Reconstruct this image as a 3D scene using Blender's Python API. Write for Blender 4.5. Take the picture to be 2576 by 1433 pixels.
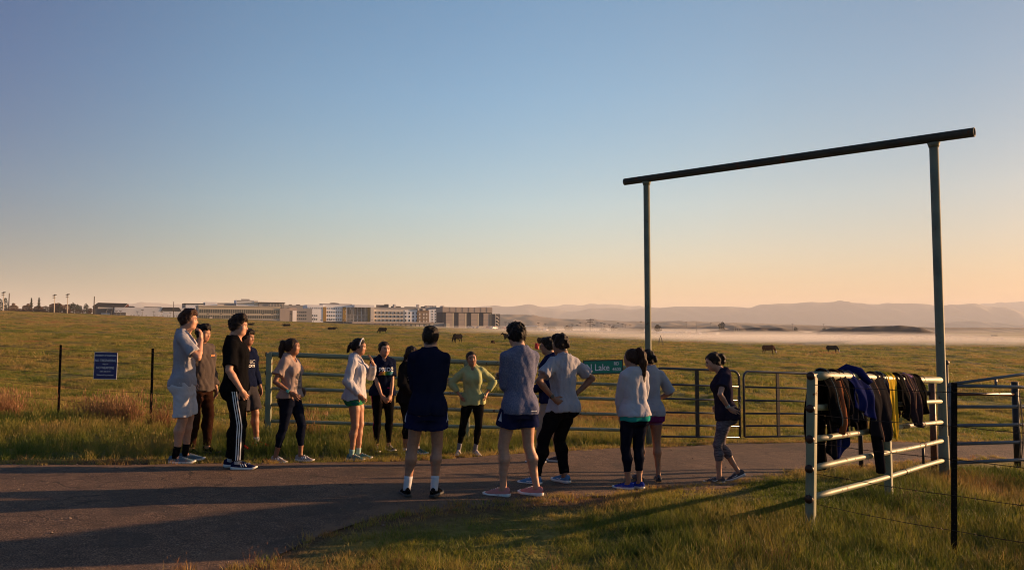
import bpy, bmesh, math, random
import numpy as np
from mathutils import Vector, Matrix
from mathutils.bvhtree import BVHTree

scene = bpy.context.scene
for o in list(bpy.data.objects):
    bpy.data.objects.remove(o)
COL = scene.collection
rad = math.radians

# ------------------------------------------------------------------ camera
CAM_Z = 1.6
PITCH = 3.33
cam_data = bpy.data.cameras.new("camera")
cam_data.sensor_width = 36.0
cam_data.lens = 26.3
cam_data.clip_start = 0.05
cam_data.clip_end = 30000
cam = bpy.data.objects.new("camera", cam_data)
COL.objects.link(cam)
cam.location = (0, 0, CAM_Z)
cam.rotation_euler = (rad(90 + PITCH), 0, 0)
scene.camera = cam

# ------------------------------------------------------------------ sky and sun
SUN_AZ = (0.934, 0.358)          # toward the sun, on the ground
SUN_EL = 7.5
world = bpy.data.worlds.new("World")
scene.world = world
world.use_nodes = True
wn = world.node_tree
wn.nodes.clear()
w_out = wn.nodes.new("ShaderNodeOutputWorld")
w_bg = wn.nodes.new("ShaderNodeBackground")
w_sky = wn.nodes.new("ShaderNodeTexSky")
w_sky.sky_type = 'NISHITA'
w_sky.sun_disc = False
w_sky.sun_elevation = rad(SUN_EL)
w_sky.sun_rotation = math.atan2(SUN_AZ[0], SUN_AZ[1])
w_sky.altitude = 60
w_sky.air_density = 1.0
w_sky.dust_density = 0.8
w_sky.ozone_density = 3.0
w_bg.inputs[1].default_value = 0.077
# richer dawn colour, and the sky dims away from the sunward side
w_hsv = wn.nodes.new("ShaderNodeHueSaturation")
w_hsv.inputs['Saturation'].default_value = 1.15
wn.links.new(w_sky.outputs[0], w_hsv.inputs['Color'])
w_tc = wn.nodes.new("ShaderNodeTexCoord")
w_dot = wn.nodes.new("ShaderNodeVectorMath"); w_dot.operation = 'DOT_PRODUCT'
w_dot.inputs[1].default_value = (SUN_AZ[0], SUN_AZ[1], 0)
wn.links.new(w_tc.outputs['Generated'], w_dot.inputs[0])
w_mr = wn.nodes.new("ShaderNodeMapRange")
w_mr.inputs[1].default_value = -1.0; w_mr.inputs[2].default_value = 1.0
wn.links.new(w_dot.outputs['Value'], w_mr.inputs[0])
w_rmp = wn.nodes.new("ShaderNodeValToRGB")
w_rmp.color_ramp.interpolation = 'CARDINAL'
_el = w_rmp.color_ramp.elements
_el[0].position = 0.18; _el[0].color = (0.13, 0.235, 0.30, 1)
_el[1].position = 1.0; _el[1].color = (0.54, 0.39, 0.32, 1)
for _p, _c in ((0.36, (0.075, 0.24, 0.33)), (0.50, (0.58, 0.58, 0.54)), (0.655, (0.93, 0.74, 0.62)), (0.79, (0.88, 0.63, 0.50)), (0.88, (0.60, 0.45, 0.37))):
    _e = _el.new(_p); _e.color = (*_c, 1)
wn.links.new(w_mr.outputs[0], w_rmp.inputs[0])
w_s15 = wn.nodes.new("ShaderNodeVectorMath"); w_s15.operation = 'SCALE'; w_s15.inputs['Scale'].default_value = 1.55
wn.links.new(w_rmp.outputs[0], w_s15.inputs[0])
w_mul = wn.nodes.new("ShaderNodeVectorMath"); w_mul.operation = 'MULTIPLY'
wn.links.new(w_hsv.outputs[0], w_mul.inputs[0]); wn.links.new(w_s15.outputs[0], w_mul.inputs[1])
w_sep0 = wn.nodes.new("ShaderNodeSeparateXYZ"); wn.links.new(w_tc.outputs['Generated'], w_sep0.inputs[0])
w_er = wn.nodes.new("ShaderNodeValToRGB")
_el = w_er.color_ramp.elements
_el[0].position = 0.0; _el[0].color = (0.63, 0.55, 0.52, 1)
_el[1].position = 0.6; _el[1].color = (0.72, 0.74, 0.75, 1)
for _p, _c in ((0.06, (0.665, 0.58, 0.55)), (0.16, (0.82, 0.755, 0.72)), (0.30, (0.78, 0.79, 0.79))):
    _e = _el.new(_p); _e.color = (*_c, 1)
wn.links.new(w_sep0.outputs['Z'], w_er.inputs[0])
w_es = wn.nodes.new("ShaderNodeVectorMath"); w_es.operation = 'SCALE'; w_es.inputs['Scale'].default_value = 1.6
wn.links.new(w_er.outputs[0], w_es.inputs[0])
w_mul0 = w_mul
w_mul = wn.nodes.new("ShaderNodeVectorMath"); w_mul.operation = 'MULTIPLY'
wn.links.new(w_mul0.outputs[0], w_mul.inputs[0]); wn.links.new(w_es.outputs[0], w_mul.inputs[1])
# thin bank of cloud low over the far ranges
w_sep = wn.nodes.new("ShaderNodeSeparateXYZ"); wn.links.new(w_tc.outputs['Generated'], w_sep.inputs[0])
w_map = wn.nodes.new("ShaderNodeMapping"); w_map.inputs['Scale'].default_value = (9, 9, 42)
wn.links.new(w_tc.outputs['Generated'], w_map.inputs[0])
w_nz = wn.nodes.new("ShaderNodeTexNoise"); w_nz.inputs['Scale'].default_value = 2.2; w_nz.inputs['Detail'].default_value = 7; w_nz.inputs['Roughness'].default_value = 0.6
wn.links.new(w_map.outputs[0], w_nz.inputs['Vector'])
w_fal = wn.nodes.new("ShaderNodeMapRange"); w_fal.inputs[1].default_value = 0.026; w_fal.inputs[2].default_value = 0.056
w_fal.inputs[3].default_value = 0.24; w_fal.inputs[4].default_value = -0.22
wn.links.new(w_sep.outputs['Z'], w_fal.inputs[0])
w_sum = wn.nodes.new("ShaderNodeMath"); w_sum.operation = 'ADD'
wn.links.new(w_nz.outputs[0], w_sum.inputs[0]); wn.links.new(w_fal.outputs[0], w_sum.inputs[1])
w_cl = wn.nodes.new("ShaderNodeMapRange"); w_cl.inputs[1].default_value = 0.50; w_cl.inputs[2].default_value = 0.66
w_cl.inputs[3].default_value = 0.0; w_cl.inputs[4].default_value = 0.85
wn.links.new(w_sum.outputs[0], w_cl.inputs[0])
w_cc = wn.nodes.new("ShaderNodeMix"); w_cc.data_type = 'RGBA'
wn.links.new(w_cl.outputs[0], w_cc.inputs[0]); wn.links.new(w_mul.outputs[0], w_cc.inputs[6])
w_br = wn.nodes.new("ShaderNodeVectorMath"); w_br.operation = 'MULTIPLY'; w_br.inputs[1].default_value = (1.10, 1.09, 1.12)
wn.links.new(w_mul.outputs[0], w_br.inputs[0]); wn.links.new(w_br.outputs[0], w_cc.inputs[7])
wn.links.new(w_cc.outputs[2], w_bg.inputs[0])
wn.links.new(w_bg.outputs[0], w_out.inputs[0])

sun_data = bpy.data.lights.new("sun", 'SUN')
sun_data.energy = 5.0
sun_data.angle = rad(0.5)
sun_data.color = (1.0, 0.56, 0.265)
sun = bpy.data.objects.new("sun", sun_data)
COL.objects.link(sun)
ce = math.cos(rad(SUN_EL))
sun_dir = Vector((SUN_AZ[0] * ce, SUN_AZ[1] * ce, math.sin(rad(SUN_EL))))
sun.rotation_euler = (-sun_dir).to_track_quat('-Z', 'Y').to_euler()
sun.location = (60, 20, 40)

scene.view_settings.view_transform = 'Standard'
scene.view_settings.look = 'None'
scene.view_settings.gamma = 1.0
scene.view_settings.use_curve_mapping = False
scene.view_settings.exposure = 1.5
scene.render.engine = 'CYCLES'
scene.cycles.use_denoising = True
scene.cycles.denoiser = 'OPENIMAGEDENOISE'
scene.cycles.denoising_prefilter = 'ACCURATE'
scene.cycles.denoising_input_passes = 'RGB_ALBEDO_NORMAL'
scene.cycles.pixel_filter_type = 'BLACKMAN_HARRIS'
scene.cycles.filter_width = 1.05
scene.cycles.max_bounces = 8
scene.cycles.transparent_max_bounces = 8
scene.cycles.volume_bounces = 1

# ------------------------------------------------------------------ helpers
rng = np.random.default_rng(7)
random.seed(7)
FPX = 1880.0                       # focal length in pixels of a 2576 px wide print


def smooth(a, b, t):
    t = np.clip((t - a) / (b - a), 0, 1)
    return t * t * (3 - 2 * t)


GY = np.array([-400, -20, 0, 10, 18, 26, 40, 70, 115, 160, 200, 250, 300, 400, 600, 1000, 9000.])
GZ = np.array([-1.2, -0.9, -1.42, -1.87, -2.21, -2.42, -2.53, -2.56, -2.55, -2.35, -2.05, -1.6, -1.15, -0.75, -1.6, -3.2, -4.0])
_gm = np.gradient(GZ, GY)


def _hermite(y):
    y = np.clip(y, GY[0], GY[-1])
    i = np.clip(np.searchsorted(GY, y) - 1, 0, len(GY) - 2)
    h = GY[i + 1] - GY[i]
    t = (y - GY[i]) / h
    d = (GZ[i + 1] - GZ[i]) / h
    dl = np.where(i > 0, (GZ[i] - GZ[np.maximum(i - 1, 0)]) / (GY[i] - GY[np.maximum(i - 1, 0)] + 1e-9), d)
    dr = np.where(i < len(GY) - 2, (GZ[np.minimum(i + 2, len(GY) - 1)] - GZ[i + 1]) / (GY[np.minimum(i + 2, len(GY) - 1)] - GY[i + 1] + 1e-9), d)
    m0, m1 = (dl + d) / 2, (dr + d) / 2
    return ((2 * t**3 - 3 * t**2 + 1) * GZ[i] + (t**3 - 2 * t**2 + t) * h * m0
            + (-2 * t**3 + 3 * t**2) * GZ[i + 1] + (t**3 - t**2) * h * m1)


def ground_np(x, y):
    x = np.asarray(x, float); y = np.asarray(y, float)
    xr = np.where(x > 0, 75 * np.tanh(x / 75.0), np.where(x < -260, -260 + 60 * np.tanh((x + 260) / 60), x))
    far = 1 - smooth(700, 1600, y)
    return CAM_Z + _hermite(y) - 0.0385 * xr * (0.25 + 0.75 * far)


def G(x, y):
    return float(ground_np(x, y))


def ray(px, py):
    """direction per metre of depth for a spot measured on the 2576 px print"""
    a = (px - 1288.0) / FPX
    b = -(py - 716.5) / FPX
    c, s = math.cos(rad(PITCH)), math.sin(rad(PITCH))
    d = Vector((a, c - b * s, s + b * c))
    return d


def gp(px, py):
    """where the ground lies under that spot"""
    d = ray(px, py)
    t = 2.0
    for k in range(400):
        p = Vector((0, 0, CAM_Z)) + d * t
        gap = p.z - G(p.x, p.y)
        if gap < 0.001:
            break
        t += max(gap * 0.8, 0.002)
    return p.x, p.y


def at(px, py, depth):
    d = ray(px, py)
    p = Vector((0, 0, CAM_Z)) + d * (depth / d.y)
    return p


def tag(o, label=None, cat=None, group=None, kind=None):
    if label: o['label'] = label
    if cat: o['category'] = cat
    if group: o['group'] = group
    if kind: o['kind'] = kind
    return o


def empty(name, loc=(0, 0, 0), rz=0.0, label=None, cat=None, group=None):
    o = bpy.data.objects.new(name, None)
    o.empty_display_size = 0.2
    COL.objects.link(o)
    o.location = loc
    o.rotation_euler = (0, 0, rz)
    return tag(o, label, cat, group)


def mesh_obj(name, verts, faces, mat=None, parent=None, smooth_=False):
    me = bpy.data.meshes.new(name)
    me.from_pydata([tuple(v) for v in verts], [], [tuple(f) for f in faces])
    me.update()
    if smooth_:
        me.polygons.foreach_set("use_smooth", [True] * len(me.polygons))
    if mat is not None:
        me.materials.append(mat)
    o = bpy.data.objects.new(name, me)
    COL.objects.link(o)
    if parent is not None:
        o.parent = parent
    return o


def np_mesh(name, V, F, mat=None, parent=None, smooth_=True):
    """fast mesh from numpy quads"""
    me = bpy.data.meshes.new(name)
    nv, nf = len(V), len(F)
    k = F.shape[1]
    me.vertices.add(nv)
    me.vertices.foreach_set("co", np.ascontiguousarray(V, dtype=np.float32).ravel())
    me.loops.add(nf * k)
    me.loops.foreach_set("vertex_index", np.ascontiguousarray(F, dtype=np.int32).ravel())
    me.polygons.add(nf)
    me.polygons.foreach_set("loop_start", np.arange(0, nf * k, k, dtype=np.int32))
    me.polygons.foreach_set("loop_total", np.full(nf, k, dtype=np.int32))
    me.update(calc_edges=True)
    me.polygons.foreach_set("use_smooth", np.full(nf, smooth_, dtype=bool))
    if mat is not None:
        me.materials.append(mat)
    o = bpy.data.objects.new(name, me)
    COL.objects.link(o)
    if parent is not None:
        o.parent = parent
    return o


class MB:
    """collects shapes into one mesh"""
    def __init__(self):
        self.v, self.f = [], []

    def add(self, vs, fs):
        b = len(self.v)
        self.v += [tuple(v) for v in vs]
        self.f += [tuple(i + b for i in f) for f in fs]
        return self

    def box(self, x0, x1, y0, y1, z0, z1):
        return self.add([(x0, y0, z0), (x1, y0, z0), (x1, y1, z0), (x0, y1, z0), (x0, y0, z1), (x1, y0, z1), (x1, y1, z1), (x0, y1, z1)],
                        [(0, 3, 2, 1), (4, 5, 6, 7), (0, 1, 5, 4), (1, 2, 6, 5), (2, 3, 7, 6), (3, 0, 4, 7)])

    def obox(self, c, ax, ay, az):
        c, ax, ay, az = Vector(c), Vector(ax), Vector(ay), Vector(az)
        vs = [c + ax * i + ay * j + az * k for k in (-1, 1) for (i, j) in ((-1, -1), (1, -1), (1, 1), (-1, 1))]
        return self.add(vs, [(0, 3, 2, 1), (4, 5, 6, 7), (0, 1, 5, 4), (1, 2, 6, 5), (2, 3, 7, 6), (3, 0, 4, 7)])

    def bar(self, a, b, w, d=None):
        """rectangular bar from a to b"""
        a, b = Vector(a), Vector(b)
        d = d or w
        t = (b - a).normalized()
        up = Vector((0, 0, 1)) if abs(t.z) < 0.9 else Vector((0, 1, 0))
        s = t.cross(up).normalized()
        u = s.cross(t)
        return self.obox((a + b) / 2, t * ((b - a).length / 2), s * (w / 2), u * (d / 2))

    def tube(self, pts, r, n=8, cap=True, hollow=0.0):
        pts = [Vector(p) for p in pts]
        rs = r if hasattr(r, '__len__') else [r] * len(pts)
        rings, vs, fs = [], [], []
        prev = None
        for i, p in enumerate(pts):
            t = (pts[min(i + 1, len(pts) - 1)] - pts[max(i - 1, 0)]).normalized()
            if prev is None:
                up = Vector((0, 0, 1)) if abs(t.z) < 0.95 else Vector((0, 1, 0))
                s = t.cross(up).normalized()
            else:
                s = (prev - t * prev.dot(t)).normalized()
            prev = s
            u = s.cross(t)
            rings.append(len(vs))
            for k in range(n):
                a = 2 * math.pi * k / n
                vs.append(p + (s * math.cos(a) + u * math.sin(a)) * rs[i])
        for i in range(len(pts) - 1):
            for k in range(n):
                a, b = rings[i] + k, rings[i] + (k + 1) % n
                c, d = rings[i + 1] + (k + 1) % n, rings[i + 1] + k
                fs.append((a, d, c, b))
        if cap:
            fs.append(tuple(rings[0] + k for k in range(n)))
            fs.append(tuple(rings[-1] + k for k in reversed(range(n))))
        return self.add(vs, fs)

    def build(self, name, mat=None, parent=None, smooth_=False):
        return mesh_obj(name, self.v, self.f, mat, parent, smooth_)


# ------------------------------------------------------------------ materials
def new_mat(name):
    m = bpy.data.materials.new(name)
    m.use_nodes = True
    nt = m.node_tree
    b = nt.nodes["Principled BSDF"]
    return m, nt, b


def simple(name, col, rough=0.7, metal=0.0, spec=0.5, var=0.12, scale=6.0, bump=0.0, bscale=60.0, coords='Object', emit=None):
    """procedural colour with a bit of variation and fine relief"""
    m, nt, b = new_mat(name)
    N, L = nt.nodes, nt.links
    tc = N.new("ShaderNodeTexCoord")
    nz = N.new("ShaderNodeTexNoise")
    nz.inputs["Scale"].default_value = scale
    nz.inputs["Detail"].default_value = 5
    L.new(tc.outputs[coords], nz.inputs["Vector"])
    mx = N.new("ShaderNodeMix"); mx.data_type = 'RGBA'
    c0 = [max(0, c * (1 - var)) for c in col[:3]] + [1]
    c1 = [min(1, c * (1 + var)) for c in col[:3]] + [1]
    mx.inputs[6].default_value = c0
    mx.inputs[7].default_value = c1
    L.new(nz.outputs[0], mx.inputs[0])
    L.new(mx.outputs[2], b.inputs["Base Color"])
    b.inputs["Roughness"].default_value = rough
    b.inputs["Metallic"].default_value = metal
    b.inputs["Specular IOR Level"].default_value = spec
    if bump:
        n2 = N.new("ShaderNodeTexNoise")
        n2.inputs["Scale"].default_value = bscale
        n2.inputs["Detail"].default_value = 4
        L.new(tc.outputs[coords], n2.inputs["Vector"])
        bp = N.new("ShaderNodeBump")
        bp.inputs["Strength"].default_value = bump
        bp.inputs["Distance"].default_value = 0.01
        L.new(n2.outputs[0], bp.inputs["Height"])
        L.new(bp.outputs[0], b.inputs["Normal"])
    return m


def ramp(nt, src, stops):
    r = nt.nodes.new("ShaderNodeValToRGB")
    el = r.color_ramp.elements
    while len(el) > 1:
        el.remove(el[-1])
    el[0].position = stops[0][0]
    el[0].color = list(stops[0][1][:3]) + [1]
    for p, c in stops[1:]:
        e = el.new(p)
        e.color = list(c[:3]) + [1]
    nt.links.new(src, r.inputs[0])
    return r


def noise(nt, scale, detail=4, vec=None, rough=0.5, dist=0.0, coords='Object'):
    n = nt.nodes.new("ShaderNodeTexNoise")
    n.inputs["Scale"].default_value = scale
    n.inputs["Detail"].default_value = detail
    n.inputs["Roughness"].default_value = rough
    n.inputs["Distortion"].default_value = dist
    if vec is None:
        tc = nt.nodes.new("ShaderNodeTexCoord")
        vec = tc.outputs[coords]
    nt.links.new(vec, n.inputs["Vector"])
    return n


def mixc(nt, fac, a, b, blend='MIX'):
    m = nt.nodes.new("ShaderNodeMix")
    m.data_type = 'RGBA'
    m.blend_type = blend
    for i, s in ((0, fac), (6, a), (7, b)):
        if hasattr(s, 'links'):
            nt.links.new(s, m.inputs[i])
        elif isinstance(s, (int, float)):
            m.inputs[i].default_value = s
        else:
            m.inputs[i].default_value = list(s[:3]) + [1]
    return m.outputs[2]


def mathn(nt, op, a, b=None, clamp=False):
    m = nt.nodes.new("ShaderNodeMath")
    m.operation = op
    m.use_clamp = clamp
    for i, s in ((0, a), (1, b)):
        if s is None: continue
        if hasattr(s, 'links'):
            nt.links.new(s, m.inputs[i])
        else:
            m.inputs[i].default_value = s
    return m.outputs[0]


def add_bump(nt, b, height, strength=0.5, dist=0.02):
    bp = nt.nodes.new("ShaderNodeBump")
    bp.inputs["Strength"].default_value = strength
    bp.inputs["Distance"].default_value = dist
    nt.links.new(height, bp.inputs["Height"])
    nt.links.new(bp.outputs[0], b.inputs["Normal"])
# ------------------------------------------------------------------ the land
# road outline: far edge and near edge, measured points on the ground (x, y)
FAR_PX = [(0, 1168), (300, 1166), (600, 1164), (800, 1164), (1000, 1160), (1120, 1152), (1230, 1146), (1400, 1135), (1500, 1129), (1640, 1123), (1830, 1115), (2030, 1113), (2300, 1112), (2576, 1109)]
NEAR_PX = [(640, 1433), (760, 1370), (950, 1303), (1120, 1282), (1300, 1266), (1450, 1253), (1560, 1243), (1700, 1230), (1800, 1221), (2010, 1190), (2130, 1176), (2250, 1168), (2400, 1158), (2576, 1149)]
road_far = [gp(*p) for p in FAR_PX]
road_near = [gp(*p) for p in NEAR_PX]
e0, e1 = np.array(road_far[0]), np.array(road_far[2])
dl = (e0 - e1) / np.linalg.norm(e0 - e1)
road_far = [tuple(e0 + dl * 60), tuple(e0 + dl * 12)] + road_far
q0, q1 = np.array(road_far[-2]), np.array(road_far[-1])
dr = (q1 - q0) / np.linalg.norm(q1 - q0)
road_far += [tuple(q1 + dr * 10 + (0, 2)), tuple(q1 + dr * 60 + (0, 25))]
n0, n1 = np.array(road_near[0]), np.array(road_near[2])
road_near = [(n0[0] - 40, n0[1] - 16.5), (n0[0] - 9, n0[1] - 4.6), (n0[0] - 1.2, n0[1] - 0.9)] + road_near
q0, q1 = np.array(road_near[-2]), np.array(road_near[-1])
dr = (q1 - q0) / np.linalg.norm(q1 - q0)
road_near += [tuple(q1 + dr * 10 + (0, 1)), tuple(q1 + dr * 60 + (0, 22))]
FARX = np.array([p[0] for p in road_far]); FARY = np.array([p[1] for p in road_far])
NEARX = np.array([p[0] for p in road_near]); NEARY = np.array([p[1] for p in road_near])


def far_edge(x): return np.interp(x, FARX, FARY)
def near_edge(x): return np.interp(x, NEARX, NEARY)


def road_dist(x, y):
    """signed: >0 outside the asphalt (m), <0 on it"""
    return np.maximum(y - far_edge(x), near_edge(x) - y)


# ---- ground sheet
def axis(parts):
    out = []
    for a, b, n in parts:
        out += list(np.linspace(a, b, n, endpoint=False))
    return np.array(out + [parts[-1][1]])


gx = axis([(-9000, -2000, 14), (-2000, -500, 20), (-500, -120, 40), (-120, -24, 110), (-24, 16, 130), (16, 120, 110), (120, 500, 40), (500, 2000, 20), (2000, 9000, 14)])
gy = axis([(-300, -10, 10), (-10, 3, 18), (3, 22, 90), (22, 80, 125), (80, 200, 110), (200, 420, 80), (420, 1600, 40), (1600, 9000, 20)])
X, Y = np.meshgrid(gx, gy)


def sines(x, y, seed, f0, n=8, spread=1.0):
    r = np.random.default_rng(seed)
    out = 0
    for i in range(n):
        a = r.uniform(0, 2 * math.pi); f = f0 * r.uniform(0.6, 1.8) * spread
        out = out + np.sin((x * math.cos(a) + y * math.sin(a)) * f + r.uniform(0, 6.3))
    return out / math.sqrt(n)


def lumps(x, y):
    """small relief of the pasture: hummocks and hollows"""
    far = smooth(16, 26, y) * (1 - smooth(170, 260, y))
    hum = np.abs(sines(x, y * .8, 6, 0.75)) - .8
    return (0.035 * sines(x, y, 1, 1.2) + 0.015 * sines(x, y, 2, 3.5) + smooth(18, 60, y) * 0.06 * sines(x, y, 3, 0.35)
            + far * (0.045 * sines(x, y, 4, 1.9) + 0.11 * hum))


Z = ground_np(X, Y)
rd = road_dist(X, Y)
rough = smooth(0.2, 2.5, rd)
Z += rough * lumps(X, Y)
Z -= 0.03 * (1 - smooth(-0.6, -0.25, rd)) * (np.abs(X) < 80)
V = np.stack([X, Y, Z], -1).reshape(-1, 3)
ny, nx = X.shape
idx = np.arange(nx * ny).reshape(ny, nx)
F = np.stack([idx[:-1, :-1], idx[:-1, 1:], idx[1:, 1:], idx[1:, :-1]], -1).reshape(-1, 4)

m_ground, nt, b = new_mat("pasture_ground")
tcg = nt.nodes.new("ShaderNodeTexCoord")
big = noise(nt, 0.05, 5, tcg.outputs['Object'])
mapn = nt.nodes.new("ShaderNodeMapping"); mapn.inputs['Scale'].default_value = (1, 0.45, 1)
nt.links.new(tcg.outputs['Object'], mapn.inputs[0])
mid = noise(nt, 0.9, 6, mapn.outputs[0], 0.65)
fin = noise(nt, 9.0, 5, tcg.outputs['Object'], 0.7)
c1 = ramp(nt, mid.outputs[0], [(0.33, (0.050, 0.056, 0.012)), (0.5, (0.135, 0.125, 0.028)), (0.68, (0.28, 0.205, 0.068))])
c2 = ramp(nt, big.outputs[0], [(0.40, (0.13, 0.13, 0.028)), (0.56, (0.165, 0.13, 0.038)), (0.70, (0.16, 0.075, 0.028))])
cc = mixc(nt, 0.5, c1.outputs[0], c2.outputs[0])
cf = ramp(nt, fin.outputs[0], [(0.3, (0.55, 0.55, 0.55)), (0.7, (1.35, 1.35, 1.35))])
cc = mixc(nt, 0.8, cc, cf.outputs[0], 'MULTIPLY')
at_d = nt.nodes.new("ShaderNodeAttribute"); at_d.attribute_name = "bare"
soil = ramp(nt, fin.outputs[0], [(0.25, (0.06, 0.036, 0.022)), (0.75, (0.14, 0.085, 0.05))])
cc = mixc(nt, at_d.outputs['Fac'], cc, soil.outputs[0])
nt.links.new(cc, b.inputs['Base Color'])
b.inputs['Roughness'].default_value = 0.95
b.inputs['Specular IOR Level'].default_value = 0.1
hh = mathn(nt, 'ADD', mathn(nt, 'MULTIPLY', mid.outputs[0], 1.0), mathn(nt, 'MULTIPLY', fin.outputs[0], 0.25))
add_bump(nt, b, hh, 0.9, 0.35)
ground = np_mesh("ground", V, F, m_ground)
tag(ground, kind='structure')
att = ground.data.attributes.new("bare", 'FLOAT', 'POINT')
bare = np.clip(1 - smooth(0.15, 0.9, rd + 0.3 * sines(X, Y, 5, 2.2)), 0, 1)
bare = np.maximum(bare, 0.75 * smooth(0.2, 1.2, sines(X, Y, 9, 0.9)) * (Y < 8) * (X < 1))
att.data.foreach_set("value", bare.astype(np.float32).ravel())

# ---- the asphalt lane
u = axis([(-60, -14, 40), (-14, 12, 150), (12, 60, 40)])
vlin = np.linspace(0, 1, 40)
U, VV = np.meshgrid(u, vlin)
jit_f = 0.10 * sines(u, u * 0, 11, 2.3) + 0.05 * sines(u, u * 0, 12, 7.0)
jit_n = 0.13 * sines(u, u * 0, 13, 2.0) + 0.06 * sines(u, u * 0, 14, 6.0)
YF = far_edge(u) + jit_f
YN = near_edge(u) + jit_n
YY = YN[None, :] * (1 - VV) + YF[None, :] * VV
crown = 0.028 * np.sin(np.pi * VV) ** 0.5
ZZ = ground_np(U, YY) + 0.004 + crown + 0.006 * sines(U, YY, 15, 1.6)
V = np.stack([U, YY, ZZ], -1).reshape(-1, 3)
ny, nx = U.shape
idx = np.arange(nx * ny).reshape(ny, nx)
F = np.stack([idx[:-1, :-1], idx[:-1, 1:], idx[1:, 1:], idx[1:, :-1]], -1).reshape(-1, 4)
m_road, nt, b = new_mat("worn_asphalt")
tcg = nt.nodes.new("ShaderNodeTexCoord")
P = tcg.outputs['Object']
agg = noise(nt, 85, 3, P, 0.75)
pat = noise(nt, 0.7, 5, P, 0.6)
mid = noise(nt, 6, 6, P, 0.7)
base = ramp(nt, agg.outputs[0], [(0.36, (0.022, 0.017, 0.014)), (0.52, (0.088, 0.063, 0.047)), (0.66, (0.27, 0.195, 0.14))])
patc = ramp(nt, pat.outputs[0], [(0.35, (0.75, 0.72, 0.72)), (0.65, (1.2, 1.1, 1.0))])
col = mixc(nt, 1.0, base.outputs[0], patc.outputs[0], 'MULTIPLY')
midc = ramp(nt, mid.outputs[0], [(0.35, (0.72, 0.70, 0.70)), (0.62, (1.12, 1.1, 1.08))])
col = mixc(nt, 1.0, col, midc.outputs[0], 'MULTIPLY')
# sealed dark cracks
vor = nt.nodes.new("ShaderNodeTexVoronoi"); vor.feature = 'DISTANCE_TO_EDGE'
vor.inputs['Scale'].default_value = 1.9
wob = noise(nt, 2.5, 4, P)
wv = nt.nodes.new("ShaderNodeVectorMath"); wv.operation = 'MULTIPLY_ADD'
nt.links.new(wob.outputs[1], wv.inputs[0]); wv.inputs[1].default_value = (0.55, 0.55, 0.1); nt.links.new(P, wv.inputs[2])
nt.links.new(wv.outputs[0], vor.inputs['Vector'])
crk = mathn(nt, 'LESS_THAN', vor.outputs['Distance'], 0.015)
sel = ramp(nt, noise(nt, 0.33, 2, P).outputs[0], [(0.48, (0, 0, 0)), (0.58, (1, 1, 1))])
crk = mathn(nt, 'MULTIPLY', crk, sel.outputs[0])
col = mixc(nt, mathn(nt, 'MULTIPLY', crk, .75), col, (0.016, 0.013, 0.011))
peb = ramp(nt, noise(nt, 33, 2, P, 0.5).outputs[0], [(0.72, (0, 0, 0)), (0.78, (1, 1, 1))])
col = mixc(nt, mathn(nt, 'MULTIPLY', peb.outputs[0], 0.35), col, (0.30, 0.23, 0.18))
at_e = nt.nodes.new("ShaderNodeAttribute"); at_e.attribute_name = "edge"
drift = mathn(nt, 'MULTIPLY', at_e.outputs['Fac'], ramp(nt, noise(nt, 3.2, 5, P, .7).outputs[0], [(.38, (0, 0, 0)), (.62, (1, 1, 1))]).outputs[0])
col = mixc(nt, drift, col, (0.17, 0.105, 0.062))
tar = ramp(nt, noise(nt, 0.55, 3, P, .4, 1.2).outputs[0], [(.60, (0, 0, 0)), (.615, (1, 1, 1))])
col = mixc(nt, mathn(nt, 'MULTIPLY', tar.outputs[0], .45), col, (0.035, 0.028, 0.024))
nt.links.new(col, b.inputs['Base Color'])
b.inputs['Roughness'].default_value = 0.86
b.inputs['Specular IOR Level'].default_value = 0.25
h1 = mathn(nt, 'ADD', mathn(nt, 'MULTIPLY', agg.outputs[0], 0.6), mathn(nt, 'MULTIPLY', mid.outputs[0], 1.2))
h1 = mathn(nt, 'SUBTRACT', h1, mathn(nt, 'MULTIPLY', crk, 1.2))
add_bump(nt, b, h1, 0.9, 0.022)
road = np_mesh("road", V, F, m_road)
tag(road, kind='structure')
at_ = road.data.attributes.new("edge", 'FLOAT', 'POINT')
wid = (YF - YN)[None, :]
dd = np.minimum(VV, 1 - VV) * wid
at_.data.foreach_set("value", (1 - smooth(.05, .75, dd)).astype(np.float32).ravel())


# ---- hills and ranges behind
def ridge(name, pts, depth, back, base, mat, seed, front=0.5, nx=260, ny=24, amp=0.02):
    """a long hill: crest measured on the print at a depth, with real width front and back"""
    xs = np.array([(p[0] - 1288) / FPX * depth for p in pts])
    zs = np.array([CAM_Z + (826 - p[1]) / FPX * depth for p in pts])
    x = np.linspace(xs[0], xs[-1], nx)
    cz = np.interp(x, xs, zs)
    k = np.hanning(7); k /= k.sum()
    cz = np.convolve(np.pad(cz, 3, mode='edge'), k, 'valid')
    t = np.linspace(-1, 1, ny)
    XX, T = np.meshgrid(x, t)
    prof = np.where(T < 0, np.cos(T * math.pi / 2) ** 1.3, np.cos(T * math.pi / 2))
    YY = depth + np.where(T < 0, T * back * front, T * back)
    w = 2 * math.pi / (depth * 0.035)
    bump = sines(XX, YY, seed, w, 10) * (cz[None, :] - base) * 0.10 * (1 - np.abs(T) ** 6) * np.where(np.abs(T) < 0.04, 0.1, 1)
    ZZ = base + (cz[None, :] - base) * prof + bump * np.sin(np.clip(np.abs(T) * 2, 0, 1) * math.pi / 2)
    V = np.stack([XX, YY, ZZ], -1).reshape(-1, 3)
    idx = np.arange(nx * ny).reshape(ny, nx)
    F = np.stack([idx[:-1, :-1], idx[:-1, 1:], idx[1:, 1:], idx[1:, :-1]], -1).reshape(-1, 4)
    o = np_mesh(name, V, F, mat)
    tag(o, kind='structure')
    return o


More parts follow.
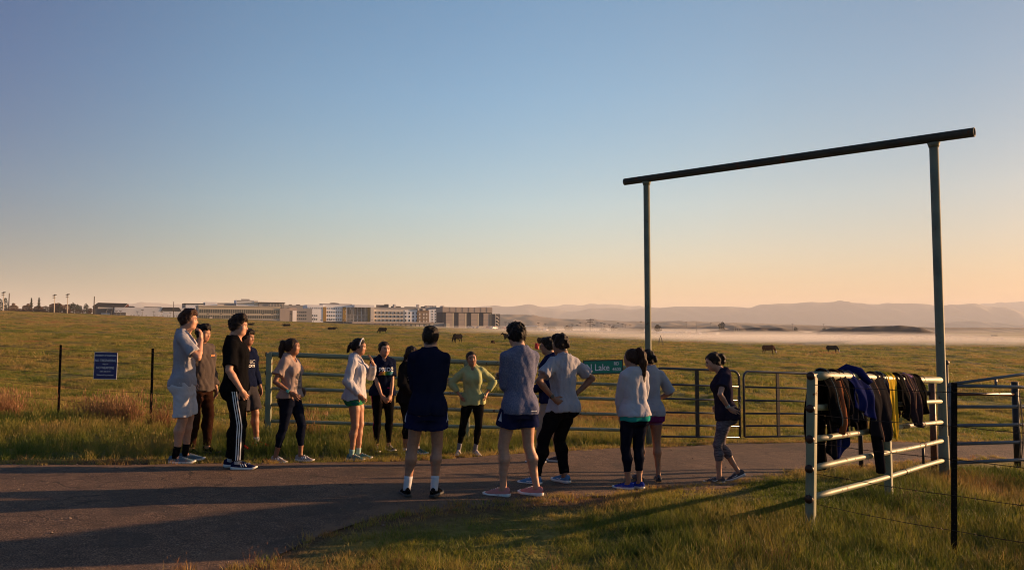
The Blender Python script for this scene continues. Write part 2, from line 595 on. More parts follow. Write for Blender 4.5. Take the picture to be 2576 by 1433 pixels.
m_range = simple("range_scrub", (0.10, 0.085, 0.07), 0.95, var=0.35, scale=0.004, bump=0.6, bscale=0.02)
m_tan = simple("dry_hill_grass", (0.20, 0.135, 0.075), 0.95, var=0.25, scale=0.01)
m_berm = simple("bare_berm", (0.065, 0.045, 0.030), 0.95, var=0.3, scale=0.05)
R1 = [(-700, 800), (0, 792), (150, 786), (250, 777), (310, 768), (368, 759), (430, 766), (500, 776), (620, 784), (900, 786), (1100, 776), (1202, 772), (1242, 769), (1274, 772), (1325, 766), (1373, 773), (1442, 786), (1485, 774.5), (1520, 775), (1573, 778), (1618, 776), (1682, 773), (1736, 770.5), (1816, 771), (1874, 774), (1893, 774.5), (1923, 766), (1980, 763), (2064, 759), (2120, 760), (2187, 765.5), (2277, 762), (2346, 770), (2365, 769), (2433, 764.6), (2493, 771.5), (2576, 788), (2750, 800), (3300, 806)]
ridge("mountains", R1, 6500, 1400, -6, m_range, 21, nx=420)
R2 = [(900, 790), (1202, 786), (1300, 776), (1373, 772), (1430, 766), (1480, 768), (1525, 763), (1560, 768), (1700, 776), (1900, 780), (2300, 776), (2480, 764), (2560, 760), (2620, 759), (2800, 764), (3300, 780)]
ridge("mountains", R2, 8600, 1300, -6, m_range, 22, nx=300)
R3 = [(1750, 826), (2200, 826), (2320, 818), (2380, 811), (2425, 806), (2480, 810), (2560, 816), (2800, 819), (3200, 824)]
ridge("hills", R3, 4600, 600, -6, m_range, 23, nx=160)
H1 = [(600, 812), (900, 808), (1150, 796), (1268, 790.5), (1320, 791), (1378, 798), (1405, 801.7), (1485, 803.3), (1573, 808.4), (1640, 808.4), (1682, 807), (1762, 809), (1890, 813), (2050, 818), (2200, 822), (2400, 825), (2700, 826), (3200, 826)]
ridge("hills", H1, 2300, 700, -4, m_tan, 24, nx=300)
H2 = [(1500, 832), (1620, 821), (1700, 818), (1850, 817), (2000, 819), (2200, 821.5), (2400, 823.5), (2576, 824), (2900, 826)]
ridge("hills", H2, 1150, 260, -4.5, m_tan, 25, nx=200)
B1 = [(1640, 842), (1740, 836), (1850, 826), (1900, 823.5), (1960, 824.5), (2000, 831), (2050, 842)]
ridge("earth_berm", B1, 470, 26, -4.2, m_berm, 26, nx=120, front=0.9)
B2 = [(2000, 843), (2040, 836), (2090, 826), (2140, 821.5), (2230, 819), (2290, 820), (2305, 822), (2330, 832), (2345, 840), (2400, 842)]
ridge("earth_berm", B2, 430, 24, -4.2, m_berm, 27, nx=140, front=0.9)
# ------------------------------------------------------------------ the campus and yards behind the field
def bmat(n, c, r=.8, **k): return simple(n, c, r, var=k.get('var', .06), scale=.3, spec=k.get('spec', .3))


BW = bmat("white_render", (.80, .81, .84)); BC = bmat("cream_panel", (.48, .42, .34)); BB = bmat("beige_band", (.55, .48, .37))
BG = bmat("grey_panel", (.27, .265, .27)); BD = bmat("dark_grey_panel", (.085, .085, .095)); BK = bmat("slate_roof", (.030, .032, .042)); BR = bmat("red_gable", (.22, .075, .045))
BM = bmat("mustard_panel", (.32, .19, .035)); BT = bmat("tan_brick", (.22, .15, .10)); BP = bmat("taupe_panel", (.40, .33, .29)); BL = bmat("pale_bay", (.62, .56, .50))
GLS = simple("window_glass", (.045, .06, .085), .12, var=.2, scale=.5, spec=.8)
GLD = simple("ribbon_glass", (.075, .075, .07), .15, var=.3, scale=.6, spec=.7)
CORR = bmat("corrugated_white", (.78, .77, .77))


class Far:
    """a building laid out in metres across its front; u to the right, z up, w depth behind the front"""
    def __init__(self, name, label, px0, px1, base_py, depth, yaw=29.0, cat="building"):
        self.s = depth / FPX
        wd = (px1 - px0) * self.s
        a = rad(yaw); vx = ((px0 + px1) / 2 - 1288) / FPX
        # longer along its turned front so that it spans the same bearing
        self.k = (1 + wd * math.tan(a) / (2 * depth)) / (math.cos(a) - vx * math.sin(a))
        self.kd = .45 if yaw else 1.0
        self.px0, self.bpy, self.depth = px0, base_py, depth
        p = at(px0, base_py, depth)
        self.zb = min(p.z, G(p.x, p.y) + 0.2)
        self.root = empty(name, (p.x, p.y, self.zb), rad(yaw), label, cat)
        self.off = p.z - self.zb

    def u(self, px): return (px - self.px0) * self.s * self.k
    def z(self, py): return (self.bpy - py) * self.s + self.off

    def box(self, name, x0, x1, y0, y1, w0, w1, mat, parent=None):
        """x in print px, y in print px (y0 top, y1 bottom or None for ground)"""
        zb = -2.5 if y1 is None else self.z(y1)
        return MB().box(self.u(x0), self.u(x1), w0, w1 * self.kd if w1 > 5 else w1, zb, self.z(y0)).build(name, mat, parent or self.root)

    def windows(self, xs, ys, w, h, mat=GLS, front=0.0, name="window", trim=None):
        me = None
        for x in xs:
            for y in ys:
                a, b = self.u(x - w / 2), self.u(x + w / 2)
                c, d = self.z(y + h / 2), self.z(y - h / 2)
                if me is None:
                    o = MB().box(0, b - a, 0, .25, 0, d - c).build(name, mat, self.root)
                    me = o.data
                else:
                    o = bpy.data.objects.new(name, me); COL.objects.link(o); o.parent = self.root
                o.location = (a, front - .06, c)

    def slab(self, name, pts, w0, w1, mat, parent=None):
        """extruded outline (print px)"""
        P = [(self.u(x), self.z(y)) for x, y in pts]
        n = len(P)
        w1 = w1 * self.kd if w1 > 5 else w1
        vs = [(x, w0, z) for x, z in P] + [(x, w1, z) for x, z in P]
        fs = [tuple(range(n)), tuple(reversed(range(n, 2 * n)))] + [(i, n + i, n + (i + 1) % n, (i + 1) % n) for i in range(n)]
        return mesh_obj(name, vs, fs, mat, parent or self.root)


ORD = ['first', 'second', 'third', 'fourth', 'fifth', 'sixth', 'seventh', 'eighth', 'ninth', 'tenth', 'eleventh', 'twelfth', 'thirteenth', 'fourteenth', 'fifteenth', 'sixteenth', 'seventeenth', 'eighteenth', 'nineteenth', 'twentieth', 'twenty first', 'twenty second', 'twenty third']


def zx(z0, z1): return lambda X: (z0 + .2484 * X) * .8587
Lx = lambda X: (240 + .2484 * X) * .8587
Rx = lambda X: (860 + .2484 * X) * .8587
Yy = lambda Y: (860 + .2484 * Y) * .8587

# -- sports hall with dark roofs
b = Far("sports_hall", "long white corrugated hall with dark pitched roofs, far left", Lx(125), Lx(1210), Yy(300), 340)
b.box("wall", Lx(130), Lx(375), Yy(150), None, .6, 26, BD)
b.slab("roof", [(Lx(122), Yy(150)), (Lx(185), Yy(104)), (Lx(525), Yy(108)), (Lx(480), Yy(156))], 0, 26, BK)
b.slab("gable", [(Lx(482), Yy(158)), (Lx(530), Yy(110)), (Lx(545), Yy(158))], .4, 25, BR)
b.box("clerestory", Lx(185), Lx(358), Yy(145), Yy(176), .3, .7, BL)
b.box("entrance_glass", Lx(222), Lx(326), Yy(226), Yy(262), .3, .7, BL)
hall = b.box("corrugated_wall", Lx(372), Lx(1210), Yy(157), None, -.4, 22, CORR)
for k in range(76):
    x = Lx(376) + (Lx(1206) - Lx(376)) * k / 75
    o = MB().box(b.u(x), b.u(x) + .22, -.55, -.38, -1, b.z(Yy(159))).build("rib", CORR, b.root) if k == 0 else None
    if k == 0: rib_me = o.data; u0 = b.u(x)
    else:
        o = bpy.data.objects.new("rib", rib_me); COL.objects.link(o); o.parent = b.root; o.location = (b.u(x) - u0, 0, 0)
for a0, a1, t0, t1 in ((512, 618, 140, 158), (695, 945, 146, 158), (912, 1165, 150, 195)):
    b.slab("roof", [(Lx(a0), Yy(t1)), (Lx(a0 + 28), Yy(t0)), (Lx(a1 - 30), Yy(t0)), (Lx(a1), Yy(t1))], .2 if t1 < 180 else -.7, 20, BK)
b.box("annex", Lx(365), Lx(502), Yy(218), None, -2.5, -.6, BD)
b.windows([Lx(x) for x in (568, 598, 655, 685, 742, 842, 870, 912, 940, 996, 1024, 1080, 1107)], [Yy(263)], 3.6, 8, GLD, -.45)

# -- office block with ribbon windows, and the blocks behind it
b = Far("office_block", "long beige three storey office block with two ribbons of dark windows", Lx(1372), Lx(2445), Yy(340), 400)
b.box("wall", Lx(1375), Lx(2325), Yy(142), None, 0, 30, BB)
b.box("end_wall", Lx(2322), Lx(2442), Yy(160), None, -.5, 28, BP)
for t0, t1 in ((181, 226), (250, 288)):
    rb_ = b.box("ribbon_window", Lx(1380), Lx(2318), Yy(t0), Yy(t1), -.12, .3, GLD)
    for k in range(38):
        x = Lx(1380) + (Lx(2318) - Lx(1380)) * k / 37
        if k == 0:
            o = MB().box(b.u(x) - .06, b.u(x) + .06, -.2, -.1, b.z(Yy(t1)), b.z(Yy(t0))).build("mullion", BC, rb_); mu = o.data; u0 = b.u(x)
        else:
            o = bpy.data.objects.new("mullion", mu); COL.objects.link(o); o.parent = rb_; o.location = (b.u(x) - u0, 0, 0)
b.box("parapet", Lx(1370), Lx(2330), Yy(136), Yy(148), -.4, 30, BC)
b.box("spandrel", Lx(1378), Lx(2320), Yy(226), Yy(234), -.25, 0, BC)
b.box("plinth", Lx(1378), Lx(2320), Yy(296), None, -.3, 0, BG)
b.box("door", Lx(1498), Lx(1526), Yy(274), Yy(322), -1.0, -.3, BL)

b = Far("lecture_block", "white block with tall slit windows and flat dark roof beside the beige office", Lx(1205), Lx(1380), Yy(330), 415)
b.box("wall", Lx(1222), Lx(1376), Yy(122), None, 0, 25, BW)
b.box("side_wall", Lx(1203), Lx(1222), Yy(116), None, .3, 26, BG)
b.box("roof", Lx(1202), Lx(1452), Yy(112), Yy(122), -.5, 26, BK)
b.windows([Lx(x) for x in (1238, 1256, 1274, 1292, 1310, 1328)], [Yy(184)], 1.5, 7.5, GLS, -.02)

b = Far("library_tower", "pale stepped upper floors rising behind the beige office block", Lx(1450), Lx(2600), Yy(200), 520)
b.box("block", Lx(1452), Lx(1590), Yy(98), None, 0, 20, BW)
b.box("block", Lx(1590), Lx(1810), Yy(104), None, 1, 20, BG)
b.box("block", Lx(1805), Lx(2058), Yy(66), None, 0, 22, BW)
for t in (76, 94, 112): b.box("ribbon_window", Lx(1812), Lx(2010), Yy(t), Yy(t + 7), -.15, .2, GLD)
b.box("penthouse", Lx(1876), Lx(1970), Yy(52), Yy(64), 4, 14, BD)
b.box("glazed_end", Lx(2012), Lx(2056), Yy(78), Yy(128), -.2, .2, BB)
b.box("block", Lx(2062), Lx(2372), Yy(92), None, -1, 20, BG)
b.box("roof", Lx(2060), Lx(2378), Yy(88), Yy(96), -2, 20, BD)
gz = b.box("glass_wall", Lx(2180), Lx(2366), Yy(108), Yy(158), -1.4, -.9, GLS)
for k in range(11):
    x = Lx(2182 + 18 * k); b.box("mullion", x - .35, x + .35, Yy(108), Yy(158), -1.6, -1.38, BL, gz)
for t in (122, 140): b.box("transom", Lx(2180), Lx(2366), Yy(t), Yy(t + 2.5), -1.55, -1.37, BL, gz)
b.box("block", Lx(2370), Lx(2630), Yy(118), None, 0, 20, BG)
for a0, a1 in ((2440, 2475), (2530, 2575)): b.box("roof_plant", Lx(a0), Lx(a1), Yy(108), Yy(119), 2, 8, BD)
b.box("fume_box", Lx(1590), Lx(1660), Yy(122), Yy(140), -1, -.4, BL)

b = Far("stair_block", "slim pale and slate block at the right end of the beige office", Lx(2440), Lx(2720), Yy(350), 430)
b.box("wall", Lx(2446), Lx(2534), Yy(165), None, 0, 14, BP)
b.box("stair_glass", Lx(2448), Lx(2482), Yy(200), None, -.2, .1, BD)
b.box("white_wall", Lx(2484), Lx(2530), Yy(198), None, -.2, .1, BW)
b.box("wing", Lx(2534), Lx(2720), Yy(172), None, 1, 16, BG)
b.windows([Lx(x) for x in (2548, 2572, 2596, 2620, 2644)], [Yy(y) for y in (215, 255, 295)], 3, 4, GLS, .98)

# -- white residence with mustard strips and glass atrium
b = Far("residence_hall", "white five storey residence with mustard strips and a tall glass front", Rx(158), Rx(940), Yy(375), 450)
b.box("wall", Rx(160), Rx(345), Yy(130), Yy(335), 0, 24, BW)
b.box("wall", Rx(345), Rx(700), Yy(126), Yy(322), .4, 24, BW)
b.box("plinth", Rx(160), Rx(700), Yy(322), None, 1.0, 24, BD)
b.box("mustard_strip", Rx(340), Rx(376), Yy(153), Yy(322), -.15, .5, BM)
b.box("mustard_strip", Rx(570), Rx(606), Yy(150), Yy(322), -.2, .5, BM)
b.box("penthouse", Rx(336), Rx(700), Yy(112), Yy(128), 3, 18, BG)
b.slab("roof_plant", [(Rx(452), Yy(112)), (Rx(452), Yy(100)), (Rx(500), Yy(98)), (Rx(548), Yy(102)), (Rx(560), Yy(112))], 6, 12, BD)
fr = b.box("frame_top", Rx(700), Rx(938), Yy(122), Yy(152), -1.5, 22, BW)
b.box("frame_side", Rx(896), Rx(938), Yy(150), Yy(332), -1.5, 22, BL)
gl = b.box("glass_front", Rx(606), Rx(868), Yy(152), None, .1, 2, GLS)
b.box("mustard_panel", Rx(866), Rx(897), Yy(152), Yy(330), -.1, 1, BM)
for k in range(18):
    x = Rx(612 + 15 * k); b.box("mullion", x - .45, x + .45, Yy(152), Yy(330), -.1, .12, BG if k % 3 else BW, gl)
for t in (240, 292): b.box("transom", Rx(606), Rx(868), Yy(t), Yy(t + 5), -.15, .1, BG, gl)
for a0, a1, t0, t1 in ((714, 745, 152, 236), (760, 790, 152, 200), (800, 820, 152, 236), (640, 660, 180, 236)):
    b.box("panel", Rx(a0), Rx(a1), Yy(t0), Yy(t1), -.25, -.05, BD, gl)
b.windows([Rx(x) for x in (170, 197)], [Yy(y) for y in (213, 257, 300)], 2.2, 4.6, GLS, -.02)
b.windows([Rx(x) for x in (222, 247, 270)], [Yy(y) for y in (257, 300)], 2.2, 4.2, GLS, -.02)
b.windows([Rx(x) for x in (170, 197, 222, 247, 270, 296, 322)], [Yy(168)], 2, 4, BG, -.02)
b.windows([Rx(x) for x in (393, 418, 445, 471, 498, 525, 551)], [Yy(y) for y in (213, 257, 300)], 2.4, 4.8, GLS, .38)
b.windows([Rx(x) for x in (393, 418, 445, 471, 498, 525, 551)], [Yy(170)], 2, 4, BG, .38)
for k, y in enumerate((187, 232, 290)): b.windows([Rx(600)], [Yy(y)], 1.6, 1.8, BL, -.25, "lamp_panel")

# -- long white wing, brown core, far wing
b = Far("dormitory_wing", "long pale wing with three rows of small windows and a brown brick core", Rx(935), Rx(1755), Yy(345), 470)
b.box("wall", Rx(938), Rx(1448), Yy(182), None, 0, 18, BL)
b.box("white_wall", Rx(1300), Rx(1446), Yy(190), None, -.12, .2, BW)
b.box("roof", Rx(938), Rx(1755), Yy(158), Yy(184), .8, 17, BG)
b.box("brick_core", Rx(1447), Rx(1585), Yy(190), None, -.6, 16, BT)
b.box("white_wall", Rx(1585), Rx(1748), Yy(178), None, -.3, 16, BW)
b.box("end_fin", Rx(1736), Rx(1756), Yy(170), None, -.8, 15, BL)
b.windows([Rx(964 + 43.5 * k) for k in range(12)], [Yy(y) for y in (223, 267, 312)], 3.4, 5.4, GLS, -.14)
b.windows([Rx(x) for x in (1473, 1522, 1556)], [Yy(y) for y in (236, 280, 322)], 4.0, 5.4, BL, -.62)
b.windows([Rx(x) for x in (1626, 1667, 1708)], [Yy(y) for y in (200, 236, 268, 300, 330)], 2.6, 4.0, GLS, -.32)
for a0, a1, t0 in ((998, 1090, 128), (1090, 1138, 118), (1168, 1280, 140), (1325, 1460, 146), (1520, 1570, 140)): b.box("roof_plant", Rx(a0), Rx(a1), Yy(t0), Yy(160), 4, 10, BD)
for X_ in (1196, 1206, 1475, 1486, 1574, 1590, 1606, 1634, 1660, 1676, 1695): b.box("flue", Rx(X_) - 1.0, Rx(X_) + 1.0, Yy(118 if X_ < 1500 else 128), Yy(160), 5, 6, BL)
for X_, w_ in ((1450, 16), (1510, 30), (1754, 14)): b.box("roof_box", Rx(X_), Rx(X_ + w_), Yy(168 if X_ < 1700 else 130), Yy(192 if X_ < 1700 else 156), -.9, 4, BL)

b = Far("parking_structure", "grey panelled slab block with a zigzag stair on its right end", Rx(1752), Rx(2435), Yy(410), 440)
b.box("wall", Rx(1755), Rx(2335), Yy(214), None, 0, 20, BD)
b.box("upper_storey", Rx(1752), Rx(2332), Yy(156), Yy(216), -.8, 20, BP)
for k in range(7): b.box("joint", Rx(1835 + 72 * k), Rx(1838 + 72 * k), Yy(158), Yy(214), -.9, -.78, BG)
for k in range(4):
    x0 = 1792 + 146 * k
    pn = b.box("panel", Rx(x0), Rx(x0 + 70), Yy(226), Yy(404), -.4, .1, BP)
    for t in (262, 305, 350): b.box("joint", Rx(x0), Rx(x0 + 70), Yy(t), Yy(t + 4), -.5, -.38, BG, pn)
    b.box("stair_glass", Rx(x0 + 74), Rx(x0 + 90), Yy(226), Yy(404), -.4, .1, BM if False else BB)
b.box("end_tower", Rx(2310), Rx(2430), Yy(232), None, -.6, 22, BD)
b.box("tower_edge", Rx(2366), Rx(2371), Yy(232), None, -.9, -.55, BL)
for k in range(4):
    y0 = 258 + 40 * k
    b.slab("stair_flight", [(Rx(2372), Yy(y0)), (Rx(2390), Yy(y0)), (Rx(2414), Yy(y0 + 22)), (Rx(2414), Yy(y0 + 34)), (Rx(2388), Yy(y0 + 12)), (Rx(2372), Yy(y0 + 12))], -1.0, -.6, BL)

b = Far("podium_block", "low taupe podium with pale loading bays in front of the white wings", Rx(688), Rx(1775), Yy(402), 395)
b.box("wall", Rx(690), Rx(1772), Yy(338), None, 0, 12, BG)
b.box("roof_edge", Rx(690), Rx(1640), Yy(330), Yy(352), -.8, 12, BP)
r_ = random.Random(3)
x = 718
while x < 1650:
    w_ = r_.choice((18, 22, 36, 38)); b.box("bay", Rx(x), Rx(x + w_), Yy(354), None, -.15, .1, BL if r_.random() < .7 else BC); x += w_ + r_.choice((12, 20, 26))
b.box("gate_house", Rx(1772), Rx(1815), Yy(346), None, -3, 3, BB)
b.box("base_wall", Rx(560), Rx(690), Yy(345), None, 0, 10, BD)

# -- yards to the right: sheds, cabins
Zx = lambda X: (1400 + .3106 * X) * .8587
Zy = lambda Y: (860 + .3106 * Y) * .8587
BS = bmat("blue_grey_cladding", (.13, .15, .18)); BS2 = bmat("pale_cladding", (.36, .35, .35))


def shed(label, x0, x1, top, depth, wall, roof=BS2, pitch=5, wins=0, name="storage_shed"):
    b = Far(name, label, Zx(x0), Zx(x1), Zy(398), depth, 12.0)
    b.box("wall", Zx(x0), Zx(x1), Zy(top + pitch), None, 0, 14, wall)
    b.slab("roof", [(Zx(x0) - .6, Zy(top + pitch)), (Zx(x0) + .4, Zy(top)), (Zx(x1) - .4, Zy(top)), (Zx(x1) + .6, Zy(top + pitch))], -.5, 14.5, roof)
    if wins:
        b.windows([Zx(x0 + (x1 - x0) * (k + .5) / wins) for k in range(wins)], [Zy((top + pitch + 395) / 2)], 3.4, 4.2, GLD, -.02)
    return b


shed("small tan cabin nearest the grey slab block", 528, 640, 350, 400, BC, BD, 6, 3, "site_cabin")
shed("second tan cabin beside a blue grey shed", 655, 752, 345, 405, BC, BD, 6, 3, "site_cabin")
shed("long blue grey shed with pale roof edge, left of the tan cabin row", 758, 1030, 346, 395, BS)
shed("tan cabin with three windows between two blue grey sheds", 1030, 1178, 350, 392, BC, BS2, 5, 3, "site_cabin")
shed("blue grey shed right of the tan cabin", 1182, 1245, 350, 402, BS)
shed("long blue grey shed left of the tall arch post", 1248, 1575, 354, 396, BS)
shed("dark roofed barn behind the long blue grey shed", 1350, 1562, 330, 470, BD, BK, 12)
shed("blue grey shed just right of the tall arch post", 1640, 1692, 360, 400, BS)
shed("white roofed shed with rounded end, right of the tall arch post", 1698, 1868, 358, 405, BS2, BW, 14)
shed("pale glasshouse roofs beside the grey slab block", 300, 560, 300, 520, BG, BW, 8, 0, "glasshouse")

# -- poles, lights, masts
POLE = bmat("pole_metal", (.20, .19, .18)); POLED = bmat("pole_wood", (.045, .034, .028)); LAMP = bmat("floodlight", (.05, .05, .05)); PALE = bmat("pale_pole", (.50, .44, .36))


def pole(name, label, px, top, bot, depth, r, mat, heads=None, cross=None, cat="pole", group=None):
    p = at(px, bot, depth)
    zb = min(p.z, G(p.x, p.y))
    root = empty(name, (p.x, p.y, zb), 0, label, cat, group)
    h = at(px, top, depth).z - zb
    MB().tube([Vector((0, 0, -1)), Vector((0, 0, h * .5)), Vector((0, 0, h))], [r * 1.2, r, r * .8], 8).build("mast", mat, root, True)
    for (dx, dz, w, t) in (heads or []):
        MB().box(dx - w / 2, dx + w / 2, -.3, .3, h + dz - t / 2, h + dz + t / 2).build("lamp_head", LAMP, root)
    for (dz, w) in (cross or []):
        MB().box(-w / 2, w / 2, -.12, .12, h + dz - .12, h + dz + .12).build("crossarm", POLED, root)
    return root


for i, (px, t, bt, lb) in enumerate(((9, 735, 780, "tallest floodlight mast at the left edge of the field"), (137, 741, 788, "floodlight mast left of its twin, before the round trees"), (170, 740, 790, "floodlight mast nearest the sports hall"))):
    s_ = 330 / FPX
    pole("floodlight_mast", lb, px, t, bt, 330, .18, PALE, [(-.3, -.4, .9, .35), (.25, 0, 1.0, .35), (-.25, -1.3, .9, .3)], cat="light mast")
pole("flag_mast", "bare mast standing just right of the leftmost floodlight", 23, 737, 780, 335, .22, POLED)
pole("flag_mast", "bare mast at the left corner of the sports hall", 237, 745, 790, 330, .22, POLED)
pole("flag_mast", "bare mast before the right end of the sports hall", Lx(1082), Yy(90), Yy(280), 330, .15, POLED)
pole("power_pole", "tall wooden power pole with crossarms above the blue grey sheds", Zx(1058), Zy(235), Zy(345), 410, .22, POLED, cross=[(-.6, 4.2), (-1.9, 3.2)])
pole("flag_pole", "pale flagpole right of the tall arch post", Zx(2063), Zy(272), Zy(385), 400, .14, PALE)
pole("power_pole", "lamp pole just left of the tall arch post", Zx(1538), Zy(248), Zy(330), 480, .12, POLE, heads=[(0, -1, 1.6, .4)])
for i, X_ in enumerate((1964, 2195)):
    pole("power_pole", ("slim pole on the tan plain left of the round tree", "slim pole on the tan plain between the flagpole and the round tree")[::-1][i], Zx(X_), Zy(260 + i * 8), Zy(310), 900, .2, POLE, cross=[(-1, 2.4)])
for k, X_ in enumerate((2418, 2440, 2458)):
    pole("sport_pole", "%s of three slim pale poles before the left earth berm" % ("leftmost", "middle", "rightmost")[k], Zx(X_), Zy(272 + 10 * k), Zy(395), 440, .10, PALE)
Wx = lambda X: (2100 + .3494 * X) * .8587
Wy = lambda Y: (860 + .3494 * Y) * .8587
pole("power_pole", "slim pole above the gap between the two earth berms", Wx(893), Wy(250), Wy(300), 800, .18, POLE, cross=[(-.8, 2.2)])
pole("power_pole", "slim pole above the left earth berm", Wx(632), Wy(246), Wy(300), 800, .16, POLE, cross=[(-.8, 2.2)])
# parking lot lamps: many and alike
for k, X_ in enumerate((262, 295, 320, 440, 470, 570, 636, 890, 935, 965, 1018, 1080, 1096, 1124, 1163, 1192, 1240, 1284, 1322, 1365, 1392, 1435)):
    hgt = 270 + (k * 37 % 30)
    pole("lamp_post", "%s slim lamp post from the left in the hazy yard behind the cows" % ORD[k], Zx(X_), Zy(hgt), Zy(385), 420 + (k * 53 % 60), .10, POLE, heads=[(0, 0, 1.5, .25)], cat="lamp post", group="lamp posts in the far yard")
for k, (X_, Y0) in enumerate(((40, 185), (168, 165), (292, 190), (350, 195), (412, 205), (458, 205), (655, 210), (717, 190), (850, 210), (945, 215), (1045, 222))):
    pole("lamp_post", "%s slim lamp post from the left before the far sports hall" % ORD[k], Lx(X_), Yy(Y0), Yy(270), 325, .07, POLE, heads=[(0, 0, .9, .22)], cat="lamp post", group="lamp posts before the sports hall")
for k, X_ in enumerate((238, 325, 440, 590, 690, 752, 865, 927, 965, 1112, 1240, 1315)):
    pole("lamp_post", "%s slim lamp post from the left before the white residences" % ORD[k], Rx(X_), Yy(282 + (k * 29 % 30)), Yy(372), 385, .08, POLE, heads=[(0, 0, 1.0, .22)], cat="lamp post", group="lamp posts before the residences")
# tilting drop arm of street lights near the office block
for k, X_ in enumerate((1480, 1635, 1770, 2128, 2240, 2460)):
    pole("lamp_post", "%s slim lamp post from the left before the beige office block" % ORD[k], Lx(X_), Yy(240), Yy(345), 370, .07, POLE, heads=[(.3, 0, 1.1, .22)], cat="lamp post", group="lamp posts before the office block")

# -- low vehicles glinting in the lot
m_cars = [bmat("car_paint_%d" % i, c, .25, spec=.7) for i, c in enumerate(((.45, .45, .46), (.06, .07, .09), (.25, .03, .03), (.5, .5, .52), (.12, .13, .15)))]
car_proto = None


def parked_car(px, py, depth, mat, flip, label):
    p = at(px, py, depth)
    x, y = p.x, p.y
    root = empty("parked_car", (x, y, G(x, y) if G(x, y) > p.z - 2 else p.z), rad(90 if flip else 0) if False else rad(flip), label, "car", "cars in the far lots")
    prof = [(-2.1, .35), (-2.15, .75), (-1.7, .95), (-1.05, 1.42), (.55, 1.45), (1.15, .98), (2.0, .85), (2.15, .55), (2.1, .35)]
    n = len(prof)
    vs = [(x_, -.85, z_) for x_, z_ in prof] + [(x_, .85, z_) for x_, z_ in prof]
    fs = [tuple(range(n)), tuple(reversed(range(n, 2 * n)))] + [(i, n + i, n + (i + 1) % n, (i + 1) % n) for i in range(n)]
    mesh_obj("body", vs, fs, mat, root)
    g = MB().box(-1.0, .5, -.87, .87, 1.0, 1.34); g.build("windows", GLS, root)
    for wx in (-1.3, 1.3):
        for wy in (-.8, .8):
            MB().tube([Vector((wx, wy - .1, .32)), Vector((wx, wy + .1, .32))], .32, 10).build("wheel", GATEB if 'GATEB' in globals() else BK, root)


cars = [(Zx(90), Zy(372)), (Zx(125), Zy(374)), (Zx(150), Zy(374)), (Zx(205), Zy(372)), (Zx(240), Zy(366)), (Zx(272), Zy(372)), (Zx(300), Zy(370)), (Zx(340), Zy(374)), (Zx(560), Zy(384)), (Zx(600), Zy(384)), (Zx(640), Zy(386)), (Zx(690), Zy(388)), (Zx(1900), Zy(386)), (Zx(1935), Zy(388)), (Zx(1990), Zy(386)), (Zx(2070), Zy(388)), (Zx(2130), Zy(388)), (Zx(2250), Zy(390)), (Rx(2090), Yy(418)), (Rx(2200), Yy(420)), (Rx(2320), Yy(424))]
for k, (px, py) in enumerate(sorted(cars)):
    parked_car(px, py, 372 + (k * 31 % 25), m_cars[k % 5], (k * 47) % 180, "%s parked car from the left in the far lots beyond the field" % ORD[k])

# -- centre pivot irrigator over the misty field
pv = empty("irrigation_pivot", at(Wx(830), Wy(360), 265), 0, "long wheeled irrigation pipe standing in the ground mist at right", "irrigator")
o = pv.location
GAL = bmat("galvanised_far", (.50, .42, .36))


def pvp(X, Y): return at(Wx(X), Wy(Y), 265) - o


span = [(835, 342), (1085, 343), (1405, 347), (1697, 351), (1940, 353), (2110, 363), (2330, 366)]
for i in range(len(span) - 1):
    (xa, ya), (xb, yb) = span[i], span[i + 1]
    pts = []
    for k in range(9):
        t = k / 8
        pts.append(pvp(xa + (xb - xa) * t, ya + (yb - ya) * t - 9 * math.sin(math.pi * t)))
    MB().tube(pts, .15, 6).build("pipe", GAL, pv, True)
    low_ = [p + Vector((0, 0, -1.1 * math.sin(math.pi * k / 8))) for k, p in enumerate(pts)]
    MB().tube(low_, .03, 5).build("truss_rod", GAL, pv)
    m = MB()
    for k in range(1, 8):
        m.tube([pts[k], low_[k]], .02, 4); m.tube([pts[k - 1], low_[k]], .018, 4)
    q = m.build("truss_web", GAL, pv); q['kind'] = 'stuff'
for (xa, ya) in span[1:]:
    top = pvp(xa, ya)
    zg = G(o.x + top.x, o.y) - o.z
    for sx in (-1, 1):
        ft = Vector((top.x + sx * 3.0, top.y + sx * .6, zg + .55))
        MB().tube([top, ft], .08, 6).build("leg", GAL, pv)
        MB().tube([ft + Vector((0, -.16, 0)), ft + Vector((0, .16, 0))], .5, 12).build("wheel", BG, pv, True)
    MB().tube([Vector((top.x - 3, top.y - .6, zg + .6)), Vector((top.x + 3, top.y + .6, zg + .6))], .07, 6).build("axle_beam", GAL, pv)
MB().tube([pvp(835, 342), pvp(862, 322), pvp(875, 324)], .14, 6).build("riser", GAL, pv)
w = pvp(2322, 352); MB().box(w.x - .9, w.x + .9, -.4, .4, w.z - .2, w.z + .3).build("end_gun", BD, pv)
# second, nearer A frame left of it
sp = at(Zx(1722), Zy(455), 150)
zf = G(sp.x, sp.y)
s2 = empty("sprinkler_frame", (sp.x, sp.y, zf), 0, "small A frame sprinkler tower in the mist right of the tall arch post", "irrigator")
ht = at(Zx(1722), Zy(392), 150).z - zf
for sx, sy in ((-1, -.6), (1, -.6), (-1, .6), (1, .6)):
    MB().tube([Vector((0, 0, ht)), Vector((sx * .55, sy, 0))], .035, 6).build("leg", BD, s2)
MB().tube([Vector((-.35, -.4, ht * .4)), Vector((.35, -.4, ht * .4))], .03, 6).build("brace", BD, s2)
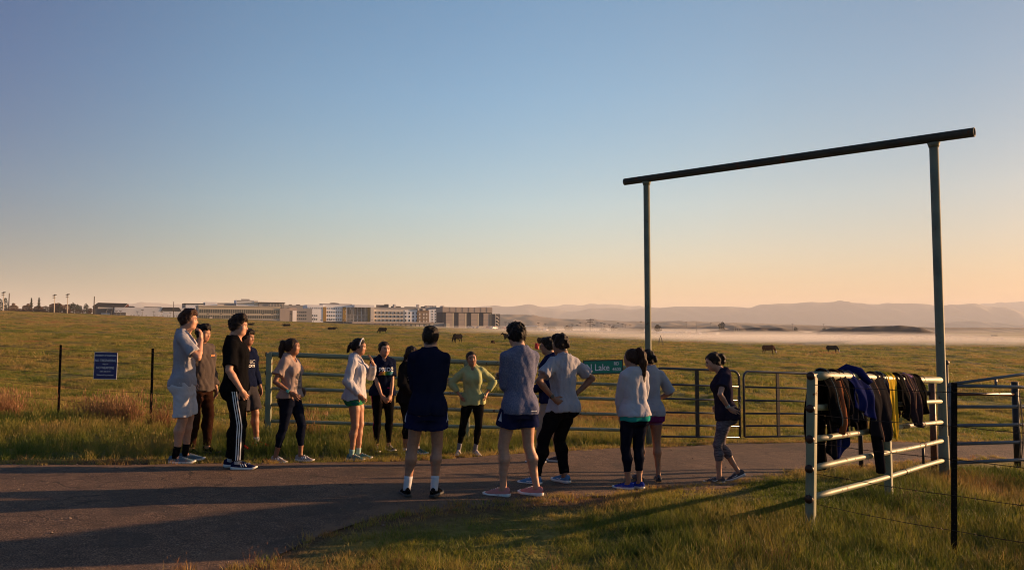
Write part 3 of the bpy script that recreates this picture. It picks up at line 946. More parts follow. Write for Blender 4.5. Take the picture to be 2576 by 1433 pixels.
# ------------------------------------------------------------------ far trees and shrubs
def leaf_mat(name, col, tr=.25):
    m, nt, b = new_mat(name)
    tc = nt.nodes.new("ShaderNodeTexCoord")
    n = noise(nt, .9, 4, tc.outputs['Object'])
    r = ramp(nt, n.outputs[0], [(.3, [c * .55 for c in col]), (.7, [c * 1.4 for c in col])])
    nt.links.new(r.outputs[0], b.inputs['Base Color'])
    b.inputs['Roughness'].default_value = .8
    b.inputs['Specular IOR Level'].default_value = .15
    return m


LEAF = dict(green=leaf_mat("broadleaf_green", (.045, .06, .018)), dark=leaf_mat("conifer_green", (.018, .028, .016)), rust=leaf_mat("bare_twig_rust", (.10, .05, .028)), olive=leaf_mat("olive_leaf", (.07, .06, .02)), dusk=leaf_mat("hazy_brush", (.075, .055, .04)))
BARK = simple("bark", (.05, .035, .025), .9, var=.3, scale=8, bump=.6, bscale=20)


def far_tree(label, px, top, bot, width, depth, kind, mat, n=420, cat="tree", group=None, name="tree"):
    p = at(px, bot, depth)
    zb = min(p.z, G(p.x, p.y) + .5)
    root = empty(name, (p.x, p.y, zb), 0, label, cat, group)
    H = at(px, top, depth).z - zb
    W = width * depth / FPX
    r = np.random.default_rng(int(px * 7 + top))
    MB().tube([Vector((0, 0, -.5)), Vector((.1, 0, H * .35)), Vector((0, 0, H * .8))], [W * .05 + .12, W * .035 + .08, .05], 7).build("trunk", BARK, root, True)
    lm = MB()
    for k in range(7):
        a = k * 2.4; z0 = H * (.25 + .08 * k)
        lm.tube([Vector((0, 0, z0)), Vector((math.cos(a) * W * .25, math.sin(a) * W * .25, z0 + H * .12))], [.09, .03], 5)
    q = lm.build("limbs", BARK, root); q['kind'] = 'stuff'
    pts = []
    while len(pts) < n:
        t = r.uniform(.0, 1)
        if kind == 'cone':
            rad_ = (1 - t) ** .85 * .5 * W * (.75 + .35 * math.sin(t * 26 + r.uniform(-.4, .4)))
            z = H * (.10 + .92 * t)
        elif kind == 'column':
            rad_ = .5 * W * math.sin(math.pi * min(1, t * .85 + .12)) ** .6; z = H * (.08 + .92 * t)
        else:
            u_ = r.normal(size=3); u_ /= np.linalg.norm(u_)
            lob = 1 + .22 * math.sin(u_[0] * 5 + px) + .18 * math.sin(u_[2] * 7 + px * 2)
            q_ = u_ * lob * r.uniform(.45, 1.0) ** .5
            cz = H * (.58 if kind == 'round' else .5)
            pts.append((q_[0] * W * .5, q_[1] * W * .5, cz + q_[2] * (H - cz) * .92 if q_[2] > 0 else cz + q_[2] * cz * (.65 if kind == 'round' else .95)))
            continue
        a = r.uniform(0, 6.283); rr = rad_ * math.sqrt(r.uniform(.25, 1))
        pts.append((rr * math.cos(a), rr * math.sin(a), z))
    s = max(W, H * .4) * .075
    V, F = [], []
    for c in pts:
        for q2 in range(2):
            d1 = r.normal(size=3); d1 /= np.linalg.norm(d1); d2 = np.cross(d1, r.normal(size=3)); d2 /= np.linalg.norm(d2)
            k = len(V); ss = s * r.uniform(.6, 1.3)
            cc = np.array(c) + r.normal(size=3) * s * .6
            V += [cc - d1 * ss, cc + d2 * ss * .55, cc + d1 * ss, cc - d2 * ss * .55]; F.append((k, k + 1, k + 2, k + 3))
    np_mesh("crown", np.array(V), np.array(F), LEAF[mat], root, False)
    return root


Ax = lambda X: (.4188 * X) * .8587
Ay = lambda Y: (820 + .4188 * Y) * .8587
Qx = lambda X: (300 / 2576 * X) * .8587
Qy = lambda Y: (850 + 300 / 2576 * Y) * .8587
far_tree("dark cypress at the far left edge under the floodlight", Qx(8), Qy(220), Qy(540), 13, 350, 'column', 'dark')
far_tree("broad dark cypress right of the leftmost floodlight", Qx(135), Qy(200), Qy(540), 12, 345, 'column', 'dark')
far_tree("left of two pointed conifers on the left skyline", Qx(795), Qy(205), Qy(500), 11, 360, 'cone', 'dark')
far_tree("right of two pointed conifers on the left skyline", Qx(985), Qy(200), Qy(500), 12, 360, 'cone', 'dark')
far_tree("large rounded dark green tree right of the second floodlight", Qx(1850), Qy(310), Qy(560), 17, 350, 'round', 'dark')
far_tree("small olive round tree beside the large rounded one", Qx(2000), Qy(365), Qy(560), 12, 345, 'round', 'green')
far_tree("bushy dark tree nearest the sports hall", Qx(2172), Qy(335), Qy(570), 11, 340, 'round', 'dark')
far_tree("rust brown tree beside the hall's left wall", Qx(2280), Qy(440), Qy(590), 11, 338, 'bush', 'rust')
far_tree("rust brown tree behind the second floodlight", Qx(1480), Qy(330), Qy(560), 22, 362, 'round', 'rust')
far_tree("small dark conifer beside the second floodlight", Qx(1500), Qy(330), Qy(500), 6, 352, 'cone', 'dark')
for k, (X_, Y_, w_) in enumerate(sorted(((200, 440, 16), (330, 450, 18), (480, 460, 18), (620, 450, 18), (760, 440, 16), (880, 430, 16), (1020, 400, 18), (1150, 380, 18), (1280, 370, 16), (1390, 430, 14), (1600, 440, 16), (1750, 460, 14), (1920, 460, 16), (2080, 470, 14), (2220, 480, 12), (560, 490, 16), (1100, 480, 16), (1660, 500, 14)))):
    far_tree("%s rusty shrub from the left in the brush line under the left skyline" % ORD[k], Qx(X_), Qy(Y_), Qy(600), w_, 335 + (k * 17 % 14), 'bush', 'rust' if k % 3 else 'dusk', 220, "shrub", "shrubs of the left brush line", "shrub")
for (X_, Y_, w_, lb) in ((850, 300, 22, "bare hazy tree left of the tall power pole"), (1275, 305, 16, "bare hazy tree right of the tall power pole"), (690, 312, 20, "bare hazy tree behind the second tan cabin"), (1695, 288, 18, "dark tree on the plain right of the tall arch post"), (1180, 326, 18, "low bush behind the cabins right of the power pole"), (1330, 322, 10, "low bush left of the dark roofed barn")):
    far_tree(lb, Zx(X_), Zy(Y_), Zy(345), w_, 470, 'bush', 'dusk', 260)
far_tree("lone round tree on the tan plain right of the flagpole", Zx(2300), Zy(262), Zy(316), 15, 700, 'round', 'dark', 500)
far_tree("small round bush at the left berm's crest", Wx(660), Wy(275), Wy(305), 10, 620, 'round', 'dark', 240)
far_tree("small round bush between the two berms", Wx(900), Wy(280), Wy(302), 8, 640, 'round', 'dark', 240)
# hazy houses on the left skyline
TILE = bmat("clay_roof", (.09, .045, .03)); STUC = bmat("stucco_tan", (.22, .15, .11))


def far_house(label, x0, x1, ridge_y, eave_y, base_y, depth, group=None):
    b = Far("house", label, Qx(x0), Qx(x1), Qy(base_y), depth)
    b.box("wall", Qx(x0) + .4, Qx(x1) - .4, Qy(eave_y), None, .5, 9, STUC)
    b.slab("roof", [(Qx(x0), Qy(eave_y)), (Qx(x0 + (x1 - x0) * .3), Qy(ridge_y)), (Qx(x0 + (x1 - x0) * .7), Qy(ridge_y)), (Qx(x1), Qy(eave_y))], 0, 9.5, TILE)
    b.windows([Qx(x0 + (x1 - x0) * t) for t in (.3, .7)], [Qy((eave_y + base_y) / 2)], 1.4, 1.6, BL, .5)


far_house("house with a small tower on the left skyline", 235, 460, 372, 400, 520, 375)
far_house("tower of the house near the leftmost floodlight", 298, 385, 318, 345, 420, 378)
far_house("low house left of the two pointed conifers", 560, 760, 375, 405, 520, 380)
far_house("house behind the left pointed conifer", 668, 760, 332, 358, 430, 385)
far_house("low house right of the two pointed conifers", 860, 1060, 395, 420, 520, 382)
far_house("broad roofed house behind the second floodlight", 1240, 1540, 330, 365, 520, 384)
far_house("house peeking between the third floodlight and the round tree", 1600, 1790, 350, 385, 520, 386)
# ------------------------------------------------------------------ fences, gates, arch
def paint_mat(name, col, rust=0.5, rough=.45, rustcol=(.10, .035, .015)):
    m, nt, b = new_mat(name)
    tc = nt.nodes.new("ShaderNodeTexCoord")
    n = noise(nt, 7, 6, tc.outputs['Object'], .65)
    n2 = noise(nt, 55, 5, tc.outputs['Object'], .7)
    s = mathn(nt, 'ADD', mathn(nt, 'MULTIPLY', n.outputs[0], .7), mathn(nt, 'MULTIPLY', n2.outputs[0], .3))
    r = ramp(nt, s, [(.66 - .12 * rust, (0, 0, 0)), (.70 - .12 * rust, (1, 1, 1))])
    v = ramp(nt, noise(nt, 3, 4, tc.outputs['Object']).outputs[0], [(.3, [c * .75 for c in col]), (.7, [c * 1.15 for c in col])])
    c = mixc(nt, r.outputs[0], v.outputs[0], rustcol)
    nt.links.new(c, b.inputs['Base Color'])
    rr = ramp(nt, r.outputs[0], [(0, (rough,) * 3), (1, (.9,) * 3)])
    nt.links.new(rr.outputs[0], b.inputs['Roughness'])
    b.inputs['Specular IOR Level'].default_value = .3
    n3 = noise(nt, 180, 3, tc.outputs['Object'])
    h = mathn(nt, 'ADD', mathn(nt, 'MULTIPLY', n3.outputs[0], .4), mathn(nt, 'MULTIPLY', r.outputs[0], .5))
    add_bump(nt, b, h, .35, .004)
    return m


PIPE = paint_mat("sage_pipe_paint", (.215, .23, .145), .55, .55)
PIPE_W = paint_mat("worn_pipe_paint", (.215, .225, .15), .85, .55)
RUST = paint_mat("rusty_cap", (.045, .022, .014), .9)
ARCHM = paint_mat("arch_pipe_paint", (.165, .168, .110), .5, .7)
BEAMM = paint_mat("arch_beam_paint", (.050, .048, .034), .75, .75)
GATEM = paint_mat("gate_tube_grey", (.045, .050, .058), .3, .28)
GATEB = paint_mat("gate_stile_black", (.015, .015, .017), .2, .5)
GALV = paint_mat("galvanised_tube", (.10, .115, .13), .25, .3)
BROWN = paint_mat("rusty_brown_post", (.11, .04, .02), .8)
TPOST = simple("tpost_steel", (.007, .006, .006), .9, var=.3, scale=20, bump=.3, bscale=80, spec=.1)
WIRE = simple("old_wire", (.05, .035, .025), .6, metal=.6)
SIGNB = simple("sign_blue", (.020, .024, .13), .45, var=.08)
SIGNW = simple("sign_white", (.72, .72, .72), .5, var=.04)
SIGNG = simple("sign_green", (.004, .20, .13), .35, var=.06)
SIGND = simple("sign_dark_edge", (.03, .035, .03), .5)


def gv(x, y, h=0.0): return Vector((x, y, G(x, y) + h))


def pipe_fence(name, label, ends, posts, rails, r_top, r_rail, post_r, lean=0.0, caps=True, worn=True):
    A, B = ends
    root = empty(name, gv(*A), 0, label, "fence")
    o = root.location
    P = lambda t: (A[0] + (B[0] - A[0]) * t, A[1] + (B[1] - A[1]) * t)
    for j, t in enumerate(posts):
        x, y = P(t)
        top = rails[0] + (.02 if t == 0 else -.01)
        b = gv(x, y, -.15) - o; a = gv(x + (lean if t == 0 else 0), y, top) - o
        m = MB()
        d = Vector((B[0] - A[0], B[1] - A[1], 0)).normalized(); s = Vector((-d.y, d.x, 0))
        # square-ish rounded post
        pts = []
        n = 12
        vs, fs = [], []
        for p in (b, a):
            for k in range(n):
                an = 2 * math.pi * k / n
                cx, cy = math.cos(an), math.sin(an)
                q = .45
                vs.append(p + d * (math.copysign(abs(cx) ** q, cx) * post_r) + s * (math.copysign(abs(cy) ** q, cy) * post_r))
        for k in range(n): fs.append((k, (k + 1) % n, n + (k + 1) % n, n + k))
        fs.append(tuple(reversed(range(n)))); fs.append(tuple(range(n, 2 * n)))
        m.add(vs, fs)
        m.build("post", PIPE, root)
        if caps and t == 0:
            for h in rails:
                c = gv(x + lean * h / rails[0], y, h) - o - s * 0
                MB().tube([c - d * (post_r + .012) , c - d * (post_r - .01)], [.036, .042], 14).build("pipe_end", RUST, root, True)
    for j, h in enumerate(rails):
        r = r_top if j == 0 else r_rail
        pts = []
        nseg = 10
        for k in range(nseg + 1):
            t = k / nseg
            x, y = P(t)
            pts.append(gv(x + (lean * h / rails[0] * (1 - t)), y, h + .006 * math.sin(7 * t + j * 2)) - o)
        MB().tube(pts, r, 14).build("rail", PIPE_W if (worn and j in (2, 3)) else PIPE, root, True)
    return root


LF = ((-4.20, 13.0), (2.50, 14.05))
left_fence = pipe_fence("pipe_fence", "long pale green pipe fence behind the group, ending at the tall arch", LF, [0, .505], [1.40, 1.08, .82, .54, .25], .042, .030, .052)
RF = ((2.74, 7.0), (6.06, 10.66))
right_fence = pipe_fence("pipe_fence", "pale green pipe fence in the right foreground hung with clothes", RF, [0, .49], [1.40, 1.10, .82, .55, .275], .044, .030, .042, lean=.055)
# small brace between the lower rails
o = right_fence.location
tb = .80
bx, by = RF[0][0] + (RF[1][0] - RF[0][0]) * tb, RF[0][1] + (RF[1][1] - RF[0][1]) * tb
MB().tube([gv(bx, by, .27) - o, gv(bx, by, .56) - o], .016, 8).build("brace", GATEB, right_fence, True)
for tt, hh in ((.80, 1.40), (.80, .82), (.80, .55), (.62, .275)):
    xx, yy = RF[0][0] + (RF[1][0] - RF[0][0]) * tt, RF[0][1] + (RF[1][1] - RF[0][1]) * tt
    d = Vector((RF[1][0] - RF[0][0], RF[1][1] - RF[0][1], 0)).normalized()
    ring = [gv(xx, yy, hh) - o + (Vector((-d.y, d.x, 0)) * math.cos(a) + Vector((0, 0, 1)) * math.sin(a)) * (.052 if hh > 1.3 else .037) for a in np.linspace(0, 6.28, 15)]
    MB().tube(ring, .004, 5).build("wire_tie", WIRE, right_fence)

# ---- the arch over the lane
AL, AR = (2.56, 14.10), (6.12, 10.72)
arch = empty("gateway_arch", gv(*AL), 0, "tall pipe arch of two posts and a beam spanning the lane", "arch")
o = arch.location
zt_l, zt_r = CAM_Z + 2.82, CAM_Z + 2.72
dv = Vector((AR[0] - AL[0], AR[1] - AL[1], 0)); dl_ = dv.length; dn = dv / dl_
for (x, y), zt in ((AL, zt_l), (AR, zt_r)):
    MB().tube([gv(x, y, -.2) - o, gv(x, y, .3) - o, Vector((x, y, zt - .03)) - o], .060, 20).build("post", ARCHM, arch, True)
    MB().tube([Vector((x, y, zt - .10)) - o, Vector((x, y, zt - .035)) - o], [.066, .085], 16).build("weld_collar", ARCHM, arch, True)
x, y = AR
MB().tube([gv(x, y, -.1) - o, gv(x, y, .62) - o], .069, 20).build("sleeve", ARCHM, arch, True)
a = Vector((AL[0], AL[1], zt_l + .03)) - dn * .50; b = Vector((AR[0], AR[1], zt_r + .03)) + dn * .52
mb = MB()
slope = (b - a).normalized()
mb.tube([a - o + slope * (k / 12 * (b - a).length) for k in range(13)], .066, 22, cap=False)
mb.tube([b - o, a - o], .056, 22, cap=False)
vs, fs = [], []
mb.build("beam", BEAMM, arch, True)
for e, sgn in ((a, 1), (b, -1)):
    # annular end faces
    n = 22
    s = slope.cross(Vector((0, 0, 1))).normalized(); u_ = s.cross(slope)
    vs = [e - o + (s * math.cos(6.2832 * k / n) + u_ * math.sin(6.2832 * k / n)) * r for r in (.056, .0665) for k in range(n)]
    fs = [(k, (k + 1) % n, n + (k + 1) % n, n + k) for k in range(n)]
    mesh_obj("beam_rim", vs, fs, BEAMM, arch)
m = MB().tube([b - o - slope * .25, b - o - slope * .24], .0555, 20); m.build("beam_plug", GATEB, arch)


# ---- swing gates of thin tube
def tube_gate(label, A, B, rails, stiles, r=.021, corner=(True, True), base=.0, mat=GATEM, lift=None):
    root = empty("tube_gate", gv(*A), 0, label, "gate")
    o = root.location
    za, zb = G(*A), G(*B)
    def P(t, h):
        return Vector((A[0] + (B[0] - A[0]) * t, A[1] + (B[1] - A[1]) * t, za + (zb - za) * t + h)) - o
    top, bot = rails[0], rails[-1]
    L = (Vector((B[0], B[1], 0)) - Vector((A[0], A[1], 0))).length
    c = .13
    pts = [P(0, bot)]
    for q in np.linspace(0, math.pi / 2, 6): pts.append(P((c - c * math.cos(q)) / L, top - c + c * math.sin(q)))
    for q in np.linspace(math.pi / 2, 0, 6): pts.append(P(1 - (c - c * math.cos(q)) / L, top - c + c * math.sin(q)))
    pts.append(P(1, bot))
    MB().tube(pts, r * 1.1, 12).build("frame", mat, root, True)
    for h in rails[1:]:
        MB().tube([P(.004, h), P(.996, h)], r * .85, 12).build("rail", mat, root, True)
    for t in stiles:
        d = Vector((B[0] - A[0], B[1] - A[1], 0)).normalized()
        c0 = (P(t, top) + P(t, bot)) / 2
        MB().obox(c0, d * .036, Vector((-d.y, d.x, 0)) * .014, Vector((0, 0, (top - bot) / 2 + .012))).build("stile", GATEB, root)
    return root, P


g1, P1 = tube_gate("dark tube gate hung on the left arch post, behind the person stepping left", (2.68, 14.10), (4.40, 14.58), [1.42, 1.12, .855, .60, .36, .15], [.49])
g2, P2 = tube_gate("dark tube gate right of the person stepping left, reaching behind the draped clothes", (4.50, 14.62), (7.15, 15.9), [1.42, 1.12, .86, .61, .37, .16], [.30, .62])
for (P_, g) in ((P1, g1),):
    MB().obox(P_(1, .90), Vector((.03, 0, 0)), Vector((0, .02, 0)), Vector((0, 0, .035))).build("latch", GALV, g)
    MB().tube([P_(1, .88) + Vector((.02 * math.sin(i * 2.1), -.03, -.03 * i)) for i in range(10)], .007, 6).build("chain", GALV, g)
# galvanised gate swung away to the right of the arch
GA, GB = (6.22, 10.78), (9.6, 12.35)
g3 = empty("tube_gate", gv(*GA), 0, "galvanised pipe gate with a sloping top bar, right of the arch", "gate")
o = g3.location


def P3(t, h): return Vector((GA[0] + (GB[0] - GA[0]) * t, GA[1] + (GB[1] - GA[1]) * t, G(*GA) + (G(*GB) - G(*GA)) * t + h)) - o


for h, m_ in ((1.33, GALV), (1.03, GALV), (.76, GALV), (.50, GALV), (.235, GALV)):
    MB().tube([P3(0, h), P3(1, h + .03)], .024, 12).build("rail", m_, g3, True)
MB().tube([P3(0, 1.34), P3(1, 1.76)], .022, 12).build("slope_bar", GALV, g3, True)
for t in (.30, .50, .70, .98):
    MB().tube([P3(t, 1.33), P3(t, 1.35 + .41 * t)], .018, 10).build("strut", GALV, g3, True)
for t in (.02, .985):
    MB().tube([P3(t, .22), P3(t, 1.36)], .024, 12).build("stile", GALV, g3, True)
m_strap = simple("weathered_strap", (.34, .22, .12), .8, var=.3, bump=.4, bscale=60)
for dx in (0, .05):
    MB().tube([P3(.425 + dx * .3, 1.27) + Vector((0, -.03, 0)), P3(.43 + dx * .3, 1.03) + Vector((0, -.04, 0)), P3(.424 + dx * .5, .74) + Vector((0, -.05, 0)), P3(.433 + dx * .3, .5) + Vector((.01, -.03, 0)), P3(.42 + dx * .3, .27) + Vector((0, -.035, 0))], [.008, .012, .009, .012, .006], 6).build("strap", m_strap, g3, True)
# brace set behind the arch: posts and one bar
hb = empty("brace_posts", gv(6.75, 11.9), 0, "dark capped posts joined by a rusty bar, behind the right arch post", "fence")
o = hb.location
for x, y, top, m_, r in ((6.33, 11.35, 1.38, BROWN, .045), (6.86, 11.9, 1.66, GATEB, .040), (8.35, 12.5, 1.42, GATEB, .052)):
    MB().tube([gv(x, y, -.2) - o, gv(x, y, top) - o], r, 14).build("post", m_, hb, True)
c = gv(6.86, 11.9, 1.68) - o
MB().tube([c + Vector((0, 0, -.04)), c + Vector((0, 0, -.02)), c + Vector((0, 0, .02)), c + Vector((0, 0, .045))], [.03, .058, .058, .02], 12).build("post_cap", GATEB, hb, True)
MB().tube([gv(6.86, 11.9, 1.18) - o, gv(8.35, 12.5, 1.22) - o], .026, 12).build("bar", BROWN, hb, True)
MB().tube([gv(5.35, 11.6, 1.20) - o, gv(6.33, 11.35, 1.20) - o], .034, 12).build("bar", GATEB, hb, True)
MB().tube([gv(5.35, 11.6, -.2) - o, gv(5.35, 11.6, 1.24) - o], .034, 12).build("post", GATEB, hb, True)


# ---- steel T posts and barbed wire
def t_post(label, x, y, h, lx=0, ly=0):
    root = empty("steel_post", gv(x, y), 0, label, "fence post")
    b, t = Vector((0, 0, -.2)), Vector((lx, ly, h))
    MB().bar(b, t, .046, .008).build("flange", TPOST, root)
    MB().bar(b + Vector((0, .016, 0)), t + Vector((0, .016, 0)), .009, .030).build("web", TPOST, root)
    m = MB()
    for k in range(26):
        c = b.lerp(t, .2 + .8 * k / 26) + Vector((0, -.007, 0))
        m.box(c.x - .012, c.x + .012, c.y - .004, c.y + .003, c.z - .005, c.z + .005)
    s = m.build("studs", TPOST, root); s['kind'] = 'stuff'
    return root


tp_front = t_post("leaning black steel post in the right foreground beside the clothes fence", 3.50, 6.05, 1.385, .055, .0)
tpl = [(-6.70, 14.0, 1.42, "steel wire fence post nearest the person in white shorts"), (-9.02, 15.0, 1.42, "steel wire fence post left of the blue warning sign"), (-11.6, 16.1, 1.4, None)]
for x, y, h, lb in tpl[:2]:
    t_post(lb, x, y, h, .0)


def barbed(label, pts, sag=.02, r=.0032, seed=1):
    """one strand of twisted wire with barbs"""
    rr = random.Random(seed)
    P = []
    for i in range(len(pts) - 1):
        a, b = Vector(pts[i]), Vector(pts[i + 1])
        n = max(6, int((b - a).length / .25))
        for k in range(n + (1 if i == len(pts) - 2 else 0)):
            t = k / n
            P.append(a.lerp(b, t) + Vector((0, 0, -sag * 4 * t * (1 - t) * (b - a).length / 2.5 + rr.uniform(-.004, .004))))
    o = P[0]
    root = empty("barbed_wire", o, 0, label, "wire", "strands of barbed wire")
    MB().tube([p - o for p in P], r, 5).build("strand", WIRE, root, True)
    m = MB()
    L = 0
    for i in range(len(P) - 1):
        seg = P[i + 1] - P[i]
        c = P[i].lerp(P[i + 1], .5) - o
        if i % 1 == 0:
            for q in range(2):
                dd = Vector((rr.uniform(-1, 1), rr.uniform(-1, 1), rr.uniform(-1, 1))).normalized() * .013
                m.tube([c - dd, c + dd], .0018, 4)
    b = m.build("barbs", WIRE, root); b['kind'] = 'stuff'
    return root


hs_l = [1.34, 1.14, .86, .60, .34]
names = ["top", "second", "middle", "fourth", "lowest"]
for i, h in enumerate(hs_l):
    pts = [gv(x, y, h + (.05 if j == 2 else 0)) + Vector((0, -.02, 0)) for j, (x, y, _, _) in enumerate(tpl)][::-1]
    pts = [gv(-15.5, 17.8, h)] + pts + [gv(-4.22, 13.0, h + .02)]
    barbed("%s barbed strand of the wire fence with the blue sign, left of the pipe fence" % names[i], pts, .02, .0035, 31 + i)
hs_r = [1.32, 1.05, .79, .51, .235]
for i, h in enumerate(hs_r):
    pts = [gv(2.76, 7.0, h) + Vector((.03, -.045, 0)), gv(3.50, 6.05, h - .01) + Vector((.04 * h, -.02, 0)), gv(4.75, 4.9, h), gv(6.5, 3.4, h)]
    barbed("%s barbed strand tied to the leaning black post at right" % names[i], pts, .022, .0030, 41 + i)

# ---- signs
def board(name, label, c, w, h, face, edge, tilt=0.0, yaw=0.0, thick=.004, border=None):
    root = empty(name, c, rad(yaw), label, "sign")
    root.rotation_euler = (0, rad(tilt), rad(yaw))
    MB().box(-w / 2, w / 2, 0, thick, -h / 2, h / 2).build("panel", edge, root)
    e = border if border is not None else .012
    MB().box(-w / 2 + e, w / 2 - e, -.003, -.0005, -h / 2 + e, h / 2 - e).build("face", face, root)
    return root


def letter(root, txt, x, z, size, mat, align='CENTER', bold=0.0, sx=1.0, sy=1.0):
    vs, fs = text_mesh(txt, size, align, bold)
    return mesh_obj("lettering", [(v[0] * sx, -.006, v[1] * sy + z) if False else (v[0] * sx + x, -.006, v[1] * sy + z) for v in vs], fs, mat, root)
# ------------------------------------------------------------------ figures: implicit surfaces meshed with surface nets
def v3(*a): return np.array(a, float)
def nrm(a):
    a = np.asarray(a, float)
    return a / (np.linalg.norm(a) + 1e-12)


class Field:
    """a signed distance grid that shapes are smoothly joined into"""
    def __init__(self, lo, hi, h):
        self.lo = np.array(lo, float)
        self.h = h
        n = np.ceil((np.array(hi) - self.lo) / h).astype(int) + 1
        self.n = n
        self.D = np.full(n, 1.0, np.float32)
        self.ax = [self.lo[i] + h * np.arange(n[i]) for i in range(3)]

    def sub(self, lo, hi, m):
        s = []
        for i in range(3):
            a = int(max(0, math.floor((lo[i] - m - self.lo[i]) / self.h)))
            b = int(min(self.n[i], math.ceil((hi[i] + m - self.lo[i]) / self.h) + 1))
            if b <= a: return None, None
            s.append(slice(a, b))
        P = np.meshgrid(self.ax[0][s[0]], self.ax[1][s[1]], self.ax[2][s[2]], indexing='ij', sparse=True)
        return tuple(s), P

    def join(self, s, d, k):
        D = self.D[s]
        d = d.astype(np.float32)
        if k > 0:
            hh = np.maximum(k - np.abs(D - d), 0) / k
            self.D[s] = np.minimum(D, d) - hh * hh * k * 0.25
        else:
            self.D[s] = np.minimum(D, d)

    def carve(self, s, d, k):
        D = self.D[s]
        d = (-d).astype(np.float32)
        if k > 0:
            hh = np.maximum(k - np.abs(D - d), 0) / k
            self.D[s] = np.maximum(D, d) + hh * hh * k * 0.25
        else:
            self.D[s] = np.maximum(D, d)

    def cone(self, a, b, ra, rb, k=0.015, cut=False, flat=None):
        a, b = np.asarray(a, float), np.asarray(b, float)
        r = max(ra, rb)
        s, P = self.sub(np.minimum(a, b) - r, np.maximum(a, b) + r, k + 2.5 * self.h)
        if s is None: return
        ba = b - a
        L2 = ba @ ba + 1e-12
        q = [P[i] - a[i] for i in range(3)]
        t = np.clip((q[0] * ba[0] + q[1] * ba[1] + q[2] * ba[2]) / L2, 0, 1)
        w = [q[i] - t * ba[i] for i in range(3)]
        if flat is not None:                       # (axis, factor): squash along an axis
            ax, fc = flat
            dp = w[0] * ax[0] + w[1] * ax[1] + w[2] * ax[2]
            w = [w[i] + dp * ax[i] * (1 / fc - 1) for i in range(3)]
        d = np.sqrt(w[0] ** 2 + w[1] ** 2 + w[2] ** 2) - (ra + (rb - ra) * t)
        if flat is not None: d = d * 0.8
        (self.carve if cut else self.join)(s, d, k)

    def chain(self, pts, rs, k=0.01, k0=None):
        for i in range(len(pts) - 1):
            self.cone(pts[i], pts[i + 1], rs[i], rs[i + 1], k0 if (i == 0 and k0 is not None) else k)

    def ell(self, c, r, R=None, k=0.015, cut=False):
        c = np.asarray(c, float); r = np.asarray(r, float)
        m = max(r)
        s, P = self.sub(c - m, c + m, k + 2.5 * self.h)
        if s is None: return
        q = [P[i] - c[i] for i in range(3)]
        if R is not None:                          # columns of R: local axes
            q = [q[0] * R[0, j] + q[1] * R[1, j] + q[2] * R[2, j] for j in range(3)]
        k0 = np.sqrt((q[0] / r[0]) ** 2 + (q[1] / r[1]) ** 2 + (q[2] / r[2]) ** 2)
        k1 = np.sqrt((q[0] / r[0] ** 2) ** 2 + (q[1] / r[1] ** 2) ** 2 + (q[2] / r[2] ** 2) ** 2) + 1e-9
        d = k0 * (k0 - 1) / k1
        (self.carve if cut else self.join)(s, d, k)

    def loft(self, o, R, zs, a, b, yc, k=0.02, pw=2.3, off=0.0):
        """stack of ovals along local z of frame R at o"""
        zs, a, b, yc = map(np.asarray, (zs, a, b, yc))
        o = np.asarray(o, float)
        m = max(a.max(), b.max()) + off
        ends = np.array([o + R[:, 2] * zs[0], o + R[:, 2] * zs[-1]])
        s, P = self.sub(ends.min(0) - m, ends.max(0) + m, k + 2.5 * self.h)
        q = [P[i] - o[i] for i in range(3)]
        x, y, z = [q[0] * R[0, j] + q[1] * R[1, j] + q[2] * R[2, j] for j in range(3)]
        A = np.interp(z, zs, a) + off; B = np.interp(z, zs, b) + off; C = np.interp(z, zs, yc)
        rr = (np.abs(x / A) ** pw + np.abs((y - C) / B) ** pw) ** (1 / pw)
        d = (rr - 1) * np.minimum(A, B) * 0.95
        d = np.maximum(d, np.maximum(zs[0] - off - z, z - zs[-1] - off))
        self.join(s, d, k)

    def half(self, o, n, k=0.0, within=None):
        """keep the side n points away from"""
        n = nrm(n)
        if within is None:
            s, P = self.sub(self.lo, self.lo + self.h * self.n, 0)
        else:
            s, P = self.sub(within[0], within[1], 0)
        if s is None: return
        d = (P[0] - o[0]) * n[0] + (P[1] - o[1]) * n[1] + (P[2] - o[2]) * n[2]
        self.carve(s, -d, k)

    def ripple(self, amp, freq, seed, stretch=(1, 1, 1), n=7, bias=0.0, ridge=False):
        r = np.random.default_rng(seed)
        s, P = self.sub(self.lo, self.lo + self.h * self.n, 0)
        m = np.abs(self.D) < 0.03
        I = np.nonzero(m)
        p = [self.ax[i][I[i]] for i in range(3)]
        out = np.zeros(len(I[0]))
        for i in range(n):
            v = nrm(r.normal(size=3)) * freq * r.uniform(0.5, 1.7)
            v = v * np.array(stretch)
            ph = r.uniform(0, 6.28)
            w = 0.8 * np.sin(p[0] * v[1] * 0.7 + p[2] * v[0] * 0.6 + ph * 2)
            sn = np.sin(p[0] * v[0] + p[1] * v[1] + p[2] * v[2] + ph + w)
            out += sn if (i % 2 or not ridge) else (1.1 - 2.2 * np.sqrt(np.abs(sn)))
        self.D[m] += (amp * (out / math.sqrt(n) - bias)).astype(np.float32)

    def mesh(self):
        D = self.D
        S = D < 0
        c = np.zeros(np.array(D.shape) - 1, np.int8)
        for i in (0, 1):
            for j in (0, 1):
                for k in (0, 1):
                    c += S[i:S.shape[0] - 1 + i, j:S.shape[1] - 1 + j, k:S.shape[2] - 1 + k]
        act = (c > 0) & (c < 8)
        I = np.stack(np.nonzero(act), 1)
        ids = np.full(act.shape, -1, np.int64)
        ids[act] = np.arange(len(I))
        acc = np.zeros((len(I), 3)); cnt = np.zeros(len(I))
        corners = [(i, j, k) for i in (0, 1) for j in (0, 1) for k in (0, 1)]
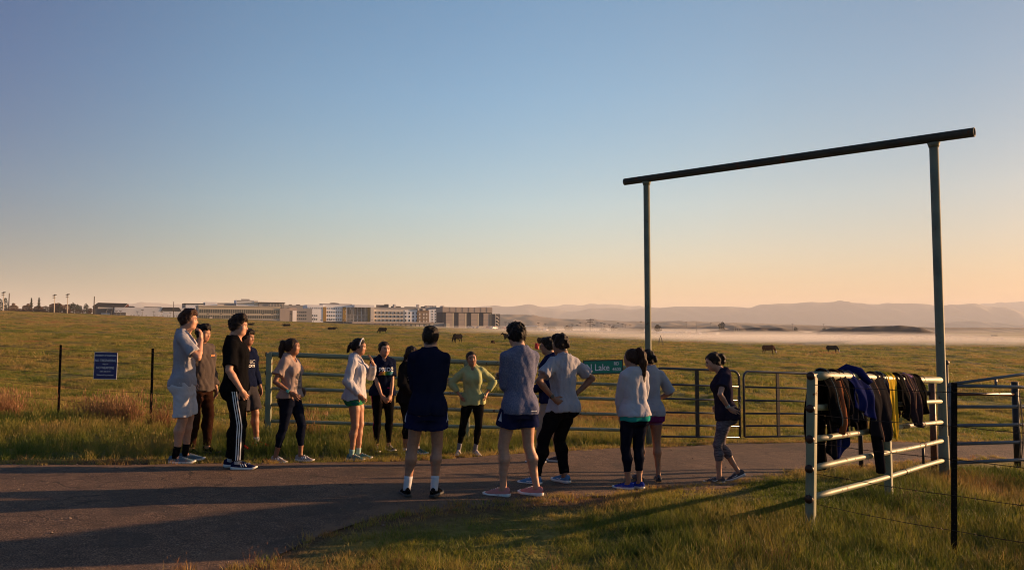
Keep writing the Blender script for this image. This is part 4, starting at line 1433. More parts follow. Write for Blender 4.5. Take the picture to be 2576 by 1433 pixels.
        val = {cn: D[I[:, 0] + cn[0], I[:, 1] + cn[1], I[:, 2] + cn[2]] for cn in corners}
        for ca in corners:
            for ax in range(3):
                if ca[ax] == 1: continue
                cb = list(ca); cb[ax] = 1; cb = tuple(cb)
                da, db = val[ca], val[cb]
                m = (da < 0) != (db < 0)
                t = np.where(m, da / np.where(da - db == 0, 1, da - db), 0)
                pt = np.tile(np.array(ca, float), (len(I), 1))
                pt[:, ax] = t
                acc[m] += pt[m]; cnt[m] += 1
        V = self.lo + self.h * (I + acc / cnt[:, None])
        Fs = []
        for ax in range(3):
            sl0 = [slice(None)] * 3; sl1 = [slice(None)] * 3
            sl0[ax] = slice(0, -1); sl1[ax] = slice(1, None)
            a, b_ = S[tuple(sl0)], S[tuple(sl1)]
            ch = a != b_
            o1, o2 = [(1, 2), (2, 0), (0, 1)][ax]
            cut = [slice(None)] * 3
            cut[o1] = slice(1, -1); cut[o2] = slice(1, -1)
            ch = ch[tuple(cut)]
            J = np.stack(np.nonzero(ch), 1)
            J[:, o1] += 1; J[:, o2] += 1
            flip = a[J[:, 0], J[:, 1], J[:, 2]]

            def cid(d1, d2):
                K = J.copy(); K[:, o1] -= d1; K[:, o2] -= d2
                return ids[K[:, 0], K[:, 1], K[:, 2]]
            q = np.stack([cid(1, 1), cid(0, 1), cid(0, 0), cid(1, 0)], 1)
            q[~flip] = q[~flip][:, ::-1]
            Fs.append(q)
        F = np.concatenate(Fs)
        F = F[(F >= 0).all(1)]
        # one light relaxing pass
        s = np.zeros_like(V); n = np.zeros(len(V))
        for i in range(4):
            a, b_ = F[:, i], F[:, (i + 1) % 4]
            np.add.at(s, a, V[b_]); np.add.at(n, a, 1)
        V = V * 0.5 + 0.5 * s / np.maximum(n, 1)[:, None]
        return V, F


def rot(rx=0, ry=0, rz=0):
    return np.array((Matrix.Rotation(rad(rz), 3, 'Z') @ Matrix.Rotation(rad(rx), 3, 'X') @ Matrix.Rotation(rad(ry), 3, 'Y')))


def ik(a, c, la, lb, hint):
    """middle joint between a and c"""
    a, c = np.asarray(a, float), np.asarray(c, float)
    d = c - a
    L = np.linalg.norm(d)
    if L > (la + lb) * 0.999:
        c = a + d / L * (la + lb) * 0.999
        d = c - a; L = np.linalg.norm(d)
    x = (la * la - lb * lb + L * L) / (2 * L)
    y = math.sqrt(max(la * la - x * x, 0))
    u = d / L
    h = np.asarray(hint, float)
    h = nrm(h - u * (h @ u))
    return a + u * x + h * y, c


# profiles in body heights, z from the hip centre
PZ = [-.075, -.03, 0, .04, .075, .10, .13, .16, .20, .235, .265, .29, .312, .33]
MALE = dict(a=[.071, .083, .084, .078, .072, .070, .072, .077, .083, .085, .083, .071, .050, .034],
            b=[.060, .070, .071, .066, .062, .060, .061, .064, .068, .068, .061, .050, .040, .032],
            c=[-.004, -.006, -.006, -.002, .001, .002, .002, .003, .004, .002, -.002, -.008, -.012, -.012],
            sh=.090, delt=.0275, thigh=.050, knee=.031, calf=.0335, ankle=.0195, arm=.0275, elb=.022, fore=.0235, wrist=.0150, neck=.0335, head=.129)
FEM = dict(a=[.079, .092, .092, .081, .070, .065, .067, .071, .076, .078, .077, .065, .044, .030],
           b=[.062, .070, .070, .062, .055, .052, .053, .056, .059, .058, .053, .044, .036, .029],
           c=[-.006, -.009, -.009, -.004, .001, .003, .003, .004, .004, .002, -.002, -.008, -.011, -.011],
           sh=.087, delt=.0245, thigh=.052, knee=.030, calf=.0315, ankle=.0175, arm=.0230, elb=.0185, fore=.0200, wrist=.0130, neck=.0280, head=.133)


class Pose:
    pass


def skeleton(H, sex, p):
    """p: dict of pose; all lengths in body heights, x right, y forward, z up, feet at z=0"""
    B = MALE if sex == 'm' else FEM
    B = dict(B)
    w = p.get('girth', 1.0)
    for q in ('thigh', 'knee', 'calf', 'ankle', 'arm', 'elb', 'fore', 'wrist', 'delt'):
        B[q] = B[q] * (0.5 + 0.5 * w)
    S = Pose()
    S.H, S.B, S.sex = H, B, sex
    S.girth = w
    TH, SHN, AH = .245, .245, .046
    feet = p.get('feet', [(-.055, 0, 8), (.055, 0, -8)])     # x, y, yaw(+ left), [lift, pitch] for left, right
    hipx, hipy = p.get('hip', (0, 0))
    hw = .050
    pyaw = p.get('pelvis', 0)
    Rp = rot(0, p.get('hiptilt', 0), pyaw)
    S.Rp = Rp
    ank = []
    for f in feet:
        lift = f[3] if len(f) > 3 else 0
        ank.append(v3(f[0], f[1], AH + lift))
    # pelvis height from reach
    zmax = 9
    for i, sx in ((0, -1), (1, 1)):
        hj = Rp @ v3(sx * hw, 0, -.012)
        dx = ank[i][0] - (hipx + hj[0]); dy = ank[i][1] - (hipy + hj[1])
        L = (TH + SHN) * (p.get('stretch', 0.996))
        reach = math.sqrt(max(L * L - dx * dx - dy * dy, .01))
        if i == p.get('free', -1): continue
        zmax = min(zmax, ank[i][2] + reach - hj[2])
    S.pel = v3(hipx, hipy, zmax)
    S.hip = [S.pel + Rp @ v3(-hw, 0, -.012), S.pel + Rp @ v3(hw, 0, -.012)]
    S.knee, S.ank, S.foot = [], [], []
    for i in (0, 1):
        yaw = rad(feet[i][2])
        fd = v3(-math.sin(yaw), math.cos(yaw), 0)
        kh = p.get('kneehint', [None, None])[i]
        kn, an = ik(S.hip[i], ank[i], TH, SHN, fd if kh is None else kh)
        S.knee.append(kn); S.ank.append(an)
        S.foot.append((an, feet[i][2], feet[i][4] if len(feet[i]) > 4 else 0))
    # torso
    S.Rt = rot(-p.get('lean', 0), p.get('side', 0), p.get('twist', 0) + pyaw)
    S.to = S.pel
    T = lambda q: S.to + S.Rt @ np.asarray(q, float)
    S.T = T
    sl = p.get('shrug', 0)
    S.sho = [T((-B['sh'], -.006, .272 + sl)), T((B['sh'], -.006, .272 + sl))]
    UA, FA = .170, .148
    S.elb, S.wri, S.hand = [], [], []
    arms = p.get('arms', [None, None])
    for i, sx in ((0, -1), (1, 1)):
        a = arms[i]
        if a is None:
            a = dict(w=(sx * .15, .015, -.035), e=(sx * .3, -1, 0), f=(0, .15, -1), n=(-sx, 0, 0))
        wpos = T(a['w']); hint = S.Rt @ np.asarray(a['e'], float)
        el, wr = ik(S.sho[i], wpos, UA, FA, hint)
        S.elb.append(el); S.wri.append(wr)
        S.hand.append((nrm(S.Rt @ np.asarray(a.get('f', (0, 0, -1)), float)), nrm(S.Rt @ np.asarray(a.get('n', (-sx, 0, 0)), float)), a.get('curl', 25), a.get('spread', 3)))
    S.nb = T((0, -.014, .300))
    hy, hp, ht = p.get('head', (0, 0, 0))            # yaw(+left), pitch(+down), tilt(+right)
    S.Rh = S.Rt @ rot(-hp - p.get('lean', 0) * -0.75, ht, hy)
    S.hs = B['head']
    S.hc = T((0, p.get('headfwd', .012), .335)) + S.Rh @ v3(0, .010, .0 + .062)
    return S


def scaled(S):
    """skeleton in metres"""
    H = S.H
    for n in ('pel', 'to', 'nb', 'hc'):
        setattr(S, n, getattr(S, n) * H)
    for n in ('hip', 'knee', 'ank', 'sho', 'elb', 'wri'):
        setattr(S, n, [q * H for q in getattr(S, n)])
    S.hs *= H
    S.foot = [(f[0] * H, f[1], f[2]) for f in S.foot]
    to, Rt = S.to, S.Rt
    S.T = lambda q: to + Rt @ (np.asarray(q, float) * H)
    return S


def head_pt(S, q):
    return S.hc + S.Rh @ (np.asarray(q, float) * S.hs)


def put_leg(F, S, i, off=0.0, k=.02, straight=0.0, to=1.0):
    H, B = S.H, S.B
    hp, kn, an = S.hip[i], S.knee[i], S.ank[i]
    sx = -1 if i == 0 else 1
    yaw = rad(S.foot[i][1])
    fd = v3(-math.sin(yaw), math.cos(yaw), 0)
    up = hp + nrm(hp - kn) * .018 * H
    m1 = hp * .55 + kn * .45
    F.cone(up + v3(0, -.004 * H, 0), m1, B['thigh'] * H * 1.02 + off, B['thigh'] * H * .88 + off, k)
    F.cone(m1, kn, B['thigh'] * H * .88 + off, B['knee'] * H + off, .02)
    c = kn * .70 + an * .30 - fd * .008 * H
    lo = kn * .35 + an * .65
    cr = max(B['calf'] * H, straight)
    F.cone(kn, c, B['knee'] * H * .97 + off, cr + off, .02)
    F.cone(c, lo, cr + off, max(B['ankle'] * H * 1.18, straight) + off, .025)
    F.cone(lo, an, max(B['ankle'] * H * 1.18, straight) + off, max(B['ankle'] * H, straight) + off, .015)


def put_arm(F, S, i, off=0.0, k=.03, start=0, upto=2.0, loose=0.0):
    H, B = S.H, S.B
    s, e, w = S.sho[i], S.elb[i], S.wri[i]
    m = s * .5 + e * .5
    F.cone(s, m, B['delt'] * H + off, B['arm'] * H + off + loose * .6, k)
    if upto <= .5: return
    F.cone(m, e, B['arm'] * H + off + loose * .6, B['elb'] * H + off + loose, .014)
    if upto <= 1: return
    f = e * .72 + w * .28
    F.cone(e, f, B['elb'] * H + off + loose, B['fore'] * H + off + loose, .010)
    F.cone(f, w, B['fore'] * H + off + loose, B['wrist'] * H + off + loose * .3, .010)


def put_hand(F, S, i):
    H = S.H
    w = S.wri[i]
    f, n, curl, spread = S.hand[i]
    n = nrm(n - f * (f @ n))
    side = np.cross(f, n)                    # toward the thumb for the right hand when palm n
    th = side if i == 0 else -side
    L = .105 * H
    pw = .022 * H
    # palm
    R = np.stack([th, f, n], 1)
    F.cone(w, w + f * L * .12, S.B['wrist'] * H, S.B['wrist'] * H * .95, .008)
    F.ell(w + f * L * .30, (pw, L * .30, .0115 * H * (1.0 if S.sex == 'm' else .9)), R, .010)
    base = w + f * L * .50
    for j, (o, ln) in enumerate(((.78, .44), (.26, .49), (-.26, .46), (-.76, .37))):
        sp = rad(spread) * (o * 1.6)
        d0 = nrm(f * math.cos(sp) + th * math.sin(sp))
        c = rad(curl * (1 + .12 * j))
        d1 = nrm(d0 * math.cos(c * .5) + n * math.sin(c * .5))
        d2 = nrm(d0 * math.cos(c * 1.2) + n * math.sin(c * 1.2))
        p0 = base + th * pw * o - f * L * .04 * abs(o)
        p1 = p0 + d1 * ln * L * .52
        p2 = p1 + d2 * ln * L * .48
        r = .0050 * H
        F.cone(p0, p1, r * 1.05, r, .004)
        F.cone(p1, p2, r, r * .82, .002)
    t0 = w + f * L * .16 + th * pw * .7
    t1 = t0 + nrm(f * .75 + th * .75 + n * .3) * L * .27
    t2 = t1 + nrm(f * .95 + th * .25 + n * .25) * L * .22
    F.cone(t0, t1, .0078 * H, .0060 * H, .006)
    F.cone(t1, t2, .0060 * H, .0048 * H, .003)


def put_head(F, S):
    s = S.hs
    R = S.Rh
    P = lambda *q: head_pt(S, q)
    fem = S.sex == 'f'
    r = lambda *q: np.array(q) * s
    F.ell(P(0, -.075, .14), r(.325, .405, .355), R, .02)
    F.ell(P(0, .10, -.10), r(.262, .27, .36), R, .05)
    F.ell(P(0, .20, -.385), r(.125 if not fem else .10, .125, .095), R, .045)
    for sx in (-1, 1):
        F.ell(P(sx * .185, .06, -.27), r(.085 if not fem else .065, .16, .12), R, .04)
        F.ell(P(sx * .16, .245, -.10), r(.095, .085, .10), R, .03)
    F.ell(P(0, .305, .085), r(.22, .075, .05), R, .02)
    for sx in (-1, 1):
        F.ell(P(sx * .125, .385, .005), r(.085, .062, .048), R, .012, cut=True)
        F.ell(P(sx * .125, .292, -.002), r(.066, .062, .052), R, .004)
        F.ell(P(sx * .342, -.035, -.035), r(.030, .078, .118), R, .012)
    F.cone(P(0, .335, .02), P(0, .425, -.135), .032 * s, .047 * s, .012)
    for sx in (-1, 1):
        F.ell(P(sx * .05, .365, -.15), r(.035, .045, .033), R, .008)
    F.ell(P(0, .345, -.252), r(.085, .045, .024), R, .006)
    F.ell(P(0, .338, -.292), r(.075, .045, .026), R, .006)
    F.ell(P(0, .375, -.2715), r(.09, .02, .004), R, .003, cut=True)
    H = S.H
    nk = S.B['neck'] * H
    F.cone(S.nb, P(0, -.10, -.22), nk * 1.06, nk * .97, .022)
    F.cone(S.nb + S.Rt @ v3(0, .012 * H, -.01 * H), P(0, .02, -.30), nk * .9, nk * .75, .03)


def torso_tab(S, grow=0.0):
    H, B = S.H, S.B
    g = S.girth
    z = np.array(PZ) * H
    return z, np.array(B['a']) * H * g + grow, np.array(B['b']) * H * g + grow, np.array(B['c']) * H


def bounds(S, m=.12):
    pts = np.array([S.hc, S.pel] + S.ank + S.elb + S.wri + S.sho + S.knee)
    lo = pts.min(0) - m; hi = pts.max(0) + m
    lo[2] = -.03; hi[2] = max(S.hc[2] + .18, hi[2] + .08)
    return lo, hi


def make_body(S, h):
    lo, hi = bounds(S, .16)
    F = Field(lo, hi, h)
    H = S.H
    z, a, b, c = torso_tab(S)
    F.loft(S.to, S.Rt, z, a, b, c, k=0)
    for sx in (-1, 1):
        F.ell(S.pel + S.Rp @ (v3(sx * .045, -.038, -.035) * H), v3(.050, .048, .052) * H, None, .03)
        if S.sex == 'f':
            F.ell(S.T((sx * .040, .048, .200)), v3(.034, .032, .034) * H, None, .025)
        else:
            F.ell(S.T((sx * .048, .040, .215)), v3(.048, .030, .035) * H, None, .03)
        F.cone(S.T((sx * .02, -.018, .305)), S.sho[0 if sx < 0 else 1], .028 * H, S.B['delt'] * H * .9, .03)
    for i in (0, 1):
        put_leg(F, S, i, 0, .03)
        an, yaw, pit = S.foot[i]
        Rf = rot(-pit, 0, yaw)
        F.cone(an, an + Rf @ (v3(0, .045, -.027) * H), S.B['ankle'] * H * .95, .012 * H, .01)
    for i in (0, 1):
        put_arm(F, S, i, 0, .03)
    put_head(F, S)
    for i in (0, 1):
        put_hand(F, S, i)
    return F.mesh()


def make_top(S, h, off=.012, hem=-.03, sleeve=.62, loose=0.0, drop=.011, seed=1, wr=.004, collar=0.0, vneck=0.0, hemtilt=0.0, boxy=0.0, pinch=None, cuffs=False):
    """shirt or jacket. sleeve: 0..1 upper arm, 1..2 down the forearm"""
    off *= .78; loose *= .45
    lo, hi = bounds(S, .2)
    lo[2] = max(0, S.pel[2] - .3)
    F = Field(lo, hi, h)
    H = S.H
    z, a, b, c = torso_tab(S)
    a2, b2 = a.copy(), b.copy()
    # hang: from the chest down the cloth does not follow the waist all the way in
    ic = 8
    for j in range(ic, -1, -1):
        a2[j] = max(a2[j], a2[j + 1] * (0.90 + .10 * boxy) if j < ic else a2[j])
        b2[j] = max(b2[j], b2[j + 1] * (0.90 + .10 * boxy) if j < ic else b2[j])
    a2[:ic] += loose * .8; b2[:ic] += loose
    zl = np.concatenate([[-.15 * H], z]); a2[:3] += drop * .7; b2[:3] += drop * .7; a2 = np.concatenate([[a2[0] * 1.0 + drop], a2]); b2 = np.concatenate([[b2[0] + drop], b2]); c = np.concatenate([[c[0]], c])
    F.loft(S.to, S.Rt, zl, a2, b2, c, k=0, off=off, pw=2.3)
    for sx in (-1, 1):
        F.ell(S.pel + S.Rp @ (v3(sx * .045, -.038, -.035) * H), v3(.050, .048, .052) * H + off, None, .04)
        if S.sex == 'f':
            F.ell(S.T((sx * .040, .048, .200)), v3(.034, .032, .034) * H + off, None, .04)
        else:
            F.ell(S.T((sx * .048, .040, .215)), v3(.048, .030, .035) * H + off, None, .04)
        F.cone(S.T((sx * .02, -.018, .305)), S.sho[0 if sx < 0 else 1], .028 * H + off * .8, S.B['delt'] * H * .9 + off * .8, .03)
        hp_, kn_ = S.hip[0 if sx < 0 else 1], S.knee[0 if sx < 0 else 1]
        F.cone(hp_ + nrm(hp_ - kn_) * .018 * H + v3(0, -.004 * H, 0), hp_ * .75 + kn_ * .25, S.B['thigh'] * H * 1.02 + off, S.B['thigh'] * H + off, .045)
    # neck opening, above the collar line
    if collar > 0:
        nk = S.B['neck'] * H
        up = nrm(head_pt(S, (0, -.1, -.22)) - S.nb)
        F.cone(S.nb - up * .02, S.nb + up * collar, nk * 1.15 + off, nk * 1.10 + off, .02)
        F.half(S.nb + up * (collar), up, within=(S.nb - .12, S.nb + .25))
    else:
        nk = S.B['neck'] * H
        F.cone(S.T((0, -.010, .297)), S.T((0, .0, .40)), nk * 1.22, nk * 1.5, .006, cut=True)
        F.cone(S.T((0, .035, .285 - vneck)), S.T((0, .06, .37)), nk * .8, nk * 1.2, .006, cut=True)
    for i in (0, 1):
        tl = loose * .5 + .004
        if sleeve <= 1:
            G2 = Field(lo, hi, h)
            s, e = S.sho[i], S.elb[i]
            d = nrm(e - s)
            end = s + (e - s) * sleeve
            G2.cone(s, end + d * .04, S.B['delt'] * H + off, S.B['arm'] * H + off + tl + .010, 0)
            G2.half(end, d)
            F.join((slice(None),) * 3, G2.D, .03)
        else:
            G2 = Field(lo, hi, h)
            put_arm(G2, S, i, off * .8, .0, loose=tl)
            d = nrm(S.wri[i] - S.elb[i])
            end = S.elb[i] + (S.wri[i] - S.elb[i]) * (sleeve - 1)
            G2.half(end, d, within=(np.minimum(end, S.wri[i]) - .05, np.maximum(end, S.wri[i]) + .05))
            # join the upper arm broadly and the forearm with a crease
            F.join((slice(None),) * 3, G2.D, .014)
    n = S.Rt @ nrm(v3(0, hemtilt, -1))
    hz = S.T((0, 0, hem))
    big = Field.half
    # hem cut only near the torso so low hands keep their sleeves
    s_lo = hz - np.array([.30, .30, .5]); s_hi = hz + np.array([.30, .30, .25])
    s, P = F.sub(s_lo, s_hi, 0)
    if s is not None:
        q = [P[i] - hz[i] for i in range(3)]
        dd = q[0] * n[0] + q[1] * n[1] + q[2] * n[2]
        wob = .004 * np.sin(q[0] * 30 + seed) + .004 * np.sin(q[1] * 36 + seed * 2)
        keep = np.full(dd.shape, False)
        for i in (0, 1):
            if sleeve > 1:
                e, w = S.elb[i], S.wri[i]
                ba = w - e
                t = np.clip(((P[0] - e[0]) * ba[0] + (P[1] - e[1]) * ba[1] + (P[2] - e[2]) * ba[2]) / (ba @ ba), 0, 1)
                di = np.sqrt((P[0] - e[0] - t * ba[0]) ** 2 + (P[1] - e[1] - t * ba[1]) ** 2 + (P[2] - e[2] - t * ba[2]) ** 2)
                keep = keep | (di < .05 + off)
        D = F.D[s]
        F.D[s] = np.where(keep, D, np.maximum(D, (dd + wob).astype(np.float32)))
    F.ripple(wr, 26, seed, (1.2, 1.2, .45), bias=.6, ridge=True)
    F.ripple(wr * .5, 60, seed + 5, (1.2, 1.2, .5), bias=.4)
    return F.mesh()


def make_bottom(S, h, off=.006, end=(1.85, 1.85), loose=0.0, flare=0.0, rise=.055, seed=3, wr=.002, straight=0.0, tight=False):
    """shorts, tights or trousers; end: 0..1 along the thigh, 1..2 along the shin, per leg"""
    lo, hi = bounds(S, .14)
    hi[2] = S.pel[2] + .25
    F = Field(lo, hi, h)
    H = S.H
    z, a, b, c = torso_tab(S)
    m = z <= (rise + .05) * H
    F.loft(S.to, S.Rp, z[m], a[m], b[m], c[m], k=0, off=off + loose * .4)
    for sx in (-1, 1):
        F.ell(S.pel + S.Rp @ (v3(sx * .045, -.038, -.035) * H), v3(.050, .048, .052) * H + off, None, .03)
    for i in (0, 1):
        L = Field(lo, hi, h)
        hp, kn, an = S.hip[i], S.knee[i], S.ank[i]
        if end[i] <= 1.05:
            d = nrm(kn - hp)
            e = hp + (kn - hp) * end[i]
            m1 = hp * .55 + kn * .45
            r_end = np.interp(end[i], [0, .45, 1], [S.B['thigh'] * 1.02, S.B['thigh'] * .88, S.B['knee']]) * H
            L.cone(hp + nrm(hp - kn) * .018 * H, e + d * .04, S.B['thigh'] * H * 1.02 + off + loose * .3, r_end + off + loose + flare, 0)
            L.half(e, d)
        else:
            put_leg(L, S, i, off + loose * .5, .02, straight)
            d = nrm(an - kn)
            e = kn + (an - kn) * (end[i] - 1)
            L.half(e, d, within=(np.minimum(e, an) - .12, np.maximum(e, an) + .12))
        F.join((slice(None),) * 3, L.D, .04)
    F.half(S.pel + S.Rp @ (v3(0, 0, rise) * H), S.Rp[:, 2])
    if wr:
        F.ripple(wr, 24, seed, (1.1, 1.1, .8), ridge=True)
        F.ripple(wr * .6, 55, seed + 9, (.6, .6, 1.5))
    return F.mesh()


def make_hair(S, h, style, seed=5):
    s = S.hs
    R = S.Rh
    P = lambda *q: head_pt(S, q)
    r = lambda *q: np.array(q) * s
    tail_pts = []
    F = Field(S.hc - np.array([.20, .20, .62]), S.hc + np.array([.20, .20, .22]), h)
    big = style.get('vol', .04)
    F.ell(P(0, -.085, .15), r(.333 + big * .8, .412 + big, .362 + big), R, 0)
    if style.get('top', 0):
        t = style['top']
        F.ell(P(style.get('part', 0) * .1, .02, .36 + t * .30), r(.275, .33, .13 + t * .45), R, .05)
        F.ell(P(style.get('part', 0) * .12, .22, .35 + t * .35), r(.20, .11, .07 + t * .3), R, .05)
    if S.sex == 'm':
        F.ell(P(0, -.24, -.05), r(.235, .165, .24) + big * s * .2, R, .05)
    else:
        F.ell(P(0, -.25, -.12), r(.25, .185, .29) + big * s * .3, R, .05)
    for sx in (-1, 1):
        F.ell(P(sx * .25, .0, .02), r(.075 + big * .5, .17, .20), R, .03)
    # hairline
    sl, Q = F.sub(F.lo, F.lo + F.h * F.n, 0)
    q = [Q[i] - S.hc[i] for i in range(3)]
    x, y, z = [(q[0] * R[0, j] + q[1] * R[1, j] + q[2] * R[2, j]) / s for j in range(3)]
    low = style.get('low', -.25)
    zc = np.interp(y, [-.60, -.30, -.14, -.05, .03, .10, .17, .26, .36, .5], [low - .14, low - .06, low - .02, -.13 + style.get('ears', 0), -.12, -.10, .12, .235, .285, .30])
    zc = zc - .04 * (np.abs(x) < .16) * (y > .2) + .02 * np.sin(x * 40 + seed) * (y > .1)
    F.carve(sl, -((zc - z) * s * .75), .006)
    rough_ = style.get('rough', .006)
    F.ripple(rough_, 70, seed, (1, 1, .7))
    F.ripple(rough_ * .6, 150, seed + 1, (1, 1, .5))
    for ch in style.get('chains', []):
        pts = [P(*c[:3]) for c in ch]
        F2 = Field(F.lo, F.lo + F.h * (F.n - 1), h)
        F2.D[:] = 1
        F2.chain(pts, [c[3] * s for c in ch], .02)
        F2.ripple(.005, 110, seed + 3, (1.2, 1.2, .22))
        F.join((slice(None),) * 3, F2.D, .012)
    return F.mesh()


def strands(S, V, F, tails, n, seed, out=.010, ln=(.012, .032)):
    """loose hairs lifting off the surface, as fine ribbons"""
    r = np.random.default_rng(seed)
    q = F
    nn = np.cross(V[q[:, 1]] - V[q[:, 0]], V[q[:, 2]] - V[q[:, 0]])
    nn /= np.linalg.norm(nn, axis=1)[:, None] + 1e-9
    pick = r.integers(0, len(q), n)
    c = V[q[pick, 0]]; N = nn[pick]
    flow = np.array([0, 0, -1.0]) + S.Rh @ np.array([0, -.8, 0]) + r.normal(0, .45, (n, 3))
    flow -= N * np.sum(flow * N, 1)[:, None]
    flow /= np.linalg.norm(flow, axis=1)[:, None] + 1e-9
    L = r.uniform(ln[0], ln[1], n)[:, None]
    o_ = r.uniform(.2, 1.0, n)[:, None] * out
    p0 = c - N * .004; p1 = c + flow * L * .5 + N * o_ * .7; p2 = c + flow * L + N * o_
    w = np.cross(flow, r.normal(0, 1, (n, 3))); w /= np.linalg.norm(w, axis=1)[:, None] + 1e-9
    w *= r.uniform(.0008, .0016, n)[:, None]
    VV = np.stack([p0 - w, p0 + w, p1 - w * .8, p1 + w * .8, p2 - w * .2, p2 + w * .2], 1).reshape(-1, 3)
    b = np.arange(n)[:, None] * 6
    FF = np.concatenate([b + [0, 1, 3, 2], b + [2, 3, 5, 4]], 0)
    return VV, FF


def on_local(parent_empty, name, V, F, mat, smooth_=True):
    return np_mesh(name, V, F, mat, parent_empty, smooth_)


# ---- shoe: sections along the foot; y along the foot from heel
def shoe_meshes(L, hi=.075, wide=1.0):
    ts = [0.0, .03, .08, .16, .26, .36, .46, .56, .68, .80, .90, .96, 1.0]
    ws = [.016, .026, .032, .035, .035, .034, .035, .039, .045, .046, .039, .028, .012]
    hs = [.070, .094, .104, .104, .100, .096, .090, .082, .070, .058, .047, .037, .028]
    bs = [.028, .027, .026, .025, .024, .023, .022, .021, .020, .020, .022, .025, .028]
    k = L / .29
    V, Fc = [], []
    n = 11
    for t, w, h_, b in zip(ts, ws, hs, bs):
        y = t * L - .255 * L
        for j in range(n):
            a = math.pi * j / (n - 1)
            cx = math.cos(a); sz = math.sin(a)
            e = .72
            x = math.copysign(abs(cx) ** e, cx) * w * k * wide
            z = (b - .008 + (h_ - b) * (abs(sz) ** .8)) * k * (hi / .075 if t < .45 else 1)
            V.append((x * (1 - .25 * sz), y, z))
    m = len(ts)
    for i in range(m - 1):
        for j in range(n - 1):
            a, b = i * n + j, i * n + j + 1
            Fc.append((a, b, b + n, a + n))
    Fc.append(tuple(range(n))); Fc.append(tuple((m - 1) * n + j for j in reversed(range(n))))
    up = (V, Fc)
    # sole
    V, Fc = [], []
    ring = [(w, t) for w, t in zip(ws, ts)]
    out = [(w * 1.10 * k * wide + .002, t * L * 1.02 - .26 * L, t) for w, t in ring] + [(-w * 1.10 * k * wide - .002, t * L * 1.02 - .26 * L, t) for w, t in reversed(ring)]
    for lev in range(4):
        for x, y, t in out:
            spring = .018 * max(0, (t - .72) / .28) ** 2 + .006 * max(0, (.1 - t) / .1)
            top = np.interp(t, [0, .3, .7, 1], [.034, .028, .022, .026])
            z = [0, .004, top - .004, top][lev] * k + spring * k * (1 if lev < 2 else .55)
            sc = [.93, 1, 1.0, .95][lev]
            V.append((x * sc, y * (sc if t > .9 or t < .05 else 1), z))
    n2 = len(out)
    for lev in range(3):
        for j in range(n2):
            a, b = lev * n2 + j, lev * n2 + (j + 1) % n2
            Fc.append((a, b, b + n2, a + n2))
    Fc.append(tuple(reversed(range(n2)))); Fc.append(tuple(3 * n2 + j for j in range(n2)))
    return up, (V, Fc)


def xform(V, M, o):
    return [tuple(M @ np.array(v) + o) for v in V]
# ------------------------------------------------------------------ people
def surf(x, y):
    d = float(road_dist(x, y))
    z = G(x, y)
    if d < 0:
        f, n = float(far_edge(x)), float(near_edge(x))
        z += .004 + .028 * math.sqrt(max(0, math.sin(math.pi * (y - n) / (f - n))))
    return z


def skin_mat(name, col):
    m, nt, b = new_mat(name)
    a = nt.nodes.new("ShaderNodeAttribute"); a.attribute_name = "tone"
    n = noise(nt, 30, 4)
    v = ramp(nt, n.outputs[0], [(.3, (.88, .86, .85)), (.7, (1.1, 1.08, 1.08))])
    c = mixc(nt, 1.0, col, v.outputs[0], 'MULTIPLY')
    c = mixc(nt, 1.0, c, a.outputs['Color'], 'MULTIPLY')
    nt.links.new(c, b.inputs['Base Color'])
    b.inputs['Roughness'].default_value = .52
    b.inputs['Specular IOR Level'].default_value = .35
    b.inputs['Subsurface Weight'].default_value = .12
    b.inputs['Subsurface Radius'].default_value = (.012, .005, .003)
    n2 = noise(nt, 220, 3)
    add_bump(nt, b, n2.outputs[0], .15, .002)
    return m


SKIN = {k: skin_mat("skin_" + k, c) for k, c in dict(fair=(.44, .24, .16), tan=(.33, .17, .105), brown=(.235, .112, .064)).items()}


def cloth(name, col, rough=.85, heather=None, weave=420, sheen=0.0, var=.10, stripe=None):
    m, nt, b = new_mat(name)
    tc = nt.nodes.new("ShaderNodeTexCoord")
    n = noise(nt, 9, 4, tc.outputs['Object'])
    lo = [c * (1 - var) for c in col]; hi = [min(1, c * (1 + var)) for c in col]
    c = mixc(nt, n.outputs[0], lo, hi)
    if heather:
        mp = nt.nodes.new("ShaderNodeMapping"); mp.inputs['Scale'].default_value = heather[1]
        nt.links.new(tc.outputs['Object'], mp.inputs[0])
        h = noise(nt, 1, 3, mp.outputs[0], .7)
        hr = ramp(nt, h.outputs[0], [(.40, (0, 0, 0)), (.60, (1, 1, 1))])
        c = mixc(nt, hr.outputs[0], c, heather[0])
    nt.links.new(c, b.inputs['Base Color'])
    b.inputs['Roughness'].default_value = rough
    b.inputs['Specular IOR Level'].default_value = .1
    b.inputs['IOR'].default_value = 1.06
    b.inputs['Sheen Weight'].default_value = sheen
    b.inputs['Sheen Roughness'].default_value = .5
    w = noise(nt, weave, 2, tc.outputs['Object'])
    w2 = noise(nt, 24, 4, tc.outputs['Object'], .55, .8)
    hgt = mathn(nt, 'ADD', mathn(nt, 'MULTIPLY', w.outputs[0], .12), w2.outputs[0])
    add_bump(nt, b, hgt, .35, .012)
    return m


